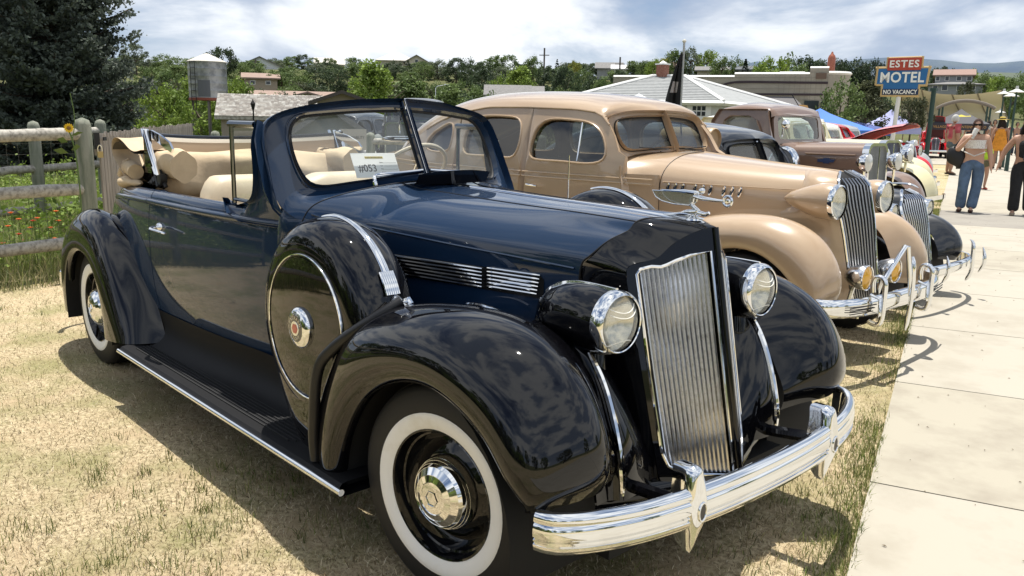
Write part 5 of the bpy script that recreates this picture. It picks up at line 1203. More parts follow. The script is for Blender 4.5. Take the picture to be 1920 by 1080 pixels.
# ================================================================ rounded 1930s closed car
def closed_car(name, loc, rz, label, paint, sp):
    g = sp.get
    car = empty(name, (loc[0], loc[1], gzf(loc[0], loc[1])), rz, label, 'car')
    q = g('detail', 1)
    hz = g('hz', 1.0)       # height factor above the belt
    zr = lambda z: 1.10+(z-1.10)*hz if z > 1.10 else z
    L0 = g('stretch', 0.0)  # extra length added behind the front door
    WX = np.array([(-4.7, .20), (-4.55, .34), (-4.2, .47), (-3.8, .585), (-3.4, .665), (-2.9, .715), (-2.3, .735), (-1.8, .73), (-1.4, .705), (-1.1, .665), (-.8, .60)])
    WXs = nspline(WX, 100)
    def W(x): return float(np.interp(x, WXs[:, 0], WXs[:, 1]))
    def sy(x, z):
        w = W(x)
        if z >= 1.10: t = (z-1.10)/.47; return w-.105*t**1.5-.01*t
        t = (1.10-z)/.75; return w+.022*math.sin(min(t, 1)*math.pi*.8)-.045*t**3
    drip = lambda x: float(np.interp(x, [-4.7, -4.0, -3.6, -3.3, -3.0, -2.6, -2.1, -1.6, -1.40, -1.28, -1.18, -1.10], [1.12, 1.2, 1.36, 1.47, 1.55, 1.60, 1.60, 1.585, 1.565, 1.52, 1.40, 1.26]))
    wins = {'front_door': [(-1.965, 1.225), (-1.975, 1.35), (-1.94, 1.45), (-1.86, 1.50), (-1.6, 1.505), (-1.42, 1.485), (-1.30, 1.42), (-1.235, 1.32), (-1.225, 1.24), (-1.27, 1.205), (-1.6, 1.195), (-1.90, 1.20)],
            'rear_door': [(-2.82, 1.23), (-2.83, 1.40), (-2.78, 1.49), (-2.65, 1.525), (-2.3, 1.525), (-2.17, 1.50), (-2.125, 1.44), (-2.12, 1.26), (-2.16, 1.21), (-2.3, 1.20), (-2.7, 1.20)],
            'quarter': [(-3.45, 1.25), (-3.42, 1.32), (-3.25, 1.42), (-3.08, 1.46), (-3.04, 1.42), (-3.04, 1.25), (-3.08, 1.22), (-3.40, 1.22)]}
    XP = {'cowl_side': (-1.045, -.82), 'front_door': (-2.035, -1.053), 'rear_door': (-2.945, -2.043), 'quarter': (-4.6, -2.953)}
    if g('coupe'): XP = {'cowl_side': (-1.045, -.82), 'front_door': (-2.25, -1.053), 'quarter': (-4.6, -2.258)}; wins.pop('rear_door'); wins['quarter'] = [(-2.75, 1.25), (-2.72, 1.38), (-2.6, 1.44), (-2.42, 1.46), (-2.38, 1.42), (-2.38, 1.25), (-2.42, 1.22), (-2.7, 1.22)]
    M_in = mat('car_interior', (.05, .045, .04), .8)
    for s in (-1, 1):
        fn = lambda x, z: (x, s*sy(x, z), zr(z))
        for nm, (x0, x1) in XP.items():
            xs = np.linspace(x0, x1, max(3, int((x1-x0)/.06)))
            top = [(x, drip(x)-.004) for x in xs] if nm != 'cowl_side' else [(x, 1.13) for x in xs]
            zb = .36 if nm != 'front_door' else .37
            out = [(x0, zb), (x1, zb)]+top[::-1]
            holes = [[tuple(p) for p in nspline(np.array(wins[nm]), 36, True)]] if nm in wins else []
            m = MB(); sheet(m, out, holes, fn if nm != 'cowl_side' else (lambda x, z: (x, s*(sy(x, z)-.02-.05*(x+1.045)/.225), z)), .07 if q else .12, .035, flip=(s > 0)); d = m.obj(nm if nm != 'quarter' else 'quarter_panel', paint, car, angle=38)
            if holes:
                m = MB(); P = np.array([fn(*p) for p in holes[0]]); P[:, 1] += s*.001; m.tube(P, .009, 6, closed=True); m.obj('window_surround', g('trim', M_chrome) if False else paint, d)
                m = MB(); sheet(m, holes[0], [], lambda x, z: (x, s*(sy(x, z)-.028), zr(z)), .3, 0, flip=(s > 0)); m.obj('window_glass', g('side_glass', DARKGLASS), d)
            if nm == 'front_door' and q:
                m = MB(); m.tube([(-1.50, s*(sy(-1.5, 1.3)-.015), zr(1.20)), (-1.50, s*(sy(-1.5, 1.48)-.015), zr(1.495))], .009, 6); m.obj('vent_divider', M_chrome, d)
            if 'door' in nm:
                hx = x0+.10 if nm == 'front_door' else x1-.10; dr = 1 if nm == 'front_door' else -1
                m = MB(); y = s*(sy(hx, 1.0)+.035); m.tube([(hx, y-s*.03, 1.0), (hx, y, 1.0), (hx+dr*.04, y+s*.01, 1.0), (hx+dr*.12, y+s*.008, .995)], [.008, .010, .010, .007], 8); m.obj('door_handle', M_chrome, d)
        # belt and drip mouldings
        for x0, x1 in XP.values():
            for zz in ((1.10, 1.065) if q else (1.10,)):
                xs = np.linspace(x0+.004, min(x1, -.82)-.004, 16); m = MB(); m.tube([(x, s*(sy(x, zz)+.001), zz) for x in xs], .006, 6); m.obj('belt_moulding', paint, car)
        # front fenders
        F = g('front_fender') or [((-.52, .29, .80), (-.88, .32, .76), (-.90, .31, .56)), ((-.47, .42, .805), (-.80, .50, .74), (-.82, .48, .54)), ((-.38, .55, .81), (-.66, .68, .71), (-.68, .64, .50)),
             ((-.22, .67, .81), (-.40, .86, .68), (-.42, .80, .46)), ((.03, .735, .81), (.02, .94, .65), (-.05, .88, .44)), ((.22, .70, .805), (.27, .925, .63), (.22, .86, .45)),
             ((.37, .60, .80), (.48, .83, .61), (.36, .76, .47)), ((.47, .50, .79), (.59, .69, .60), (.44, .62, .46)), ((.52, .445, .775), (.62, .55, .59), (.48, .50, .46)), ((.515, .41, .76), (.58, .43, .58), (.48, .44, .46))]
        fp = g('fender_paint', paint)
        m = MB(); m.grid(fender_net(F, s, 56, 30, .03), flip=(s < 0)); m.obj('front_fender', fp, car, angle=60)
        R = [((-2.75, .30, .80), (-2.45, .33, .79), (-2.35, .33, .70)), ((-2.82, .46, .80), (-2.62, .58, .78), (-2.5, .55, .70)), ((-2.95, .62, .80), (-2.85, .82, .76), (-2.75, .78, .68)), ((-3.25, .72, .80), (-3.2, .93, .74), (-3.15, .9, .62)),
             ((-3.5, .66, .79), (-3.55, .88, .70), (-3.5, .84, .55)), ((-3.64, .5, .78), (-3.8, .68, .67), (-3.75, .66, .48)), ((-3.66, .3, .77), (-3.9, .35, .65), (-3.85, .35, .45))]
        m = MB(); m.grid(fender_net(R, s, 40, 22, .03), flip=(s < 0)); m.obj('rear_fender', fp, car, angle=60)
        m = MB(); m.grid([[(x, s*.55, .30), (x, s*.80, .30), (x, s*.83, .28), (x, s*.83, .25)] for x in np.linspace(-2.5, -.55, 10)], flip=(s > 0)); m.obj('running_board', M_rubber, car, angle=30)
        m = MB()
        th = np.radians(np.linspace(-14, 194, 14)); m.grid([[(0.02+.42*math.cos(t), s*w, .32+.42*math.sin(t)) for w in (.77, .45)] for t in th]); m.obj('wheel_well', M_dark, car)
    # roof, windshield, corner pillars
    wx = lambda w, z: -1.10-.16*w-.5*(z-1.30)-(max(0, w-.46)/.2)**2*.05
    hdr = [(0, 1.565), (.2, 1.563), (.4, 1.55), (.5, 1.53), (.555, 1.505)]
    CL = [(-1.235, 1.572), (-1.30, 1.63), (-1.45, 1.685), (-1.75, 1.725), (-2.16, 1.745), (-2.67, 1.745), (-3.1, 1.71), (-3.43, 1.64), (-3.77, 1.52), (-4.1, 1.33), (-4.4, 1.08), (-4.6, .80), (-4.66, .5)]
    EX = [-1.225, -1.30, -1.45, -1.75, -2.16, -2.67, -3.1, -3.43, -3.72, -4.0, -4.25, -4.42, -4.5]
    rows = []
    for (cx, cz), ex in zip(CL, EX):
        ez = drip(ex) if ex > -3.9 else float(np.interp(ex, [-4.5, -4.42, -4.25, -4.0], [.5, .78, 1.0, 1.19])); ew = sy(ex, min(ez, 1.57)) if ex > -3.9 else W(ex)*.98
        dz = cz-ez; rows.append([(cx, 0, cz), (cx*.97+ex*.03, ew*.30, cz-dz*.04), (cx*.85+ex*.15, ew*.58, cz-dz*.17), (cx*.6+ex*.4, ew*.80, cz-dz*.40), (cx*.3+ex*.7, ew*.93, cz-dz*.68), (ex, ew, ez)])
    rows[0] = [(wx(w, z)+.0, w, z+.006) for w, z in ((0, 1.567), (.18, 1.566), (.34, 1.558), (.46, 1.543), (.53, 1.525), (.578, 1.50))]
    A = net(rows, 60, 30); A[:, :, 2] = np.where(A[:, :, 2] > 1.1, 1.10+(A[:, :, 2]-1.10)*hz, A[:, :, 2])
    m = MB(); m.both(A, flip=True); m.obj('roof', g('roof_paint', paint), car, angle=60)
    if q:
        for s in (-1, 1):
            xs = np.linspace(-3.5, -1.24, 30); m = MB(); m.tube([(x, s*(sy(x, drip(x))+.004), zr(drip(x)+.004)) for x in xs], .007, 6); m.obj('drip_rail', paint, car)
    gh = [(.02, 1.305), (.25, 1.295), (.42, 1.285), (.50, 1.30), (.525, 1.36), (.525, 1.43), (.50, 1.49), (.42, 1.52), (.25, 1.535), (.02, 1.54)]
    fo = [(0, 1.575), (.2, 1.572), (.36, 1.563), (.47, 1.547), (.545, 1.52), (.575, 1.48), (.585, 1.40), (.59, 1.30), (.585, 1.235), (.45, 1.245), (.2, 1.262), (0, 1.27)]
    gh2 = [tuple(p) for p in nspline(np.array(gh), 40)]; fo2 = [tuple(p) for p in nspline(np.array(fo), 40)]
    for s in (-1, 1):
        m = MB(); sheet(m, fo2, [gh2], lambda w, z: (wx(w, z), s*w, zr(z)), .05, .04, flip=(s > 0)); m.obj('windshield_frame', paint, car, angle=40)
        m = MB(); m.tube([(wx(w, z)-.002, s*w, zr(z)) for w, z in gh2], .007, 6, closed=True); m.obj('glass_seal', M_rubber, car)
        m = MB(); sheet(m, gh2, [], lambda w, z: (wx(w, z)-.01, s*w, zr(z)), .3, 0, flip=(s > 0)); m.obj('windshield_glass', g('ws_glass', CARGLASS), car)
        m = MB(); rr = []
        for z in np.linspace(1.225, 1.53, 9):
            w = .585 if z < 1.45 else .585-(z-1.45)*.5; xf = wx(w, z); zz = min(z, 1.52)
            xe = float(np.interp(z, [1.225, 1.26, 1.40, 1.52, 1.565], [-1.06, -1.10, -1.18, -1.28, -1.40])); ye = sy(xe, z)
            rr.append([(xf, s*w, zr(z)), (xf*.5+xe*.5+.015, s*(w*.5+ye*.5+.012), zr(z)), (xe, s*ye, zr(z))])
        m.grid(net(rr, 20, 10), flip=(s > 0)); m.obj('corner_pillar', paint, car, angle=60)
    m = MB(); m.tube([(wx(0, z)+.006, 0, zr(z)) for z in (1.56, 1.29)], .012, 8); m.obj('windshield_post', g('trim', M_chrome), car)
    # hood and cowl
    def Wh(x): return float(np.interp(x, [-.82, .0, .25, .36], [.515, .335, .255, .20]))
    hr = lambda x, zt: [(0, zt), (.3*Wh(x), zt-.008), (.6*Wh(x), zt-.035), (.82*Wh(x), zt-.085), (.95*Wh(x), zt-.15), (Wh(x), zt-.22), (Wh(x)+.004, zt-.34), (Wh(x)-.01, .70)]
    zt = lambda x: float(np.interp(x, [-.85, -.19, .24, .34], [1.29, 1.235, 1.205, 1.19]))
    rows = [[(x, w, z) for w, z in hr(x, zt(x))] for x in np.linspace(-.82, .30, 9)]
    A = net(rows, 40, 40); m = MB(); m.both(A, flip=False); m.obj('hood', paint, car, angle=60)
    rows = [[(-.824, w, z) for w, z in hr(-.82, zt(-.82))], [(-.94, w*1.06, z+.003) for w, z in hr(-.82, zt(-.82))], [(wx(0, 1.28), 0, 1.272), (wx(.16, 1.28)+.005, .16, 1.27), (wx(.32, 1.27)+.003, .32, 1.26), (wx(.46, 1.25), .46, 1.245), (-1.175, .565, 1.225), (-1.10, .645, 1.16), (-1.046, .676, 1.06), (-1.05, .66, .70)]]
    A = net(rows, 14, 40); m = MB(); m.both(A, flip=False); m.obj('cowl', paint, car, angle=60)
    for s in (-1, 1):
        r0 = [(x, s*w, z) for x, (w, z) in [(-.822, p) for p in hr(-.82, zt(-.82))]]; m = MB(); m.tube(np.array(nspline(r0, 20))+np.array([0, 0, .001]), .0035, 5); m.obj('hood_seam', mat('panel_gap', (.002, .002, .003), .6), car)
        if q:
            m = MB(); m.tube([(x, s*(Wh(x)+.003), 1.085-.0*x) for x in np.linspace(-.8, .22, 14)], .006, 6); m.obj('hood_moulding', paint, car)
    m = MB(); xs = np.linspace(-.82, .30, 20); m.grid([[(x, -.006, zt(x)), (x, 0, zt(x)+.006), (x, .006, zt(x))] for x in xs]); m.obj('hood_centre_strip', g('strip', M_chrome), car)
    # nose and grille
    gs = g('grille', 'round'); zn = [1.215, 1.18, 1.12, .91, .60, .28]; xn = [.30, .40, .455, .505, .555, .60]
    ww = g('grille_w', .205); wb = g('grille_wb', .12); kv = g('kv', .62)
    xf = lambda w, z: float(np.interp(-z, [-a for a in zn], xn))-kv*w
    hwid = lambda z: float(np.interp(z, [.28, .5, .8, 1.0, 1.10, 1.16, 1.20, 1.215], [wb, (wb*1.3), ww*.88, ww, ww*.94, ww*.74, ww*.42, .02]))
    zs = np.linspace(.28, 1.205, 22)
    for s in (-1, 1):
        rr = []
        for z in zs:
            h = hwid(z)+.02; x1 = xf(h, z); rr.append([(x1, s*h, z), (x1-.05, s*(h+.035), z), (x1-.14, s*(h+.06+.03*(z < .8)), z), (min(x1-.3, .02), s*(.33 if z < .95 else float(np.interp(z, [.95, 1.2], [.33, .06]))), z)])
        m = MB(); m.grid(net(rr, 30, 16), flip=(s > 0)); m.obj('nose_panel', paint, car, angle=60)
        P = [(xf(hwid(z)+.012, z)+.004, s*(hwid(z)+.012), z) for z in zs]; m = MB(); m.tube(P, g('frame_r', .008), 6); m.obj('grille_frame', g('gframe', M_chrome), car)
        m = MB(); m.grid([[(xf(0, z)-.03, 0, z), (xf(hwid(z), z)-.02, s*hwid(z), z)] for z in zs], flip=(s > 0)); m.obj('grille_backing', mat('grille_black', (.006, .006, .007), .6), car)
        nb = g('nbars', 9)
        for k in range(nb):
            f = (k+.5)/nb; P = []
            for z in np.linspace(.30, 1.21, 22):
                w = f*ww*float(np.interp(z, [.28, .5, .8, 1.0], [wb/ww, wb*1.3/ww, .88, 1]))
                if w < hwid(z): P.append((xf(w, z), s*w, z))
            if len(P) > 3: m = MB(); m.tube(P, g('bar_r', .0055), 6, cap=True); m.obj('grille_bar', g('bar', mat('grey_steel', (.42, .42, .42), .3, 1)), car)
    m = MB(); m.tube([(xf(0, z)+.006, 0, z) for z in zs], .007, 6); m.obj('grille_centre_bar', M_chrome, car)
    # headlamps
    for s in (-1, 1):
        hl = empty('headlamp', parent=car); st = g('lamp', 'pod'); c = g('lamp_at', (.425, .345, 1.04)); Rl = g('lamp_r', .105)
        m = MB()
        Lp = .36 if st == 'pod' else .20
        m.lathe([(Rl*1.0, 0), (Rl*1.06, -.02), (Rl*1.09, -.06), (Rl*1.03, -.12), (Rl*.82, -Lp*.55), (Rl*.45, -Lp*.85), (.004, -Lp)], (c[0], s*c[1], c[2]), (1, 0, 0), 28)
        m.tube([(c[0]-.12, s*(c[1]-.03), c[2]-.04), (c[0]-.14, s*(c[1]-.10), c[2]-.14)], .035, 8); m.obj('lamp_pod', g('lamp_paint', paint), hl, angle=60)
        m = MB(); m.lathe([(Rl*1.02, -.015), (Rl*1.06, .0), (Rl*1.03, .018), (Rl*.95, .022)], (c[0], s*c[1], c[2]), (1, 0, 0), 28); m.obj('lamp_ring', g('lamp_ring', M_chrome), hl)
        m = MB(); m.lathe([(.0005, .03), (Rl*.5, .024), (Rl*.97, .008)], (c[0], s*c[1], c[2]), (1, 0, 0), 28); m.obj('lens', GLASS_LENS, hl)
        m = MB(); m.lathe([(.0005, -.04), (Rl*.6, -.02), (Rl*.96, .006)], (c[0], s*c[1], c[2]), (1, 0, 0), 24); m.obj('reflector', MATS['lamp_reflector'], hl)
    # bumper
    Pp, N = plan_path(g('bumper_plan', [(.74, 0), (.73, .3), (.70, .55), (.64, .74), (.54, .86), (.46, .88)]), 30)
    m = MB(); prof_sweep(m, np.c_[Pp, np.full(len(Pp), .44)], [(0, .055), (.018, .058), (.032, .045), (.038, .02), (.038, -.02), (.030, -.048), (.014, -.056), (0, -.05)], np.c_[N, np.zeros(len(N))]); b = m.obj('front_bumper', M_chrome, car, fixn=True, angle=50)
    for gd in g('guards', []): gd(b)
    # inside
    m = MB(); m.box((-2.45, 0, .82), (1.9, 1.14, .66)); m.obj('seats', M_in, car, smooth=False)
    if q:
        c = Vector((-1.55, .34, 1.20)); ax = Vector((-.8, 0, .6)).normalized(); e1 = Vector((0, 1, 0)); e2 = ax.cross(e1)
        m = MB(); m.tube([tuple(c+.2*(math.cos(t)*e1+math.sin(t)*e2)) for t in np.linspace(0, 2*math.pi, 30, endpoint=False)], .011, 6, closed=True); m.obj('steering_wheel', M_rubber, car)
        for s in (-1, 1):
            m = MB(); m.tube([(-1.06, s*.22, 1.285), (-1.075, s*.1, 1.30), (-1.10, s*.42, 1.315)], .005, 5); m.obj('wiper', M_rubber, car)
    for cx in (0.02, -3.2):
        for s in (-1, 1): wheel_group(car, (cx, s*.66, .35), s, R=.35, w=.16, rw=.27, ri=.215, cap=.12, name='wheel', n=32)
    return car
DARKGLASS = glass('dark_side_glass', (.42, .46, .45), 1.6)
CARGLASS = glass('car_windshield_glass', (.80, .86, .85), 1.5, dens=.06)
def gmk(y, kind, x=.755, z=.44):
    def f(b):
        m = MB()
        if kind == 'bar':
            m.tube(nspline([(x-.03, y, z-.10), (x+.03, y, z-.11), (x+.05, y, z-.03), (x+.05, y, z+.10), (x+.035, y, z+.17), (x-.01, y, z+.175), (x-.02, y, z+.08)], 22), .019, 10, sq=.8); m.tube([(x-.02, y-.03, z+.07), (x+.04, y-.03, z+.05), (x+.045, y-.03, z-.05)], .010, 6)
        elif kind == 'triangle':
            m.tube([(x+.035, -.42, z+.16), (x+.03, -.15, z+.34), (x+.035, -.12, z+.335), (x+.05, -.04, z+.02)], .015, 8)
        elif kind == 'post':
            m.tube(nspline([(x+.045, y, z-.20), (x+.06, y, z+.0), (x+.05, y, z+.22), (x+.04, y, z+.27)], 12), [.006]+[.018]*8+[.02, .018, .010], 10, sq=.8)
        elif kind == 'tall':
            m.tube(nspline([(x+.02, y, z-.17), (x+.055, y, z-.08), (x+.055, y, z+.10), (x+.04, y, z+.25), (x+.02, y, z+.27)], 14), [.008]+[.024]*10+[.020, .014, .006], 10, sq=.7)
        elif kind == 'blade':
            m.tube(nspline([(x+.02, y, z-.12), (x+.055, y, z-.04), (x+.055, y, z+.08), (x+.035, y, z+.16)], 10), [.006, .016, .022, .024, .024, .024, .022, .018, .012, .005], 10, sq=.7)
        m.obj('bumper_guard', M_chrome, b, angle=60)
    return f
M_tan = mat('tan_paint', (.43, .312, .20), .28, 0.0, coat=1, coat_rough=.02, spec=.4, noise=(1.2, (.41, .292, .187), .4, .6))
SEDAN = closed_car('vintage_sedan', (-.85, 3.0), 0, 'glossy tan vintage sedan with bullet headlamps parked right behind the blue convertible', M_tan,
    dict(ws_glass=CARGLASS, grille_w=.235, grille_wb=.14, guards=[gmk(-.42, 'bar'), gmk(.0, 'triangle'), gmk(-.05, 'post'), gmk(.27, 'bar')], trim=M_tan, bar=mat('grey_steel', (.42, .42, .42), .3, 1), nbars=10, kv=.45, lamp_at=(.415, .335, 1.03),
         bumper_plan=[(.735, 0), (.73, .3), (.71, .52), (.66, .68), (.60, .755), (.55, .775)], lamp_ring=M_chrome, strip=M_tan))
def sedan_extras():
    car = SEDAN
    # portholes: chrome crescent louvres in three groups
    for s in (-1, 1):
        for x0 in (-.755, -.555, -.35):
            for k in range(3):
                x = x0+k*.055; w = float(np.interp(x, [-.82, 0], [.515, .335]))+.006
                P = [(x+.011*math.cos(t)+.008*math.sin(t), s*(w+.004), 1.045+.032*math.sin(t)) for t in np.linspace(0, 2*math.pi, 16, endpoint=False)]
                m = MB(); m.tube(P, .0042, 6, closed=True); m.poly([(a, b_-s*.002, c_) for a, b_, c_ in P]); m.obj('hood_louvre', M_chrome, car)
    # amber fog lamps behind the bumper
    for y in (-.31, .10):
        f = empty('fog_lamp', parent=car); m = MB(); c = (.64, y, .58)
        m.lathe([(.075, 0), (.080, -.015), (.076, -.05), (.058, -.10), (.03, -.13), (.0005, -.138)], c, (1, 0, 0), 24); m.tube([(.56, y, .52), (.54, y, .42)], .014, 6); m.obj('lamp_shell', M_chrome_old, f)
        m = MB(); m.lathe([(.0005, .018), (.04, .014), (.074, .0)], c, (1, 0, 0), 24); m.obj('lens', mat('amber_glass', (.75, .38, .01), .08, coat=1), f)
        m = MB(); m.lathe([(.074, -.004), (.081, .002), (.078, .008), (.072, .004)], c, (1, 0, 0), 24); m.obj('lamp_ring', M_chrome, f)
    # three dark slots on each end of the bumper
    for s in (-1, 1):
        for k in range(3):
            m = MB(); P = [(x+.042, s*w, .452-.018*k) for x, w in ((.722, .42+.02*k), (.71, .55), (.685, .68))]; m.tube(P, .0035, 5); m.obj('bumper_slot', mat('slot_black', (.01, .01, .01), .5), car)
    # mirror stem and hinge
    m = MB(); m.tube([(-1.05, -.69, 1.10), (-1.05, -.69, 1.19)], .008, 6); m.obj('door_hinge', M_tan, car)
    # evaporative cooler hanging on the far window: a thing of its own
    o = empty('window_cooler', (-.85-1.57, 3.0+.80, gzf(-2, 3.8)), 0, 'tan cylindrical evaporative cooler hung on the far window of the tan sedan', 'air cooler')
    m = MB(); m.lathe([(.09, .0), (.098, .01), (.100, .03), (.100, .50), (.09, .53), (.0005, .54)], (.30, 0, 1.35), (-1, 0, 0), 28); m.lathe([(.09, .0), (.085, .03), (.06, .04), (.0005, .04)], (.30, 0, 1.35), (-1, 0, 0), 28); m.obj('cooler_body', mat('cooler_paint', (.40, .30, .19), .4), o)
    m = MB(); m.box((-.05, -.12, 1.24), (.30, .12, .03)); m.obj('bracket', M_chrome_old, o)
sedan_extras()
M_blk2 = mat('blue_black_paint', (.006, .008, .013), .3, 0, coat=1, coat_rough=.01)
COUPE = closed_car('vintage_coupe', (-1.20, 4.85), 0, 'glossy black vintage coupe with a wide chrome barred nose, third car in the row', M_blk2,
    dict(coupe=1, hz=1.22, ws_glass=glass('green_glass', (.62, .74, .72), 1.6, dens=.10), guards=[gmk(-.28, 'blade'), gmk(.33, 'tall'), gmk(.66, 'blade')], lamp='bullet', lamp_at=(.36, .42, 1.0), lamp_r=.085, lamp_paint=M_chrome, nbars=11, bar=M_chrome_old, bar_r=.0065, grille_w=.24, grille_wb=.15, kv=.5, frame_r=.014, gframe=M_chrome, side_glass=glass('clear_side_glass', (.6, .65, .63), 1.2)))
def coupe_extras():
    m = MB(); m.tube(nspline([(.10, 0, 1.26), (.22, 0, 1.268), (.34, 0, 1.262), (.40, 0, 1.235)], 14), [.004, .008, .012, .015, .017, .018, .02, .022, .024, .024, .022, .018, .014, .006], 8, sq=.5); m.obj('hood_ornament', M_chrome, COUPE)
coupe_extras()
COUPE.scale = (.95, .84, .79)

# ================================================================ upright early-1930s vehicles
def upright_car(name, loc, rz, label, cat, paint, sp):
    g = sp.get; car = empty(name, (loc[0], loc[1], gzf(loc[0], loc[1])), rz, label, cat); H = g('H', 1.42); Hw = g('Hw', .27)
    fp = g('fender_paint', paint)
    # radiator shell with mesh grille
    m = MB(); out = rrect(2*Hw, H-.55, .12, 5, 0, (H+.55)/2)
    inn = rrect(2*Hw-.07, H-.62, .09, 5, 0, (H+.55)/2)
    sheet(m, out, [inn], lambda y, z: (.06+(1.2-z)*.04, y, z), .2, .10, flip=False); m.obj('radiator_shell', g('shell', M_chrome), car, angle=45, fixn=False)
    m = MB(); m.poly([(.035+(1.2-z)*.04, y, z) for y, z in inn]); m.obj('grille_mesh', g('mesh', mat('grey_mesh', (.16, .17, .17), .5, .4)), car)
    m = MB(); m.tube([(.07, 0, H-.05), (.09, 0, .60)], .008, 6); m.obj('grille_centre_bar', M_chrome, car)
    rows = [[(x, w*k, z) for w, z in ((0, H), (.10, H-.004), (.19, H-.03), (.25, H-.09), (.27, H-.18), (.275, .75))] for x, k in ((.03, Hw/.275), (-.5, (Hw+.06)/.275), (-1.05, (Hw+.14)/.275))]
    A = net(rows, 16, 24); m = MB(); m.both(A, flip=False); m.obj('hood', paint, car, angle=60)
    for s in (-1, 1):
        for k in range(0 if g('badge') else 10):
            x = -.2-.07*k; w = Hw+.012+(-x)*.12; m = MB(); m.tube([(x, s*w, .95), (x-.01, s*w, H-.30)], .006, 4); m.obj('hood_louvre', paint, car)
        F = [((-.55, .33, .80), (-.90, .36, .76), (-.92, .36, .5)), ((-.45, .50, .80), (-.70, .60, .75), (-.72, .58, .5)), ((-.26, .68, .80), (-.42, .80, .72), (-.45, .78, .42)), ((.0, .76, .80), (-.05, .90, .70), (-.10, .86, .38)),
             ((.24, .68, .80), (.28, .82, .68), (.20, .78, .40)), ((.37, .52, .79), (.44, .64, .67), (.38, .60, .42)), ((.42, .36, .78), (.50, .42, .66), (.44, .42, .44))]
        m = MB(); m.grid(fender_net(F, s, 34, 20, .02), flip=(s < 0)); m.obj('front_fender', fp, car, angle=60)
        R = [(tuple([l[0]-3.0, l[1], l[2]]), tuple([c[0]-3.0, c[1], c[2]]), tuple([i[0]-3.0, i[1], i[2]])) for l, c, i in F]
        m = MB(); m.grid(fender_net(R, s, 30, 16, .02), flip=(s < 0)); m.obj('rear_fender', fp, car, angle=60)
        m = MB(); m.box((-1.75, s*.68, .33), (1.9, .26, .04)); m.obj('running_board', M_dark, car)
        hl = empty('headlamp', parent=car); c = (g('lx', .16), s*.40, g('lz', 1.03)); m = MB(); R_ = .105
        m.lathe([(R_, 0), (R_*1.04, -.02), (R_*.95, -.08), (R_*.6, -.16), (.004, -.20)], c, (1, 0, 0), 24); m.tube([(c[0]-.06, c[1], c[2]-.09), (c[0]-.06, c[1], c[2]-.25)], .02, 6); m.obj('lamp_shell', g('lampmat', M_chrome), hl)
        m = MB(); m.lathe([(.0005, .03), (R_*.5, .024), (R_*.97, .0)], c, (1, 0, 0), 24); m.obj('lens', mat('frosted_lens', (.62, .62, .57), .15, coat=1), hl)
        for cx in (0, -3.0): wheel_group(car, (cx, s*.68, .36), s, R=.36, w=.14, rw=.28, ri=.22, cap=.10, n=28, rimmat=g('rim', fp))
    # cab or saloon body
    xb = g('xb', -2.35); rz_ = g('roof_z', 1.92); bw = g('bw', .66)
    belt = g('belt', 1.30)
    sy = lambda x, z: (bw-.05*max(0, (x+1.35)/.3 if x > -1.35 else 0)-(.10*((z-belt)/(rz_-belt))**1.6 if z > belt else 0))
    win = g('windows') or [[(-1.38, belt+.05), (-2.05, belt+.05), (-2.08, belt+.12), (-2.06, rz_-.20), (-1.98, rz_-.14), (-1.55, rz_-.14), (-1.45, rz_-.20), (-1.38, belt+.14)]]
    for s in (-1, 1):
        out = [(-1.05, .40), (-1.05, belt-.04), (-1.20, belt+.02), (-1.31, rz_-.22), (-1.36, rz_-.08), (xb+.12, rz_-.08), (xb+.02, rz_-.22), (xb, belt), (xb, .40)]
        m = MB(); hs = [[tuple(p) for p in w] for w in win]; sheet(m, out, hs, lambda x, z: (x, s*sy(x, z), z), .12, .04, flip=(s < 0)); d = m.obj('body_side', paint, car, angle=38, fixn=False)
        for w in hs: m = MB(); m.poly([(x, s*(sy(x, z)-.03), z) for x, z in w]); m.obj('window_glass', g('glass', CARGLASS), d)
        m = MB(); m.tube([(x, s*(sy(x, belt)+.002), belt) for x in np.linspace(-1.06, xb, 8)], .010, 6); m.obj('belt_moulding', paint, car)
    CL = [(-1.26, rz_-.13), (-1.33, rz_-.05), (-1.5, rz_), ((xb-1.5)/2, rz_+.02), (xb+.3, rz_), (xb+.06, rz_-.07), (xb-.02, rz_-.20), (xb-.03, rz_-.5)]
    rows = []
    for i, (x, z) in enumerate(CL):
        ex = min(max(x, xb-.0), -1.31); ez = [rz_-.17, rz_-.10, rz_-.075, rz_-.07, rz_-.075, rz_-.12, rz_-.25, rz_-.5][i]; ew = sy(ex, ez)
        rows.append([(x, 0, z), (x, ew*.5, z-.008), (x, ew*.8, z-(z-ez)*.3-.005), (x*.5+ex*.5, ew*.95, z-(z-ez)*.65), (ex, ew, ez)])
    A = net(rows, 36, 20); m = MB(); m.both(A, flip=True); m.obj('roof', g('roof', paint), car, angle=60)
    wx = lambda w, z: -1.15-(z-belt)*.22-.10*w
    for s in (-1, 1):
        pass
    o = [(-.60, belt-.05), (.60, belt-.05), (.58, rz_-.2), (.52, rz_-.11), (-.52, rz_-.11), (-.58, rz_-.2)]; h = rrect(1.0, rz_-belt-.24, .06, 4, 0, (rz_+belt)/2-.04)
    m = MB(); sheet(m, o, [h], lambda y, z: (wx(abs(y), z), y, z), .12, .04, flip=False); m.obj('windshield_frame', paint, car, angle=40)
    m = MB(); m.add([(wx(0, z)-.01-.10*abs(y), y, z) for y, z in ((-.5, belt+.07), (0, belt+.07), (.5, belt+.07), (.5, rz_-.15), (0, rz_-.15), (-.5, rz_-.15))], [(0, 1, 4, 5), (1, 2, 3, 4)]); m.obj('windshield_glass', g('glass', CARGLASS), car)
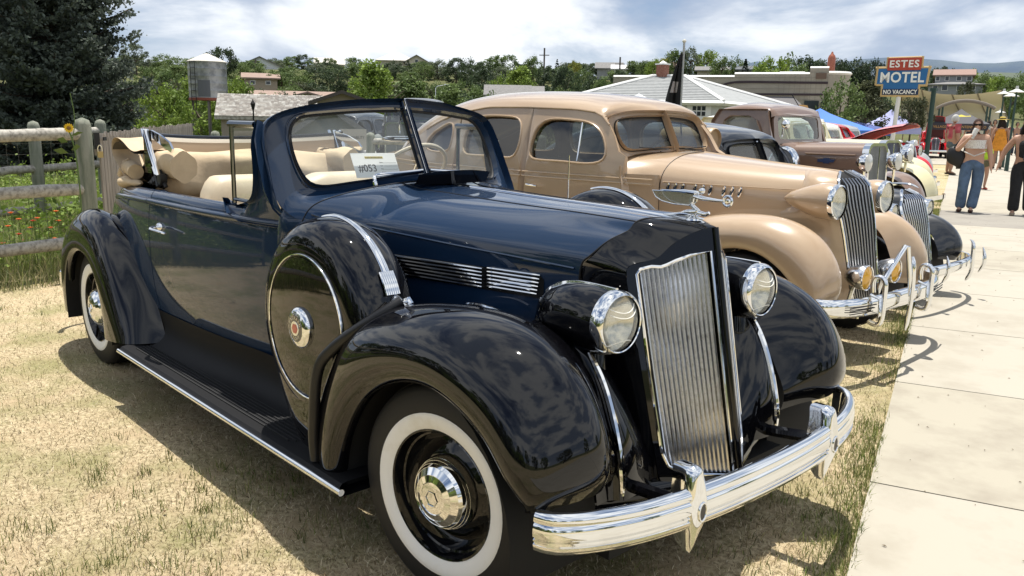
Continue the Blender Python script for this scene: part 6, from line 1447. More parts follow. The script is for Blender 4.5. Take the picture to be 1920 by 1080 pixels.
    m = MB(); m.grid([[(-1.04, w, z) for w, z in ((-.42, .9), (-.42, H-.18), (-.3, H-.04), (0, H), (.3, H-.04), (.42, H-.18), (.42, .9))], [(-1.18, w, z) for w, z in ((-.62, .9), (-.62, belt-.06), (-.45, belt+.03), (0, belt+.05), (.45, belt+.03), (.62, belt-.06), (.62, .9))]]); m.obj('cowl', paint, car, angle=60)
    m = MB(); m.box((-1.7, 0, .75), (1.0, 1.1, .7)); m.obj('seats', MATS['car_interior'], car, smooth=False)
    Pp, N = plan_path([(.66, 0), (.64, .4), (.58, .7), (.50, .82)], 16); m = MB()
    prof_sweep(m, np.c_[Pp, np.full(len(Pp), .45)], [(0, .03), (.012, .03), (.012, -.03), (0, -.03)], np.c_[N, np.zeros(len(N))]); m.obj('front_bumper', M_chrome, car, fixn=True)
    if g('bed'):
        m = MB()
        for s in (-1, 1): m.box((-3.15, s*.60, .95), (1.5, .05, .5))
        m.box((-3.15, 0, .72), (1.5, 1.2, .05)); m.box((-3.88, 0, .95), (.05, 1.2, .5)); m.obj('truck_bed', paint, car)
    return car
M_brown = mat('brown_paint', (.20, .125, .085), .3, 0, coat=1, coat_rough=.04)
PK = upright_car('vintage_pickup', (-2.46, 7.6), 0, 'brown vintage pickup truck with tall rounded cab and mesh radiator, fourth in the row', 'pickup truck', M_brown,
    dict(H=1.25, bed=1, badge=1, roof_z=1.70, belt=1.19, mesh=mat('grey_mesh', (.16, .17, .17), .5, .4), xb=-2.35, Hw=.26,
         windows=[[(-1.42, 1.24), (-2.08, 1.24), (-2.12, 1.31), (-2.10, 1.48), (-2.0, 1.54), (-1.66, 1.54), (-1.52, 1.49), (-1.42, 1.36)]]))
def pickup_extras():
    g0 = PK.location
    # bow-tie badge and embossed side panels on the hood
    pts = [(-.13, .018), (-.05, .018), (-.04, .032), (.04, .032), (.05, .018), (.13, .018), (.10, -.018), (.05, -.018), (.04, -.032), (-.04, -.032), (-.05, -.018), (-.13, -.018)]
    m = MB(); m.slab([(a-.52, b+1.03) for a, b in pts], lambda a, b, h: (a, -(.262+(-a)*.125)-h-.012, b), .012); m.obj('hood_badge', mat('badge_blue', (.03, .05, .12), .3, coat=1), PK, smooth=False, fixn=True)
    for z in (1.11, .92):
        m = MB(); m.tube([(-.12, -(.285), z), (-.85, -(.375), z)], .012, 6); m.obj('panel_rib', M_brown, PK)
    m = MB(); c = (-.92, -.78, .96)
    m.lathe([(.0005, .05), (.14, .045), (.18, .035), (.21, .01), (.215, -.02)], c, (0, -1, 0), 40); m.obj('spare_wheel', mat('spare_grey', (.12, .12, .12), .35, coat=.5), PK)
    m = MB(); m.lathe([(.205, .045), (.225, .035), (.24, .0), (.235, -.06), (.22, -.06)], c, (0, -1, 0), 40); m.obj('spare_band', M_chrome, PK)
    m = MB(); m.lathe([(.0005, .06), (.045, .05), (.06, .02), (.05, -.02), (.004, -.06)], (-1.05, -.62, 1.45), (1, 0, 0), 16); m.tube([(-1.08, -.62, 1.40), (-1.1, -.6, 1.30)], .01, 6); m.obj('spotlight', M_chrome, PK)
pickup_extras(); PK.scale = (.80, 1, 1)
M_cream = mat('cream_paint', (.66, .60, .36), .3, 0, coat=1, coat_rough=.04); M_ivory = mat('ivory_paint', (.74, .72, .62), .3, 0, coat=1, coat_rough=.04)
C5 = upright_car('vintage_tourer', (-3.3, 9.9), 0, 'cream 1930s car with white cloth roof and dark blue radiator next to the brown pickup', 'car', M_cream, dict(H=1.24, Hw=.28, roof=M_ivory, roof_z=1.60, belt=1.15, mesh=mat('blue_mesh', (.05, .06, .10), .4, .3), xb=-2.9))
C6 = upright_car('vintage_roadster', (-4.4, 12.6), 0, 'pale yellow 1930s car with black radiator just beyond the cream one', 'car', M_ivory, dict(H=1.14, Hw=.26, roof_z=1.50, belt=1.06, mesh=mat('black_mesh', (.02, .02, .02), .5), fender_paint=M_cream, xb=-2.8))
C7 = upright_car('vintage_saloon', (-6.2, 17.2), 0, 'small silver vintage car with upright chrome lamps near the red open hood', 'car', mat('silver_paint', (.42, .42, .40), .3, .3, coat=1), dict(H=1.12, Hw=.26, roof_z=1.46, belt=1.04, xb=-2.7))
# car with a red hood standing open
def open_hood_car(name, loc, rz, label, paint, inner, body, front=False, lift=68):
    car = closed_car(name, loc, rz, label, body, dict(detail=0, hz=.86, nbars=6, lamp='bullet'))
    for o in [k for k in bpy.data.objects if k.parent == car and k.name.split('.')[0] == 'hood']: bpy.data.objects.remove(o)
    a = math.radians(lift if front else 17); piv = np.array([-.85, 0, 1.27])
    A = []
    for u in np.linspace(0, 1, 16):
        L_ = 1.25*u; w = .56-.12*u; bow = .10*math.sin(math.pi*u)
        A.append([(piv[0]+L_*math.cos(a)-bow*math.sin(a)*.6, y, piv[2]+L_*math.sin(a)+bow*math.cos(a)*.6-.16*(y/w)**2*w) for y in np.linspace(-w, w, 15)])
    A = np.array(A); m = MB(); m.grid(A, flip=True); B = A.copy(); B[:, :, 2] -= .03; m.grid(B); m.obj('open_hood', paint if not front else [paint], car, angle=60)
    C = A.copy(); C[:, :, 2] -= .036; C[:, :, 0] += .012 if front else 0; m = MB(); m.grid(C[:, 1:-1]); m.obj('hood_underside', inner, car)
    m = MB(); m.box((-.2, 0, .82), (.75, .5, .4)); m.lathe([(.14, 0), (.15, .05), (.10, .08), (.0005, .085)], (-.25, 0, 1.02), (0, 0, 1), 16); m.obj('engine', M_chrome_old, car)
    return car
M_red = mat('red_paint', (.62, .02, .03), .25, 0, coat=1, coat_rough=.02)
RC = open_hood_car('red_coupe', (-5.1, 14.8), 0, 'bright red vintage coupe with its big hood raised open', M_red, mat('hood_inner_red', (.22, .012, .02), .5), M_red, lift=25)
RC.scale = (.95, .95, .92); RC.location.x -= .25
RC2 = open_hood_car('red_sedan', tuple(ground_at(1750, 297))[:2], math.radians(-64), 'red car facing us beyond the row, hood up with maroon underside', M_red, mat('hood_inner_maroon', (.10, .03, .03), .6), M_red, front=True, lift=74)
RC2.scale = (.8, .8, .8)
# dark vintage truck and car parked beyond the rail fence, seen through the windshield
FT = upright_car('parked_truck', tuple(spot(745, 280, 19))[:2], math.radians(-50), 'dark grey old truck parked behind the rail fence, seen through the convertible windshield', 'truck', mat('grey_dark_paint', (.05, .053, .06), .4, coat=.6), dict(H=1.4, roof_z=1.95, belt=1.35, xb=-2.5, bed=1))
FC = closed_car('parked_sedan', tuple(spot(575, 280, 20))[:2], math.radians(-60), 'dark blue grey sedan behind the fence at the left edge of the windshield glass', mat('slate_paint', (.03, .04, .055), .35, coat=.8), dict(detail=0, hz=.9, nbars=6))
# ================================================================ fences and garden
M_wood = mat('weathered_wood', (.43, .405, .355), .85, noise=((4, 26, 26), (.19, .175, .15), .42, .68), bump=(40, .5, .004))
M_post = mat('greenish_post', (.26, .265, .215), .9, noise=((18, 18, 2.5), (.13, .15, .11), .4, .66), bump=(45, .6, .005))
M_picket = mat('grey_picket', (.33, .29, .25), .9, noise=((16, 16, 2), (.19, .165, .14), .4, .66), bump=(50, .4, .003))
def rail(p, q, r, parent, seed=0):
    rr = random.Random(seed); P = [tuple(np.array(p)+(np.array(q)-np.array(p))*t+np.array([0, 0, rr.uniform(-.006, .006)])) for t in np.linspace(0, 1, 9)]
    m = MB(); m.tube(P, [r*rr.uniform(.93, 1.06) for _ in P], 12); return m.obj('rail', M_wood, parent)
def post(x, y, h, r, parent, tilt=(0, 0)):
    g = gzf(x, y); m = MB(); m.tube([(x, y, g-.2), (x+tilt[0]*.5, y+tilt[1]*.5, g+h*.5), (x+tilt[0]*.95, y+tilt[1]*.95, g+h*.955), (x+tilt[0], y+tilt[1], g+h*.985), (x+tilt[0], y+tilt[1], g+h)], [r, r*.98, r*.96, r*.75, r*.1], 14); return m.obj('post', M_post, parent, angle=50)
def build_fences():
    f = empty('rail_fence', (0, 0, 0), 0, 'weathered three rail log fence in front of the flower meadow at the left edge', 'fence')
    d = np.array([.19, -.92]); d /= np.linalg.norm(d); P1 = np.array([-6.90, .14])
    for k in range(3): q = P1+d*2.75*k; post(q[0], q[1], 1.52, .082, f)
    for k in range(2):
        a, b = P1+d*2.75*k, P1+d*2.75*(k+1); g = gzf(*a)
        for j, z in enumerate((.30, .82, 1.345)): rail((a[0]+d[0]*.05, a[1]+d[1]*.05, g+z+.012), (b[0], b[1], g+z-.01), .058, f, k*3+j)
    # wire mesh stapled to the rails
    m = MB(); a, b = P1, P1+d*5.4
    for z in np.arange(.08, 1.3, .10): m.tube([(a[0]-.06, a[1], z), (b[0]-.06, b[1], z)], .0010, 3, cap=False)
    for t in np.arange(0, 5.4, .10): q = P1+d*t; m.tube([(q[0]-.06, q[1], .02), (q[0]-.06, q[1], 1.28)], .0009, 3, cap=False)
    m.obj('wire_mesh', mat('fence_wire', (.25, .25, .24), .5, .6), f, kind='stuff')
    # picket gate running away from the corner post
    gt = empty('picket_gate', (0, 0, 0), 0, 'grey weathered picket fence with dog eared tops receding behind the folded top', 'fence')
    a = np.array([-6.95, .30]); b = np.array([-11.0, 2.85]); L_ = np.linalg.norm(b-a); u = (b-a)/L_; ang = math.atan2(u[1], u[0]); n = int(L_/.104)
    for k in range(n):
        q = a+u*(.05+k*.104); g = gzf(*q); h = 1.37+random.uniform(-.015, .015); w = .044
        pts = [(-w, .06), (w, .06), (w, h-.05), (w*.55, h), (-w*.55, h), (-w, h-.05)]
        m = MB(); m.slab(pts, lambda s_, z, t: (q[0]+u[0]*s_-u[1]*t, q[1]+u[1]*s_+u[0]*t, g+z), .018); m.obj('picket', M_picket, gt, smooth=False)
    for z in (.35, 1.15):
        m = MB(); c = (a+b)/2; m.box((c[0]-u[1]*.04, c[1]+u[0]*.04, gzf(*c)+z), (L_, .035, .08), rz=ang); m.obj('gate_rail', M_picket, gt, smooth=False)
    m = MB(); m.box((-6.98, .36, 1.32), (.09, .012, .035), rz=ang); m.box((-6.90, .26, 1.30), (.03, .05, .16)); m.obj('gate_latch', mat('black_iron', (.015, .015, .015), .5), gt, smooth=False)
    pl = empty('padlock', (-6.86, .27, 0), 0, 'brass padlock hanging from the black gate latch beside the corner post', 'padlock')
    m = MB(); m.box((0, 0, 1.17), (.022, .05, .06)); m.obj('lock_body', mat('brass', (.55, .42, .18), .35, .8), pl)
    m = MB(); m.tube(nspline([(0, -.016, 1.19), (0, -.017, 1.24), (0, 0, 1.262), (0, .017, 1.24), (0, .016, 1.19)], 14), .0045, 6); m.obj('shackle', M_chrome, pl)
    # fence behind, seen through the windshield
    f2 = empty('garden_fence', (0, 0, 0), 0, 'pale log rail fence crossing behind the convertible, seen through its windshield', 'fence')
    a = np.array([-11.7, 3.5]); b = np.array([-7.1, 6.6]); n = 3
    for k in range(n): q = a+(b-a)*k/(n-1); post(q[0], q[1], 1.24, .075, f2)
    for k in range(n-1):
        p, q = a+(b-a)*k/(n-1), a+(b-a)*(k+1)/(n-1)
        for j, z in enumerate((.25, .68, 1.10)): rail((*p, gzf(*p)+z), (*q, gzf(*q)+z), .05, f2, 40+k*3+j)
    f3 = empty('back_fence', (0, 0, 0), 0, 'second log rail fence further back across the meadow, left of the corner post', 'fence')
    a = np.array(spot(-260, 262, 11.2))[:2]; b = np.array(spot(190, 262, 12.8))[:2]
    for k in range(4): q = a+(b-a)*k/3; post(q[0], q[1], 1.45, .075, f3)
    for k in range(3):
        p, q = a+(b-a)*k/3, a+(b-a)*(k+1)/3
        for j, z in enumerate((.35, .85, 1.30)): rail((*p, gzf(*p)+z), (*q, gzf(*q)+z), .05, f3, 60+k*3+j)
    # sunflower standing at the fence
    p = spot(128, 240, 8.9); g = gzf(p.x, p.y); o = empty('sunflower', (p.x, p.y, g), 0, 'tall yellow sunflower leaning above the top rail left of the corner post', 'flower')
    m = MB(); m.tube(nspline([(0, 0, 0), (.02, .05, .8), (0, .02, 1.35), (0, -.0, p.z-g-.02)], 16), .007, 6); m.tube(nspline([(.0, .02, 1.3), (.0, .06, 1.5), (0, .04, 1.75)], 8), .004, 5); m.obj('stem', mat('stem_green', (.10, .16, .04), .7), o)
    m = MB(); z0 = p.z-g
    for k in range(14):
        a_ = k*6.283/14; c, s = math.cos(a_), math.sin(a_); m.add([(.01, 0, z0), (.02, c*.03-s*.010, z0+s*.03+c*.010), (.015, c*.048, z0+s*.048), (.02, c*.03+s*.010, z0+s*.03-c*.010)], [(0, 1, 2, 3)])
    m.obj('petals', mat('sunflower_petal', (.80, .55, .03), .6), o, smooth=False)
    m = MB(); m.lathe([(.0005, .012), (.014, .01), (.018, 0)], (.012, 0, z0), (1, -.2, 0), 12); m.obj('flower_head', mat('flower_brown', (.22, .12, .03), .8), o)
    m = MB()
    for (dx, dz, sz) in ((.05, 1.25, .07), (-.06, 1.32, .06), (.07, 1.38, .04), (-.08, 1.22, .06)):
        m.add([(0, dx*.2, dz-.02), (.03, dx-.0, dz+sz*.5), (0, dx*1.8, dz+.01), (-.03, dx, dz-sz*.5)], [(0, 1, 2, 3)])
    m.obj('leaves', MATS['stem_green'], o, smooth=False)
    # notice board by the fence
    p = spot(662, 262, 11.6); g = gzf(p.x, p.y); o = empty('notice_board', (p.x, p.y, g), face(p)+.2, 'grey notice board on a post seen through the windshield above the entry card', 'sign')
    m = MB(); m.box((0, 0, p.z-g), (.36, .03, .28)); m.obj('board', mat('board_grey', (.36, .36, .34), .8), o, smooth=False)
    m = MB(); m.tube([(0, .04, 0), (0, .04, p.z-g)], .03, 8); m.obj('board_post', M_post, o)
    for bd, dz, sz in (('SUSTAINABILITY', .03, .040), ('GARDEN', -.06, .045)):
        t = text_obj('board_text', bd, sz, mat('board_ink', (.05, .05, .05), .7), o, width=.30 if dz > 0 else .16, height=.04); t.location = (0, -.017, p.z-g+dz); t.rotation_euler = (math.pi/2, 0, 0)
build_fences()

# ================================================================ water tower
def build_tower():
    D = 46; pt = spot(387, 101, D); c = pt; g = gzf(c.x, c.y); o = empty('water_tower', (c.x, c.y, g), 0, 'old galvanized water tank with conical roof on thin legs, left of centre', 'water tower')
    z0 = spot(390, 184, D).z-g; z1 = spot(385, 116, D).z-g; zt_ = pt.z-g; R = 31/1557.6*D*1.02
    m = MB(); 
    for k in range(5):
        za, zb = z0+(z1-z0)*k/5, z0+(z1-z0)*(k+1)/5; m.lathe([(R, za+.005), (R, zb-.02), (R*1.008, zb-.01), (R*1.008, zb+.004)], (0, 0, 0), (0, 0, 1), 40)
    m.obj('tank', mat('galvanized', (.36, .37, .39), .5, .55, noise=(2.2, (.22, .23, .25), .45, .6), rvar=(4, .35, .6)), o)
    m = MB(); m.lathe([(R*1.07, z1-.03), (R*1.07, z1), (.12, zt_), (.0005, zt_+.03)], (0, 0, 0), (0, 0, 1), 16); m.obj('tank_roof', mat('pale_roof', (.52, .49, .43), .6), o, smooth=False)
    m = MB(); m.lathe([(R*1.02, z0-.12), (R*1.03, z0), (R, z0+.01)], (0, 0, 0), (0, 0, 1), 40); m.lathe([(.001, z0-.1), (R, z0-.1)], (0, 0, 0), (0, 0, 1), 24); m.obj('tank_base', mat('rust_red', (.22, .06, .04), .7), o)
    for k in range(4):
        a = math.radians(45+90*k)+.35; m = MB(); m.tube([(R*.8*math.cos(a), R*.8*math.sin(a), z0-.1), (R*1.0*math.cos(a), R*1.0*math.sin(a), -.3)], .055, 8); m.obj('leg', mat('grey_timber', (.13, .12, .11), .8), o)
    t = face(c)-math.pi/2; ca, sa = math.cos(t-.75), math.sin(t-.75); m = MB()
    bx, by = ca*(R+.08), sa*(R+.08); tx, ty = -sa*.14, ca*.14
    for s in (-1, 1): m.tube([(bx+s*tx, by+s*ty, z0-.6), (bx+s*tx, by+s*ty, z1)], .018, 5)
    for z in np.arange(z0-.5, z1, .28): m.tube([(bx-tx, by-ty, z), (bx+tx, by+ty, z)], .013, 4)
    m.obj('ladder', M_dark, o)
    # painted patch, dark, on the tank face
    m = MB(); a0 = t-.2; m.grid([[(R*1.012*math.cos(a), R*1.012*math.sin(a), z) for z in np.linspace(z0+.05, z0+(z1-z0)*.48, 4)] for a in np.linspace(a0-.33, a0+.30, 10)]); m.obj('patch_plate', mat('patch_grey', (.10, .105, .115), .6), o)
build_tower()

# ================================================================ houses
M_win = mat('dark_window', (.02, .025, .03), .1, spec=.8)
def house(name, label, px, py_base, D, w, d, h, roof_h, wall, roof, rz=0, wins=(), hip=False, z=None, cat='house', over=.35, chimney=False, trim=None):
    """gabled or hipped house; front faces the viewpoint, ridge along local x"""
    p = spot(px, py_base, D); g = p.z if z is None else z; o = empty(name, (p.x, p.y, 0), face(p)+rz, label, cat); b0 = min(gzf(p.x, p.y), g)-.6
    m = MB(); m.box((0, 0, (b0+g+h)/2), (w, d, g+h-b0))
    if not hip:
        for s in (-1, 1): m.add([(s*w/2, -d/2, g+h), (s*w/2, d/2, g+h), (s*w/2, 0, g+h+roof_h-.04)], [(0, 1, 2) if s > 0 else (0, 2, 1)])
    m.obj('wall', wall, o, smooth=False)
    W, Dp, t = w/2+over, d/2+over, .14; zo = g+h-over*roof_h/(d/2); m = MB()
    if hip:
        k = Dp*.9; rx = max(W-k, .05); V = [(-W, -Dp, zo), (W, -Dp, zo), (W, Dp, zo), (-W, Dp, zo), (-rx, 0, g+h+roof_h), (rx, 0, g+h+roof_h)]
        V += [(x, y, z_-t) for x, y, z_ in V[:4]]; m.add(V, [(0, 1, 5, 4), (1, 2, 5), (2, 3, 4, 5), (3, 0, 4), (0, 6, 7, 1), (1, 7, 8, 2), (2, 8, 9, 3), (3, 9, 6, 0), (6, 9, 8, 7)])
    else:
        for s in (-1, 1): V = [(-W, s*Dp, zo), (W, s*Dp, zo), (W, 0, g+h+roof_h), (-W, 0, g+h+roof_h)]; V += [(x, y, z_-t) for x, y, z_ in V]; m.add(V, [(0, 1, 2, 3), (7, 6, 5, 4), (0, 4, 5, 1), (1, 5, 6, 2), (3, 7, 4, 0)] if s < 0 else [(3, 2, 1, 0), (4, 5, 6, 7), (1, 5, 4, 0), (2, 6, 5, 1), (0, 4, 7, 3)])
    r = m.obj('roof', roof, o, smooth=False)
    if chimney: m = MB(); m.box((chimney, 0, g+h+roof_h+.2), (.5, .5, 1.1)); m.obj('chimney', mat('brick_red', (.22, .09, .06), .85), r, smooth=False)
    for (x, z_, ww, hh, side) in wins:
        M0 = Matrix.Identity(4) if side == 'f' else (Matrix.Rotation(math.pi/2, 4, 'Z') if side == 'r' else Matrix.Rotation(-math.pi/2, 4, 'Z'))
        off = -d/2 if side == 'f' else -w/2
        m = MB(); m.box((x, off-.02, g+z_), (ww+.14, .05, hh+.14), T=M0); f = m.obj('window', trim or mat('white_trim', (.70, .69, .66), .6), o, smooth=False)
        m = MB(); m.box((x, off-.05, g+z_), (ww, .02, hh), T=M0); m.obj('pane', M_win, f, smooth=False)
    return o, g
Wc = mat('cream_siding', (.52, .47, .38), .8); Ww = mat('white_siding', (.68, .69, .70), .7); Wt = mat('tan_siding', (.36, .29, .22), .8); Wg = mat('grey_siding', (.30, .31, .32), .8)
Rg = mat('grey_shingle', (.20, .195, .19), .9, noise=(6, (.14, .135, .13), .4, .7)); Rt = mat('terracotta_roof', (.29, .205, .165), .85, noise=(3, (.23, .165, .135), .4, .7)); Rp = mat('pale_roof', (.52, .49, .43), .6); Rw = mat('white_roof', (.62, .62, .62), .6)
house('gable_house', 'white gabled house on the hill right of the water tower', 488, 143, 135, 4.2, 7, 1.2, 1.6, Ww, Rg, rz=math.pi/2, wins=[(0, .5, .8, .6, 'l')])
house('white_house', 'low white house with pale grey roof just left of the gabled one', 465, 143, 138, 4.6, 5, .8, 1.1, Ww, Rw)
house('tan_house', 'tan two window house below the white gabled house', 490, 172, 98, 3.4, 4, 1.5, .5, Wt, Rt, wins=[(-.85, .9, .42, .30, 'f'), (.75, .9, .42, .30, 'f')])
house('long_house', 'long low house with terracotta roof above the shingled roof', 556, 187, 78, 8.2, 4, .2, .55, Wc, Rt)
house('small_gable', 'small cream gable with window at the right of the terracotta roof', 577, 187, 74, 1.7, 3, .25, .40, Wc, Rt, rz=math.pi/2)
house('flat_house', 'cream roofed house on the skyline above the dark trees', 618, 127, 165, 5.0, 6, .6, 1.2, Wc, Rp)
house('hill_house', 'large cream house with hipped roof on the skyline over the lime maple', 742, 126, 160, 6.6, 6, 1.2, 1.4, Wc, Rp, hip=True)
house('hill_gable', 'cream gable with small window at the right end of the large hilltop house', 781, 126, 156, 2.3, 4, 1.0, 1.1, Wc, Rg, rz=math.pi/2, wins=[(0, 1.0, .5, .5, 'l')])
house('storage_shed', 'low grey brown shed among the trees behind the tan roof', 952, 185, 70, 3.2, 3, .4, .7, Wt, Rg)
house('yard_shed', 'small pale shed between trees left of the dark truck roof line', 995, 183, 72, 1.6, 3, .4, .55, Wc, Rg)
house('grey_bungalow', 'grey roofed bungalow left of the brick chimney on the skyline', 1142, 133, 125, 3.4, 4, .4, .8, Wg, Rg)
house('pale_bungalow', 'little white roofed house right beside the grey bungalow', 1162, 134, 120, 1.8, 3, .4, .5, Ww, Rw)
house('brown_bungalow', 'brown house behind the flagpole near the chimney', 1262, 134, 118, 2.6, 4, .5, .8, Wt, Rt)
house('low_house', 'pale low house over the diner roof right of the flagpole', 1335, 140, 110, 3.6, 4, .5, .5, Wc, Rg)
house('ranch_house', 'grey ranch house with flat roof above the middle of the diner', 1408, 139, 105, 2.9, 4, .5, .45, Wg, mat('slate_roof', (.10, .11, .12), .8), wins=[(-.6, .3, .5, .25, 'f')])
house('stone_house', 'grey stone house with reddish hipped roof on the hillside right of the motel sign', 1787, 160, 130, 4.4, 6, 1.3, .8, Wg, mat('reddish_roof', (.26, .17, .14), .85), wins=[(-1.9, .75, .4, .5, 'f'), (-.8, .75, .4, .5, 'f'), (.6, .75, .5, .5, 'f'), (1.8, .75, .5, .5, 'f')])
house('stone_wing', 'lower wide wing of the stone house with grey porch roof', 1790, 172, 126, 6.2, 5, .9, .35, Wg, Rg, hip=True, wins=[(-2.3, .4, .5, .5, 'f'), (-1.2, .4, .6, .6, 'f'), (.5, .4, .6, .6, 'f'), (1.9, .4, .7, .5, 'f')])
# shingled roof building
def build_shingled():
    D = 42; o, g = house('shingled_barn', 'long building with weathered pale wood shingle roof behind the water tower', 535, 224, D, 5.5, 5, .2, .90, mat('barn_wall', (.28, .24, .20), .85), mat('old_shingle', (.44, .42, .38), .9, noise=(9, (.24, .22, .20), .42, .62)), over=.25)
    w, d, h, rh = 5.5, 5, .2, .90; W = w/2+.25; Dp = d/2+.25; sl = math.hypot(Dp, rh+.12); n = 17
    ms = [mat('shingle_a', (.52, .50, .46), .9), mat('shingle_b', (.42, .39, .35), .9), mat('shingle_c', (.33, .30, .27), .9)]
    roof = [k for k in bpy.data.objects if k.parent == o and k.name.startswith('roof')][0]
    m = MB(); rr = random.Random(2)
    for k in range(n):
        t0, t1 = k/n, (k+1)/n; y0, y1 = -Dp*(1-t0), -Dp*(1-t1); zb = g+h-.25*rh/(d/2); z0, z1 = zb+(rh+.12)*t0, zb+(rh+.12)*t1; x = -W
        while x < W:
            ww = rr.uniform(.10, .20); m.cur = rr.randint(0, 2); x2 = min(x+ww-.01, W)
            m.add([(x, y0-.02, z0+.045), (x2, y0-.02, z0+.045), (x2, y1, z1+.012), (x, y1, z1+.012), (x, y0-.02, z0+.0), (x2, y0-.02, z0+.0)], [(0, 1, 2, 3), (4, 5, 1, 0)]); x += ww
    m.obj('shingles', ms, roof, smooth=False, kind='stuff')
    house('dark_gable', 'small dark gabled roof peeping over the convertible windshield frame', 642, 200, 36, 1.0, 2, .3, .35, mat('barn_wall', (.28, .24, .20), .85), mat('dark_roof', (.07, .06, .055), .8), rz=math.pi/2)
build_shingled()
# gabled shed behind the fence seen through the glass
house('garden_shed', 'grey gabled garden shed seen through the left pane of the windshield', 618, 262, 20, 1.3, 1.6, .25, .55, Wg, Rg, rz=math.pi/2)
# white hip roofed building with shingles and six pane door
def build_hip():
    D = 36; o = empty('hip_roof_building', (0, 0, 0), 0, 'white building with pale grey hip roof and six pane door behind the tan sedan', 'building')
    def S(px, py, d=D): return spot(px, py, d)
    eL, eR, rid0, rid1 = S(1052, 188), S(1357, 189), S(1224, 143, D+4.5), S(1284, 143, D+4.5); bL, bR = S(1100, 187, D+8), S(1505, 205, D+2.0)
    eL.z = eR.z = (eL.z+eR.z)/2; rid1.z = rid0.z
    M_rf = mat('pale_shingle_roof', (.30, .31, .31), .9, noise=(5, (.24, .25, .25), .4, .7)); M_w = mat('white_trim2', (.74, .74, .72), .6)
    back = S(1100, 190, D+9); back.z = eL.z; br = Vector((bR.x, bR.y, eL.z-.25))
    m = MB(); m.add([eL, eR, rid1, rid0, br, back], [(0, 1, 2, 3), (1, 4, 2), (3, 5, 0), (2, 4, 5, 3)]); rf = m.obj('roof', M_rf, o, smooth=False)
    # courses of shingles as thin steps on the front slope
    m = MB()
    for k in range(1, 16):
        t = k/16; a = eL+(rid0-eL)*t; b = eR+(rid1-eR)*t; m.tube([tuple(a+Vector((0, 0, .012))), tuple(b+Vector((0, 0, .012)))], .016, 4)
    m.obj('shingle_courses', M_rf, rf, kind='stuff')
    for a, b in ((eL, rid0), (rid0, rid1), (rid1, eR), (rid1, br)): m = MB(); m.tube([tuple(a+Vector((0, 0, .03))), tuple(b+Vector((0, 0, .03)))], .075, 6); m.obj('ridge_cap', M_w, rf)
    for a, b in ((eL, eR), (eR, br)): m = MB(); m.tube([tuple(a-Vector((0, 0, .06))), tuple(b-Vector((0, 0, .06)))], .10, 4); m.obj('fascia', M_w, o)
    inw = (rid0-eL); inw.z = 0; inw = inw.normalized()*.4
    g = gzf(eL.x, eL.y); A = [eL+Vector((inw.x, inw.y, 0)), eR+Vector((-.15, .3, 0)), br+Vector((-.3, .3, 0))]
    m = MB()
    for a, b in zip(A[:-1], A[1:]): m.add([(a.x, a.y, g-.3), (b.x, b.y, g-.3), (b.x, b.y, b.z-.02), (a.x, a.y, a.z-.02)], [(0, 1, 2, 3)])
    m.obj('wall', mat('pale_wall', (.56, .57, .56), .8), o, smooth=False)
    # clapboard lines
    m = MB()
    for z in np.arange(g+.2, eL.z-.1, .2): m.tube([(A[1].x-.0, A[1].y-.03, z), (A[2].x, A[2].y-.03, z)], .008, 3)
    m.obj('clapboards', mat('pale_wall', (.56, .57, .56), .8), o, kind='stuff')
    a, b = A[0], A[1]; u = (b-a); u.z = 0; L_ = u.length; u.normalize(); nrm = Vector((u.y, -u.x, 0)); 
    if nrm.dot(Vector(CAMP)-a) < 0: nrm = -nrm
    def on(px, z): # point on the wall below pixel column
        best = min(np.linspace(0, 1, 400), key=lambda t: abs(_px(a+(b-a)*t)-px)); q = a+(b-a)*best; return Vector((q.x, q.y, z))
    zc = spot(1311, 208, D).z
    ang = math.atan2(u.y, u.x)
    c = on(1311, 0); T = Matrix.Translation((c.x+nrm.x*.04, c.y+nrm.y*.04, 0))@Matrix.Rotation(ang, 4, 'Z')
    m = MB(); m.box((0, 0, zc-.75), (.98, .05, 2.15), T=T); dr = m.obj('door', M_w, o, smooth=False)
    T2 = Matrix.Translation((c.x+nrm.x*.075, c.y+nrm.y*.075, 0))@Matrix.Rotation(ang, 4, 'Z')
    for i in range(3):
        for j in range(2): m = MB(); m.box(((i-1)*.19, 0, zc+(j-.5)*.22), (.145, .02, .17), T=T2); m.obj('door_pane', M_win, dr, smooth=False)
    c = on(1280, 0); T = Matrix.Translation((c.x+nrm.x*.04, c.y+nrm.y*.04, 0))@Matrix.Rotation(ang, 4, 'Z'); m = MB(); m.box((0, 0, zc-.4), (.16, .05, .9), T=T); m.obj('red_shutter', mat('shutter_red', (.22, .05, .05), .7), o, smooth=False)
    p = S(1242, 140, D+4.5); m = MB(); m.box((p.x, p.y, p.z-.05), (.42, .42, 1.0)); ch = m.obj('chimney', mat('brick_red', (.22, .09, .06), .85, noise=(14, (.30, .15, .11), .45, .6)), rf, smooth=False)
    m = MB(); m.box((p.x, p.y, p.z+.47), (.52, .52, .06)); m.lathe([(.26, .5), (.001, .64)], (p.x, p.y, p.z), (0, 0, 1), 4); m.obj('chimney_cap', M_w, ch, smooth=False)
def _px(P):
    v = _CM.inverted()@Vector(P); return 960+1557.6*v.x/(-v.z)
build_hip()
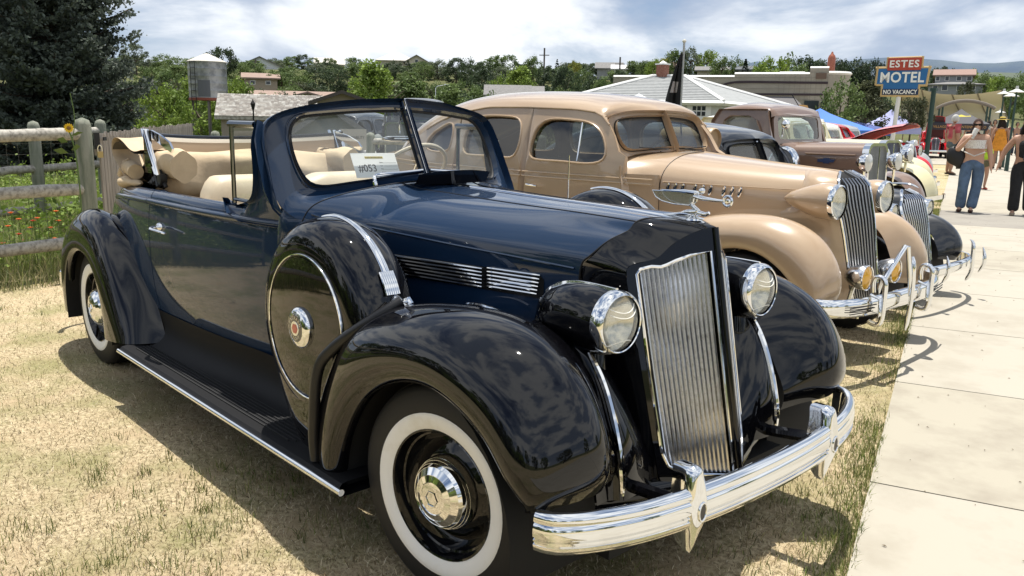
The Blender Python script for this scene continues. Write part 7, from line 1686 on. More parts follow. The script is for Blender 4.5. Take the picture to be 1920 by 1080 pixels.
# streamlined masonry diner with dark bands and red pillar
def build_diner():
    D = 50; o = empty('diner_building', (0, 0, 0), 0, 'long buff masonry building with dark speed stripes and a stepped tower at its right end', 'building')
    M_bl = mat('buff_block', (.37, .335, .27), .85, noise=(1.5, (.33, .30, .24), .4, .6)); M_st = mat('stripe_dark', (.04, .025, .03), .6); M_tp = mat('white_coping', (.66, .66, .63), .6)
    a = spot(1148, 200, D+1); b = spot(1535, 200, D); u = (b-a); u.z = 0; L_ = u.length; u.normalize(); nrm = Vector((u.y, -u.x, 0))
    if nrm.dot(Vector(CAMP)-a) < 0: nrm = -nrm
    def zz(px, py): return spot(px, py, D).z
    g = gzf(a.x, a.y)-.4
    def P(s, z, off=0): q = a+u*s+nrm*off; return (q.x, q.y, z)
    def sx(px):
        ts = np.linspace(0, L_*1.1, 600); return float(ts[int(np.argmin([abs(_px(a+u*t)-px) for t in ts]))])
    s0, s1, s2, s3 = 0, sx(1373), sx(1513), sx(1548); z0, z1, z2 = zz(1250, 143), zz(1440, 138.5), zz(1530, 127.5)
    # rounded corner at the right end
    path = [(s, 0) for s in (0,)]
    def corner(n=8, R=1.2): return [(s3+R*math.sin(t), -R+R*math.cos(t)) for t in np.linspace(0, math.pi/2, n)]
    cor = corner()
    def wallstrip(segs, za, zb, off, nm, mt, parent=o):
        m = MB(); A = [[P(s, z, o_+off) for z in (za, zb)] for s, o_ in segs]; m.grid(A, flip=False); return m.obj(nm, mt, parent, smooth=False)
    wallstrip([(s0, 0), (s1, 0)], g, z0, 0, 'wall', M_bl); wallstrip([(s1, 0), (s2, 0)], g, z1, 0, 'wall', M_bl); wallstrip([(s2, 0), (s3, 0)], g, z2, .04, 'tower_wall', M_bl)
    wallstrip(cor+[(s3+1.2, -5)], g, z2-.25, 0, 'rounded_corner', M_bl)
    for k, z in enumerate(np.arange(g+.6, z2, .30)):
        zt__ = z; segs = [(s0 if zt__ < z0 else (s1 if zt__ < z1 else s2), 0), (s3, 0)]
        wallstrip(segs, z, z+.025, .045, 'block_course', mat('mortar', (.27, .245, .20), .9))
    for k in range(14):
        s = s2-1.6+k*.28
        if s < s3: m = MB(); m.add([P(s, g+1, .05), P(s+.02, g+1, .05), P(s+.02, z1-.1, .05), P(s, z1-.1, .05)], [(0, 1, 2, 3)]); m.obj('vertical_joint', MATS['mortar'], o, smooth=False)
    # speed stripes: they sweep up from the left, then run level
    zs1, zs2 = zz(1440, 154), zz(1440, 177)
    st = nspline([(sx(1330), zs1-.62), (sx(1345), zs1-.30), (sx(1362), zs1-.08), (sx(1385), zs1), (sx(1460), zs1-.01), (s3, zs1-.03)], 40)
    m = MB(); m.grid([[P(s, z-.06, .07), P(s, z+.06, .07)] for s, z in st]); m.obj('speed_stripe', M_st, o, smooth=False)
    m = MB(); m.grid([[P(s, zs2-.05-.0, .07), P(s, zs2+.06, .07)] for s in (sx(1372), sx(1540))]); m.obj('speed_stripe', M_st, o, smooth=False)
    for sa, sb, z in ((s0, s1, z0), (s1, s2, z1), (s2, s3, z2)):
        m = MB(); m.tube([P(sa, z, -.05), P(sb, z, -.05)], .09, 4); m.obj('coping', M_tp, o, smooth=False)
    m = MB(); m.tube([P(s, z2-.25, o_) for s, o_ in cor], .09, 4); m.obj('coping', M_tp, o, smooth=False)
    m = MB(); m.grid([[P(s, zz(1520, 137), .10), P(s, zz(1520, 148), .10)] for s in (sx(1524), sx(1544))]); m.obj('brick_panel', mat('brown_brick', (.16, .11, .08), .85), o, smooth=False)
    # lower dark canopy and windows
    m = MB(); A = [P(sx(1370), zz(1440, 180), .1), P(sx(1486), zz(1440, 181), .1), P(sx(1510), zz(1440, 204), 1.6), P(sx(1370), zz(1440, 200), 1.6)]; m.add(A, [(0, 3, 2, 1)]); m.obj('awning', mat('awning_grey', (.12, .115, .12), .8), o, smooth=False)
    for i, (x0, x1) in enumerate(((1507, 1534), (1538, 1548), (1552, 1559))):
        m = MB(); m.grid([[P(s, zz(1520, 207), .10), P(s, zz(1520, 189), .10)] for s in (sx(x0), sx(min(x1, 1548)))] if x1 < 1550 else [[P(s3+1.1, zz(1520, 207), -.9), P(s3+1.1, zz(1520, 189), -.9)], [P(s3+1.22, zz(1520, 207), -1.4), P(s3+1.22, zz(1520, 189), -1.4)]]); m.obj('window', M_win, o, smooth=False)
    q = P(sx(1552), 0, -.5); zb, zt_ = zz(1553, 132), zz(1553, 100); m = MB(); m.lathe([(.21, zb), (.21, zt_-.22), (.16, zt_-.08), (.08, zt_), (.04, zt_+.12), (.0005, zt_+.14)], (q[0], q[1], 0), (0, 0, 1), 16); m.obj('red_pillar', mat('copper_red', (.38, .13, .08), .35, .5), o)
    # roof plane so that it is solid from above
    m = MB(); m.add([P(s0, z0-.15, -.1), P(s3, z0-.15, -.1), P(s3, z0-.15, -7), P(s0, z0-.15, -7)], [(0, 1, 2, 3)]); m.obj('roof', Rg, o, smooth=False)
    t = empty('rooftop_tank', (*P(sx(1480), z1-.1, -3)[:2], z1-.1), 0, 'white rounded tank lying on the diner roof', 'tank'); m = MB(); m.tube([tuple(u*-.7+Vector((0, 0, .25))), tuple(u*.7+Vector((0, 0, .25)))], .15, 10); m.obj('tank_body', M_tp, t)
build_diner()

# ================================================================ motel sign
def build_sign():
    D = 36; c = spot(1692, 145, D); g = gzf(c.x, c.y); o = empty('motel_sign', (c.x, c.y, g), face(c)-.10, 'red and blue motel sign reading ESTES MOTEL NO VACANCY on a white pole', 'sign')
    k = D/1557.6; kx = k*.79; Z = lambda py: spot(1692, py, D).z-g
    Wd = mat('sign_wood', (.50, .36, .17), .7); Bl = mat('sign_blue', (.02, .13, .33), .5); Dk = mat('sign_navy', (.012, .03, .075), .5); Rd = mat('sign_red', (.40, .055, .03), .5); Wh = mat('sign_white', (.78, .78, .74), .5, noise=(20, (.5, .5, .48), .6, .8))
    def panel(nm, x0, x1, ya, yb, y, mt, th=.10):
        m = MB(); m.box(((x0+x1)/2*kx, y, (Z(ya)+Z(yb))/2), ((x1-x0)*kx, th, abs(Z(ya)-Z(yb)))); return m.obj(nm, mt, o, smooth=False)
    panel('blue_panel', -48, 48, 127, 159, 0, Bl, .16); panel('lower_panel', -36, 34, 158, 179, 0, Bl, .155); panel('vacancy_panel', -36, 34, 167, 178, -.02, Dk, .15); panel('red_panel', -30, 34, 109, 132, -.03, Rd, .18)
    def bar(x0, y0, x1, y1): m = MB(); m.tube([(x0*kx, -.05, Z(y0)), (x1*kx, -.05, Z(y1))], .045, 8); m.obj('wood_frame', Wd, o)
    for q in ((-33, 109, 37, 108), (-31, 107, -31, 127), (35, 106, 35, 127), (-53, 127, -30, 127), (34, 127, 53, 127), (-49, 124, -50, 160), (50, 124, 47, 161), (-50, 159, -36, 159), (34, 160, 49, 160), (-37, 158, -37, 180), (34, 158, 33, 180), (-39, 179, 36, 180)): bar(*q)
    for body, x, py, sz, yy in (('ESTES', 2, 120, .27, -.13), ('MOTEL', 0, 145, .40, -.09), ('NO VACANCY', -1, 172.5, .165, -.105)):
        t = text_obj('sign_lettering', body, .5, Wh, o, .015, bold=.012, width={'E': 56, 'M': 84, 'N': 65}[body[0]]*kx, height=sz, spacing=1.15 if body == 'ESTES' else 1.05); t.location = (x*kx, yy, Z(py)); t.rotation_euler = (math.pi/2, 0, 0)
    m = MB(); m.tube([(-9*kx, .0, -.2), (-3*kx, 0, Z(181))], .08, 12); m.obj('pole', mat('white_pole', (.68, .68, .68), .5), o)
    m = MB(); m.box((-3*k, .0, (Z(181)+Z(109))/2), (.2, .12, abs(Z(181)-Z(109))-.1)); m.obj('spine', M_dark, o)
build_sign()

# ================================================================ flag, canopies, lamps
def build_misc():
    D = 27; p = spot(1283, 80, D); g = gzf(p.x, p.y); b = Vector((p.x, p.y, g)); H = p.z-g
    o = empty('flagpole', b, 0, 'grey flagpole with pale ball finial and a black flag hanging limp', 'flagpole'); m = MB(); m.tube([(0, 0, 0), (0, 0, H)], .035, 10); m.obj('pole', mat('pole_grey', (.40, .41, .40), .4, .3), o)
    m = MB(); m.lathe([(.0005, -.06), (.05, -.04), (.065, 0), (.05, .04), (.0005, .06)], (0, 0, H+.05), (0, 0, 1), 14); m.obj('finial', mat('finial_white', (.7, .68, .6), .3), o)
    fo = empty('black_flag', b, face(b), 'black flag with a pale emblem hanging in folds from the flagpole', 'flag')
    zt_, zb = spot(1283, 100, D).z-g, spot(1283, 222, D).z-g; A = []
    for v in np.linspace(0, 1, 26):
        z = zt_+(zb-zt_)*v; wd = .06+.50*v**.9 if v < .8 else .52-.9*(v-.8)*.5
        A.append([(-.03-wd*u+.03*math.sin(9*u+3*v), -.02+.09*math.sin(11*u+4*v)*(.3+u), z-.18*u*(v)+.1*u*math.sin(3*v)) for u in np.linspace(0, 1, 22)])
    m = MB(); m.grid(A); m.obj('flag_cloth', mat('flag_black', (.008, .008, .009), .9), fo)
    A = np.array(A); m = MB(); q = A[11:16, 5:19].copy(); q[:, :, 1] -= .012; m.grid(q); m.obj('flag_emblem', mat('flag_grey', (.32, .29, .28), .9), fo)
    m = MB(); q = A[20:25, 3:13].copy(); q[:, :, 1] -= .012; m.grid(q); m.obj('flag_patch', mat('flag_pink', (.42, .26, .24), .9), fo)
    def canopy(px, py, D, hw, drop, mt, label, legs=True, rows_=1, name='canopy_tent', val=.28):
        p = spot(px, py, D); g = gzf(p.x, p.y); o = empty(name, (p.x, p.y, g), face(p)+.35, label, 'canopy'); z = p.z-g
        m = MB(); n = 9; 
        for (sx, sy), (tx, ty) in (((-1, -1), (1, -1)), ((1, -1), (1, 1)), ((1, 1), (-1, 1)), ((-1, 1), (-1, -1))):
            m.grid([[(hw*(sx+(tx-sx)*a)*r, hw*(sy+(ty-sy)*a)*r, z-drop*r**.82-(.05*math.sin(math.pi*a)*r)) for r in np.linspace(0, 1, 7)] for a in np.linspace(0, 1, n)])
        m.obj('canopy_top', mt, o, angle=30)
        m = MB()
        for (sx, sy), (tx, ty) in (((-1, -1), (1, -1)), ((1, -1), (1, 1)), ((1, 1), (-1, 1)), ((-1, 1), (-1, -1))): m.add([(hw*sx, hw*sy, z-drop), (hw*tx, hw*ty, z-drop), (hw*tx, hw*ty, z-drop-val), (hw*sx, hw*sy, z-drop-val)], [(0, 1, 2, 3)])
        m.obj('valance', mt, o, smooth=False)
        for sx in (-1, 1):
            for sy in (-1, 1): m = MB(); m.tube([(sx*hw*.98, sy*hw*.98, 0), (sx*hw*.98, sy*hw*.98, z-drop)], .022, 6); m.obj('leg', M_chrome_old, o)
        return o, z
    canopy(1538, 203, 27, 1.25, .62, mat('blue_canvas', (.05, .17, .55), .7), 'bright blue canopy tent behind the cream and brown vehicles', val=.12)
    canopy(1198, 175, 30, 1.55, .75, mat('silver_canvas', (.46, .48, .50), .6), 'pale silver peaked canopy just above the tan sedan roof')
    canopy(1672, 205, 44, 1.05, .85, mat('lavender_canvas', (.36, .38, .62), .7), 'lavender blue canopy tent left of the motel sign pole')
    canopy(1608, 228, 40, 1.1, .30, mat('navy_canvas', (.05, .08, .25), .7), 'low dark blue canopy under the tree beside the diner')
    o, z = canopy(1803, 204, 46, 1.25, .70, mat('charcoal_canvas', (.05, .05, .06), .7), 'dark canopy with yellow logo and lettered valance beneath the arch', val=.30); o.rotation_euler.z -= .35
    m = MB(); m.slab([(a, b+z-.42) for a, b in [(-.42, -.08), (-.30, .06), (-.12, .10), (.02, .14), (.22, .08), (.42, .10), (.46, -.04), (.22, -.12), (.04, -.18), (-.2, -.10)]], lambda a, b, h: (a, -.72-(z-b)*.62+.42-h, b), .02); m.obj('yellow_logo', mat('logo_yellow', (.80, .68, .10), .6), o, smooth=False, fixn=True)
    t = text_obj('valance_text', 'VILLAGE GOLF CENTENNIAL, CO', .155, mat('valance_orange', (.62, .36, .12), .6), o, .004, width=2.2, height=.13); t.location = (0, -1.265, z-.70-.16); t.rotation_euler = (math.pi/2, 0, 0)
    # tensioned cream fabric canopy
    D = 66; o = empty('fabric_canopy', (0, 0, 0), 0, 'large cream tensile fabric canopy sweeping behind the dark tent', 'canopy')
    tl = spot(1690, 165, D); tr = spot(1877, 170, D); bl = spot(1688, 240, D); br = spot(1900, 262, D); top = [(1690, 162), (1720, 166), (1760, 176), (1800, 178), (1840, 175), (1878, 169)]; bot = [(1690, 236), (1740, 245), (1790, 250), (1840, 252), (1880, 255), (1902, 262)]
    A = []
    for i, t in enumerate(np.linspace(0, 1, 22)):
        a = np.array([np.interp(t*5, range(6), [q[j] for q in top]) for j in (0, 1)]); b = np.array([np.interp(t*5, range(6), [q[j] for q in bot]) for j in (0, 1)])
        A.append([tuple(spot(*(a+(b-a)*v-np.array([4*math.sin(math.pi*v)*t, 0])), D+5*math.sin(math.pi*v)*(1-.4*math.sin(math.pi*t))-2)) for v in np.linspace(0, 1, 14)])
    m = MB(); m.grid(np.array(A)); m.obj('fabric', mat('cream_fabric', (.58, .53, .38), .8), o)
    for i in (0, 5, 11, 16, 21):
        m = MB(); m.tube([tuple(np.array(q)+np.array([.05, -.12, 0])) for q in A[i]], .04, 5); m.obj('seam_cable', mat('cable_brown', (.20, .17, .12), .7), o)
    # brown arch of a small stage in front
    D = 60; o = empty('stage_arch', (0, 0, 0), 0, 'thin curved arch roof above the dark canopy', 'arch'); P = []
    for t in np.linspace(0, 1, 24): P.append(tuple(spot(1756+110*t, 204-15*math.sin(math.pi*t)**.8, D)))
    m = MB(); m.tube(P, .11, 8, sq=1.0); m.obj('arch_beam', mat('arch_brown', (.16, .135, .11), .7), o)
    for px in (1762, 1768, 1852, 1858):
        a = spot(px, 200, D); m = MB(); m.tube([(a.x, a.y, gzf(a.x, a.y)), tuple(a)], .06, 6); m.obj('arch_post', mat('dark_green', (.02, .05, .04), .5), o)
    # leaning dark green pole and street lamps
    a = spot(1751, 170, 42); g = gzf(a.x, a.y); o = empty('green_pole', (a.x, a.y, g), 0, 'thick dark green pole standing right of the motel sign', 'pole'); m = MB(); m.tube([(0, 0, 0), (0, 0, a.z-g)], .10, 10); m.obj('shaft', mat('dark_green', (.02, .05, .04), .5), o)
    m = MB(); m.box((0, 0, a.z-g+.05), (.24, .24, .12)); m.obj('pole_cap', mat('dark_green', (.02, .05, .04), .5), o)
    for i, (px, py, D, lab) in enumerate(((1883, 172, 40, 'green street lamp at the tip of the fabric canopy'), (1897, 176, 36, 'street lamp second from the left near the right border'), (1907, 168, 33, 'tallest of the green street lamps by the right border'), (1876, 208, 52, 'short far lamp below the canopy tip'))):
        a = spot(px, py, D); g = gzf(a.x, a.y); o = empty('street_lamp', (a.x, a.y, g), 0, lab, 'street lamp', 'green street lamps near the right border'); h = a.z-g
        m = MB(); m.tube([(0, 0, 0), (0, 0, .8), (0, 0, .85), (0, 0, h)], [.07, .06, .04, .03], 8); m.obj('post', mat('dark_green', (.02, .05, .04), .5), o)
        m = MB(); m.lathe([(.04, .0), (.05, -.10), (.12, -.14), (.26, -.2), (.25, -.215), (.05, -.17)], (0, 0, h+.12), (0, 0, 1), 14); m.obj('lamp_shade', mat('lamp_white', (.55, .56, .54), .5), o)
    for px, py, D, lab in ((474, 188, 33, 'black lamp post with a small lantern in front of the shingled roof'),):
        a = spot(px, py, D); g = gzf(a.x, a.y); o = empty('lantern_post', (a.x, a.y, g), 0, lab, 'lamp post'); h = a.z-g; m = MB(); m.tube([(0, 0, 0), (0, 0, h-.35)], .03, 6); m.obj('post', M_dark, o); m = MB(); m.lathe([(.04, -.35), (.09, -.15), (.10, -.12), (.03, -.02), (.005, .06)], (0, 0, h), (0, 0, 1), 8); m.obj('lantern', M_dark, o)
    for px, pt, D, lab in ((1021, 90, 112, 'tall thin utility pole on the skyline above the tan roof'), (1163, 107, 115, 'short utility pole among trees left of the chimney'), (479, 112, 120, 'thin mast rising beside the white gabled house')):
        a = spot(px, pt, D); g = gzf(a.x, a.y); o = empty('utility_pole', (a.x, a.y, g), 0, lab, 'pole'); m = MB(); m.tube([(0, 0, 0), (0, 0, a.z-g)], .11, 6); m.obj('pole_shaft', mat('pole_brown', (.12, .10, .09), .8), o)
        m = MB(); m.box((0, 0, a.z-g-.9), (1.3, .1, .1), rz=.7); m.obj('crossarm', mat('pole_brown', (.12, .10, .09), .8), o, smooth=False)
    # grey park light over the trees
    a = spot(836, 159, 60); g = gzf(a.x, a.y); o = empty('park_light', (a.x, a.y, g), face(a), 'pale cantilever park light among the trees above the windshield corner', 'lamp post'); h = a.z-g; m = MB(); m.tube([(-.7, 0, 0), (-.7, 0, h-.25), (-.6, 0, h-.12), (.0, 0, h)], .035, 6); m.obj('post', M_chrome_old, o); m = MB(); m.box((.15, 0, h+.02), (.5, .15, .06)); m.obj('lamp_head', M_chrome_old, o, smooth=False)
    # orange pennant on a slanted pole by the blue canopy
    a = spot(1512, 203, 30); g = gzf(a.x, a.y); o = empty('pennant', (a.x, a.y, g), face(a), 'small orange pennant on a slanting pole left of the blue canopy', 'flag'); h = a.z-g
    m = MB(); m.tube([(0, 0, 0), (0, 0, h-.3), (-.5, 0, h+.45)], .015, 5); m.obj('pole', M_dark, o); m = MB(); m.add([(-.26, -.01, h+.12), (-.16, -.03, h-.02), (.12, .02, h-.10), (.02, 0, h+.10)], [(0, 1, 2, 3)]); m.obj('pennant_cloth', mat('orange_cloth', (.75, .42, .15), .8), o, smooth=False)
build_misc()
# ================================================================ people
def skin_mesh(name, pts, edges, radii, levels=2, root=0):
    me = bpy.data.meshes.new(name+'_cage'); me.from_pydata(pts, edges, []); o = bpy.data.objects.new(name, me); COL.objects.link(o)
    md = o.modifiers.new('skin', 'SKIN'); md.use_smooth_shade = True; sk = me.skin_vertices[0].data
    for i, r in enumerate(radii): sk[i].radius = (r if isinstance(r, tuple) else (r, r)); sk[i].use_root = (i == root)
    sub = o.modifiers.new('sub', 'SUBSURF'); sub.levels = levels; sub.render_levels = levels
    dg = bpy.context.evaluated_depsgraph_get(); out = bpy.data.meshes.new_from_object(o.evaluated_get(dg)); out.name = name
    bpy.data.objects.remove(o); bpy.data.meshes.remove(me); out.shade_smooth(); return out
def add_mesh(name, me, mt, parent, loc=None):
    me.materials.clear(); me.materials.append(mt); o = bpy.data.objects.new(name, me); return link(o, parent)
def cloth(col): return mat('cloth_%d_%d_%d' % tuple(int(c*255) for c in col), col, .85, noise=(8, tuple(c*.62 for c in col), .42, .68), bump=(13, .8, .03))
SKIN_A = mat('skin_light', (.50, .30, .21), .5); SKIN_B = mat('skin_tan', (.36, .20, .13), .5)
def person(label, p, rz, H=1.68, J=None, skin=SKIN_A, hair=(.05, .025, .015), top=None, bottom=None, wide=1.0, hands=True, hairlong=False, shoes=(.05, .03, .02), sleeves=0, dress=None, shorts=False, levels=2, skirt=None):
    """local frame: faces -y; J overrides joints"""
    o = empty('person', p, rz, label, 'person')
    j = dict(pelvis=(0, 0, .94), waist=(0, 0, 1.06), chest=(0, .0, 1.26), neck=(0, .01, 1.425), head=(0, -.005, 1.50),
             shR=(-.175, .01, 1.375), elR=(-.25, .02, 1.10), wrR=(-.27, -.06, .86), shL=(.175, .01, 1.375), elL=(.25, .02, 1.10), wrL=(.27, -.06, .86),
             hiR=(-.09, 0, .90), knR=(-.10, -.03, .50), anR=(-.10, .04, .09), toR=(-.11, -.11, .04), hiL=(.09, 0, .90), knL=(.10, -.05, .50), anL=(.10, .0, .09), toL=(.11, -.15, .04))
    j.update(J or {}); s = H/1.68; k = {a: tuple(s*c for c in b) for a, b in j.items()}
    w = wide*s
    names = ['pelvis', 'waist', 'chest', 'neck', 'head', 'shR', 'elR', 'wrR', 'shL', 'elL', 'wrL', 'hiR', 'knR', 'anR', 'toR', 'hiL', 'knL', 'anL', 'toL']
    E = [('pelvis', 'waist'), ('waist', 'chest'), ('chest', 'neck'), ('neck', 'head'), ('chest', 'shR'), ('shR', 'elR'), ('elR', 'wrR'), ('chest', 'shL'), ('shL', 'elL'), ('elL', 'wrL'), ('pelvis', 'hiR'), ('hiR', 'knR'), ('knR', 'anR'), ('anR', 'toR'), ('pelvis', 'hiL'), ('hiL', 'knL'), ('knL', 'anL'), ('anL', 'toL')]
    R = dict(pelvis=(.15*w, .11*w), waist=(.125*w, .095*w), chest=(.15*w, .105*w), neck=.052*s, head=.05*s, shR=.058*w, elR=.043*w, wrR=.027*s, shL=.058*w, elL=.043*w, wrL=.027*s, hiR=.095*w, knR=.062*w, anR=.040*s, toR=.030*s, hiL=.095*w, knL=.062*w, anL=.040*s, toL=.030*s)
    pts = [k[n] for n in names]; rad = [R[n] for n in names]; ed = [(names.index(a), names.index(b)) for a, b in E]
    if hands:
        for sd in ('R', 'L'):
            wv = Vector(k['wr'+sd]); d = (wv-Vector(k['el'+sd])).normalized(); i0 = len(pts); palm = wv+d*.07*s; pts.append(tuple(palm)); rad.append((.032*s, .018*s)); ed.append((names.index('wr'+sd), i0))
            side = d.cross(Vector((1, 0, 0))).normalized() if abs(d.x) < .8 else d.cross(Vector((0, 1, 0))).normalized()
            for q, L_ in zip((-.024, -.008, .008, .024), (.062, .072, .068, .052)):
                a = palm+side*q*s+d*.03*s; b = a+d*L_*.6*s+Vector((0, -.010*s, 0)); i1 = len(pts); pts += [tuple(a), tuple(b)]; rad += [.0085*s, .007*s]; ed += [(i0, i1), (i1, i1+1)]
            t = wv+d*.03*s-side*.035*s+Vector((0, -.012*s, 0)); i1 = len(pts); pts.append(tuple(t+d*.03*s)); rad.append(.009*s); ed.append((i0, i1))
    add_mesh('body', skin_mesh('body', pts, ed, rad, levels), skin, o)
    # head with face
    hc = Vector(k['head'])+Vector((0, -.012, .095))*s; m = MB(); A = []
    for lat in np.linspace(-90, 90, 19):
        a = math.radians(lat); r_ = []
        for lon in np.linspace(0, 360, 28, endpoint=False):
            b = math.radians(lon); x = math.cos(a)*math.sin(b); y = -math.cos(a)*math.cos(b); z = math.sin(a)
            f = max(0, -y); sx_ = .076*(1-.22*max(0, -z)); yy = y*.098; zz = z*.118
            if z < 0: yy *= 1-.10*(-z)
            nose = .022*math.exp(-((x/.16)**2)-((z+.08)/.20)**2)*(f > .6); sock = -.008*(math.exp(-(((abs(x)-.36)/.18)**2)-((z-.08)/.12)**2))*(f > .5); lip = .005*math.exp(-((x/.25)**2)-((z+.52)/.07)**2)*(f > .4)
            r_.append(tuple(hc+Vector((x*sx_, yy-nose-sock-lip, zz))*s))
        A.append(r_)
    m.grid(np.array(A), cv=True, flip=False); h = m.obj('head', skin, o, angle=0, fixn=True)
    for q in (-1, 1):
        m = MB(); m.lathe([(.0005, .008), (.018, .004), (.02, -.004)], tuple(hc+Vector((q*.076, .005, -.005))*s), (q, 0, 0), 8); m.obj('ear', skin, h)
        m = MB(); m.lathe([(.0005, .004), (.010, .001), (.012, -.003)], tuple(hc+Vector((q*.030, -.086, .012))*s), (0, -1, 0), 8); m.obj('eye', mat('eye_dark', (.03, .02, .015), .2), h)
    m = MB(); m.box(tuple(hc+Vector((0, -.091, -.058))*s), (.036*s, .008*s, .008*s)); m.obj('mouth', mat('lip', (.38, .10, .09), .5), h)
    m = MB(); A = []
    for lat in np.linspace(-35 if not hairlong else -60, 90, 14):
        a = math.radians(lat); r_ = []
        for lon in np.linspace(42, 318, 24):
            if lat > 32: lon = 180+(lon-180)*(1+.30*min(1, (lat-32)/10))
            b = math.radians(lon); x = math.cos(a)*math.sin(b); y = -math.cos(a)*math.cos(b); z = math.sin(a); jit = 1+.03*math.sin(7*lon)
            r_.append(tuple(hc+Vector((x*.088*jit, y*.112, z*.128))*s))
        A.append(r_)
    m.grid(np.array(A)); hm = cloth(hair)
    if hairlong:
        for q in np.linspace(-1, 1, 9): m.tube(nspline([tuple(hc+Vector((q*.075, .03+.05*(1-abs(q)), .02))*s), tuple(hc+Vector((q*.10, .07, -.10))*s), tuple(hc+Vector((q*.12, .06, -.24))*s), tuple(hc+Vector((q*.10, .05, -.36))*s)], 8), [.03*s, .034*s, .034*s, .032*s, .03*s, .026*s, .02*s, .01*s], 6)
    m.obj('hair', hm, o)
    # clothes
    def dressed(nm, seq, mt, edges): return add_mesh(nm, skin_mesh(nm, [q[0] for q in seq], edges, [q[1] for q in seq], levels), mt, o)
    K = lambda n: Vector(k[n]); mid = lambda a, b, t: tuple(K(a)+(K(b)-K(a))*t)
    if top:
        seq = [(tuple(K('waist')-Vector((0, 0, .06*s))), (.150*w, .12*w)), (k['waist'], (.142*w, .112*w)), (k['chest'], (.168*w, .125*w)), (mid('chest', 'neck', .6), (.11*w, .09*w))]; ed_ = [(0, 1), (1, 2), (2, 3)]
        if sleeves:
            for sd in ('R', 'L'): i = len(seq); seq += [(k['sh'+sd], .072*w), (mid('sh'+sd, 'el'+sd, sleeves), .060*w)]; ed_ += [(2, i), (i, i+1)]
        dressed('top', seq, cloth(top), ed_)
    if bottom:
        e = .30 if shorts else 1.0
        seq = [(tuple(K('pelvis')+Vector((0, 0, .135*s))), (.150*w, .118*w)), (k['pelvis'], (.172*w, .130*w))]; ed_ = [(0, 1)]
        for sd in ('R', 'L'):
            i = len(seq); seq += [(k['hi'+sd], .112*w), (mid('hi'+sd, 'kn'+sd, .5 if not shorts else .45), .100*w)]; ed_ += [(1, i), (i, i+1)]
            if not shorts: seq += [(k['kn'+sd], .080*w), (mid('kn'+sd, 'an'+sd, .55), .084*w), (mid('kn'+sd, 'an'+sd, 1.08), .100*s)]; ed_ += [(i+1, i+2), (i+2, i+3), (i+3, i+4)]
        dressed('trousers' if not shorts else 'shorts', seq, cloth(bottom), ed_)
    if dress:
        m = MB(); c0 = K('chest'); A = []
        for t in np.linspace(0, 1, 12):
            z = c0.z+.10*s-(c0.z+.10*s-dress[1]*s)*t; wdt = (.135+.03*math.sin(math.pi*min(1, t*2.2))*0+.11*t**1.2)*w; A.append([(wdt*math.cos(a)*(1+.05*math.sin(9*a)*t)+.0, .80*wdt*math.sin(a), z) for a in np.linspace(0, 2*math.pi, 40, endpoint=False)])
        m.grid(np.array(A), cv=True); m.obj('dress', cloth(dress[0]), o, fixn=False)
    for sd in ('R', 'L'):
        a, t = K('an'+sd), K('to'+sd); d = (t-a); d.z = 0; d = d.normalized(); b = Vector((a.x, a.y, 0)); m = MB()
        m.tube([tuple(b-d*.04*s+Vector((0, 0, .035*s))), tuple(b+d*.05*s+Vector((0, 0, .038*s))), tuple(b+d*.13*s+Vector((0, 0, .03*s))), tuple(b+d*.19*s+Vector((0, 0, .024*s)))], [.034*s, .044*s, .044*s, .022*s], 10, sq=.75); m.obj('shoe', cloth(shoes), o)
    return o, k, s, hc
def at_feet(px, py): p = ground_at(px, py); p.z += .022; return p
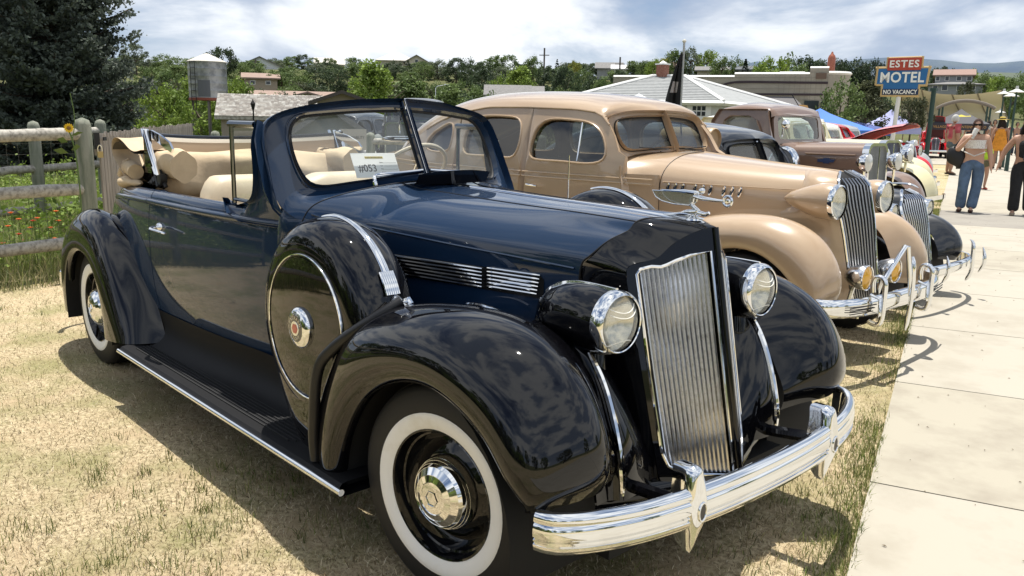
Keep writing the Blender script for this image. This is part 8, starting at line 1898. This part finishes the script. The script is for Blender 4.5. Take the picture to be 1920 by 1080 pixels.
# woman in jeans drinking from a cup
p = at_feet(1813, 400); rz = face(p)
o, k, s, hc = person('woman in blue jeans and white crop top drinking from a large white cup', p, rz, 1.52,
    dict(hiR=(-.10, 0, .90), knR=(-.12, -.10, .50), anR=(-.13, .02, .09), toR=(-.15, -.13, .04), hiL=(.10, 0, .90), knL=(.10, .02, .50), anL=(.05, -.04, .09), toL=(.05, -.19, .04), elR=(-.29, -.05, 1.13), wrR=(-.14, -.22, 1.33), elL=(.25, .04, 1.12), wrL=(.29, -.03, .88), shR=(-.18, 0, 1.38), shL=(.18, 0, 1.38)),
    skin=SKIN_A, hair=(.045, .018, .012), bottom=(.10, .16, .26), wide=1.18, shoes=(.07, .03, .02), hairlong=False)
def extras_a():
    m = MB(); c = (0, 0); A = [[(.19*s*math.cos(a), .150*s*math.sin(a), z*s) for a in np.linspace(0, 2*math.pi, 32, endpoint=False)] for z in (1.18, 1.20, 1.26, 1.32, 1.335)]
    m.grid(np.array(A), cv=True, flip=False); m.obj('crop_top', mat('white_knit', (.72, .70, .66), .9, noise=(60, (.50, .45, .42), .5, .6)), o, fixn=True)
    m = MB(); m.tube([(-.17*s, -.135*s, 1.12*s), (0, -.17*s, 1.045*s), (.17*s, -.135*s, 1.12*s)], .012, 6); m.obj('top_hem', cloth((.7, .66, .62)), o)
    cup = empty('drinking_cup', o.matrix_world@Vector((0, 0, 0)), 0, 'large white insulated cup held to the mouth by the woman in jeans', 'cup'); cup.location = p; cup.rotation_euler = (0, 0, rz)
    b = Vector((-.075*s, -.19*s, 1.36*s)); t = Vector((-.01*s, -.15*s, 1.535*s)); m = MB(); m.tube([tuple(b), tuple(b+(t-b)*.5), tuple(t)], [.032*s, .042*s, .046*s], 16); m.obj('cup_body', cloth((.75, .74, .70)), cup)
    m = MB(); m.box(tuple(hc+Vector((0, -.096, .014))*s), (.135*s, .02*s, .036*s)); m.obj('sunglasses', mat('black_plastic', (.01, .01, .01), .15), o)
    bag = empty('shoulder_bag', p, rz, 'large slouchy black shoulder bag on the arm of the woman in jeans', 'bag'); m = MB(); A = []
    for t_ in np.linspace(0, math.pi, 14):
        r_ = .155*math.sin(t_)**.6+.004; A.append([((-.28+r_*1.15*math.cos(a))*s, (.02+.5*r_*math.sin(a))*s, (1.0+.17*math.cos(t_)-.04*math.cos(a))*s) for a in np.linspace(0, 2*math.pi, 24, endpoint=False)])
    m.grid(np.array(A), cv=True); m.obj('bag_body', mat('bag_black', (.012, .012, .014), .45), bag, fixn=True); m = MB(); m.tube(nspline([(-.40*s, .02, 1.08*s), (-.24*s, .0, 1.36*s), (-.18*s, .05, 1.42*s), (-.14*s, .06, 1.15*s)], 12), .012, 6); m.obj('bag_strap', mat('bag_black', (.012, .012, .014), .45), bag)
extras_a()
# woman in black at the border
p2 = at_feet(1893, 405); p2 = Vector((p2.x+.10, p2.y+.06, p2.z))
o2, k2, s2, hc2 = person('woman in sleeveless black top and wide black trousers with a lanyard at the right border', p2, face(p2)+.1, 1.53,
    dict(hiR=(-.10, 0, .90), knR=(-.10, -.10, .50), anR=(-.10, -.10, .09), toR=(-.12, -.26, .04), knL=(.12, .05, .50), anL=(.16, .14, .09), toL=(.18, .0, .04), elR=(-.33, .04, 1.14), wrR=(-.40, -.02, .90), shR=(-.19, 0, 1.37), elL=(.28, .0, 1.12), wrL=(.25, -.14, .92)),
    skin=SKIN_B, hair=(.012, .009, .008), top=(.012, .012, .014), bottom=(.012, .012, .014), wide=1.2, hairlong=True, shoes=(.25, .2, .15))
def extras_b():
    m = MB()
    for sd in (-1, 1): m.tube([(sd*.07*s2, -.06*s2, 1.44*s2), (sd*.05*s2, -.17*s2, 1.28*s2), (0, -.18*s2, 1.10*s2)], .005, 5)
    m.obj('lanyard', cloth((.35, .33, .3)), o2); m = MB(); m.box((0, -.19*s2, 1.05*s2), (.09, .008, .12)); m.obj('pass_card', cloth((.04, .05, .07)), o2, smooth=False)
extras_b()
p3 = at_feet(1778, 329)
person('person in a rose pink shirt and grey shorts beyond the woman in jeans', p3, face(p3)+2.2, 1.75, None, SKIN_B, (.5, .5, .48), top=(.42, .08, .10), bottom=(.09, .12, .13), wide=1.25, sleeves=.8, shorts=True, hands=False, levels=1)
p4 = at_feet(1868, 318)
o4, k4, s4, hc4 = person('person in an orange dress and wide yellow straw hat seen from behind', p4, face(p4)+math.pi, 1.72, None, SKIN_B, (.02, .012, .01), wide=1.1, dress=((.70, .28, .03), .62), hands=False, hairlong=True, levels=1)
m = MB(); m.lathe([(.16*1.25, -.01), (.165*1.25, .0), (.10, .012), (.095, .07), (.07, .09), (.0005, .095)], tuple(hc4+Vector((0, 0, .08))), (0, 0, 1), 20); m.obj('straw_hat', cloth((.62, .46, .10)), o4)
m = MB(); m.lathe([(.101, .016), (.099, .05)], tuple(hc4+Vector((0, 0, .08))), (0, 0, 1), 20); m.obj('hat_band', cloth((.02, .02, .02)), o4)
p5 = at_feet(1840, 357)
person('small child in neon yellow shirt and khaki shorts behind the woman in jeans', p5, face(p5)+2.6, 1.12, None, SKIN_B, (.03, .02, .015), top=(.45, .70, .04), bottom=(.12, .11, .06), wide=1.05, sleeves=.6, shorts=True, hands=False, levels=1, shoes=(.3, .03, .02))
CROWD = [(1857, 300, 1.75, (.62, .62, .60), (.05, .06, .08), 'person in a white shirt behind the woman drinking'), (1846, 296, 1.72, (.07, .08, .10), (.04, .04, .05), 'person in dark clothes left of the one in the white shirt'),
         (1812, 290, 1.70, (.03, .03, .035), (.03, .03, .03), 'dark dressed person under the dark canopy, right one'), (1790, 289, 1.7, (.10, .12, .2), (.04, .04, .06), 'person in a blue shirt under the dark canopy, left one'),
         (1915, 296, 1.75, (.02, .02, .02), (.02, .02, .02), 'person in black at the far right beneath the lamps'), (1900, 292, 1.7, (.05, .07, .12), (.03, .04, .06), 'person in navy left of the one in black at the far right'), (1778, 288, 1.7, (.45, .43, .4), (.05, .05, .06), 'person in a pale shirt by the raised maroon hood'), (1880, 290, 1.7, (.25, .05, .05), (.04, .04, .05), 'person in a dark red shirt behind the straw hat')]
for i, (px, py, H, tc, bc, lab) in enumerate(CROWD):
    q = at_feet(px, py); person(lab, q, face(q)+i*1.3, H, None, SKIN_B, (.02, .015, .01), top=tc, bottom=bc, wide=1.1, sleeves=.5, hands=False, levels=1)
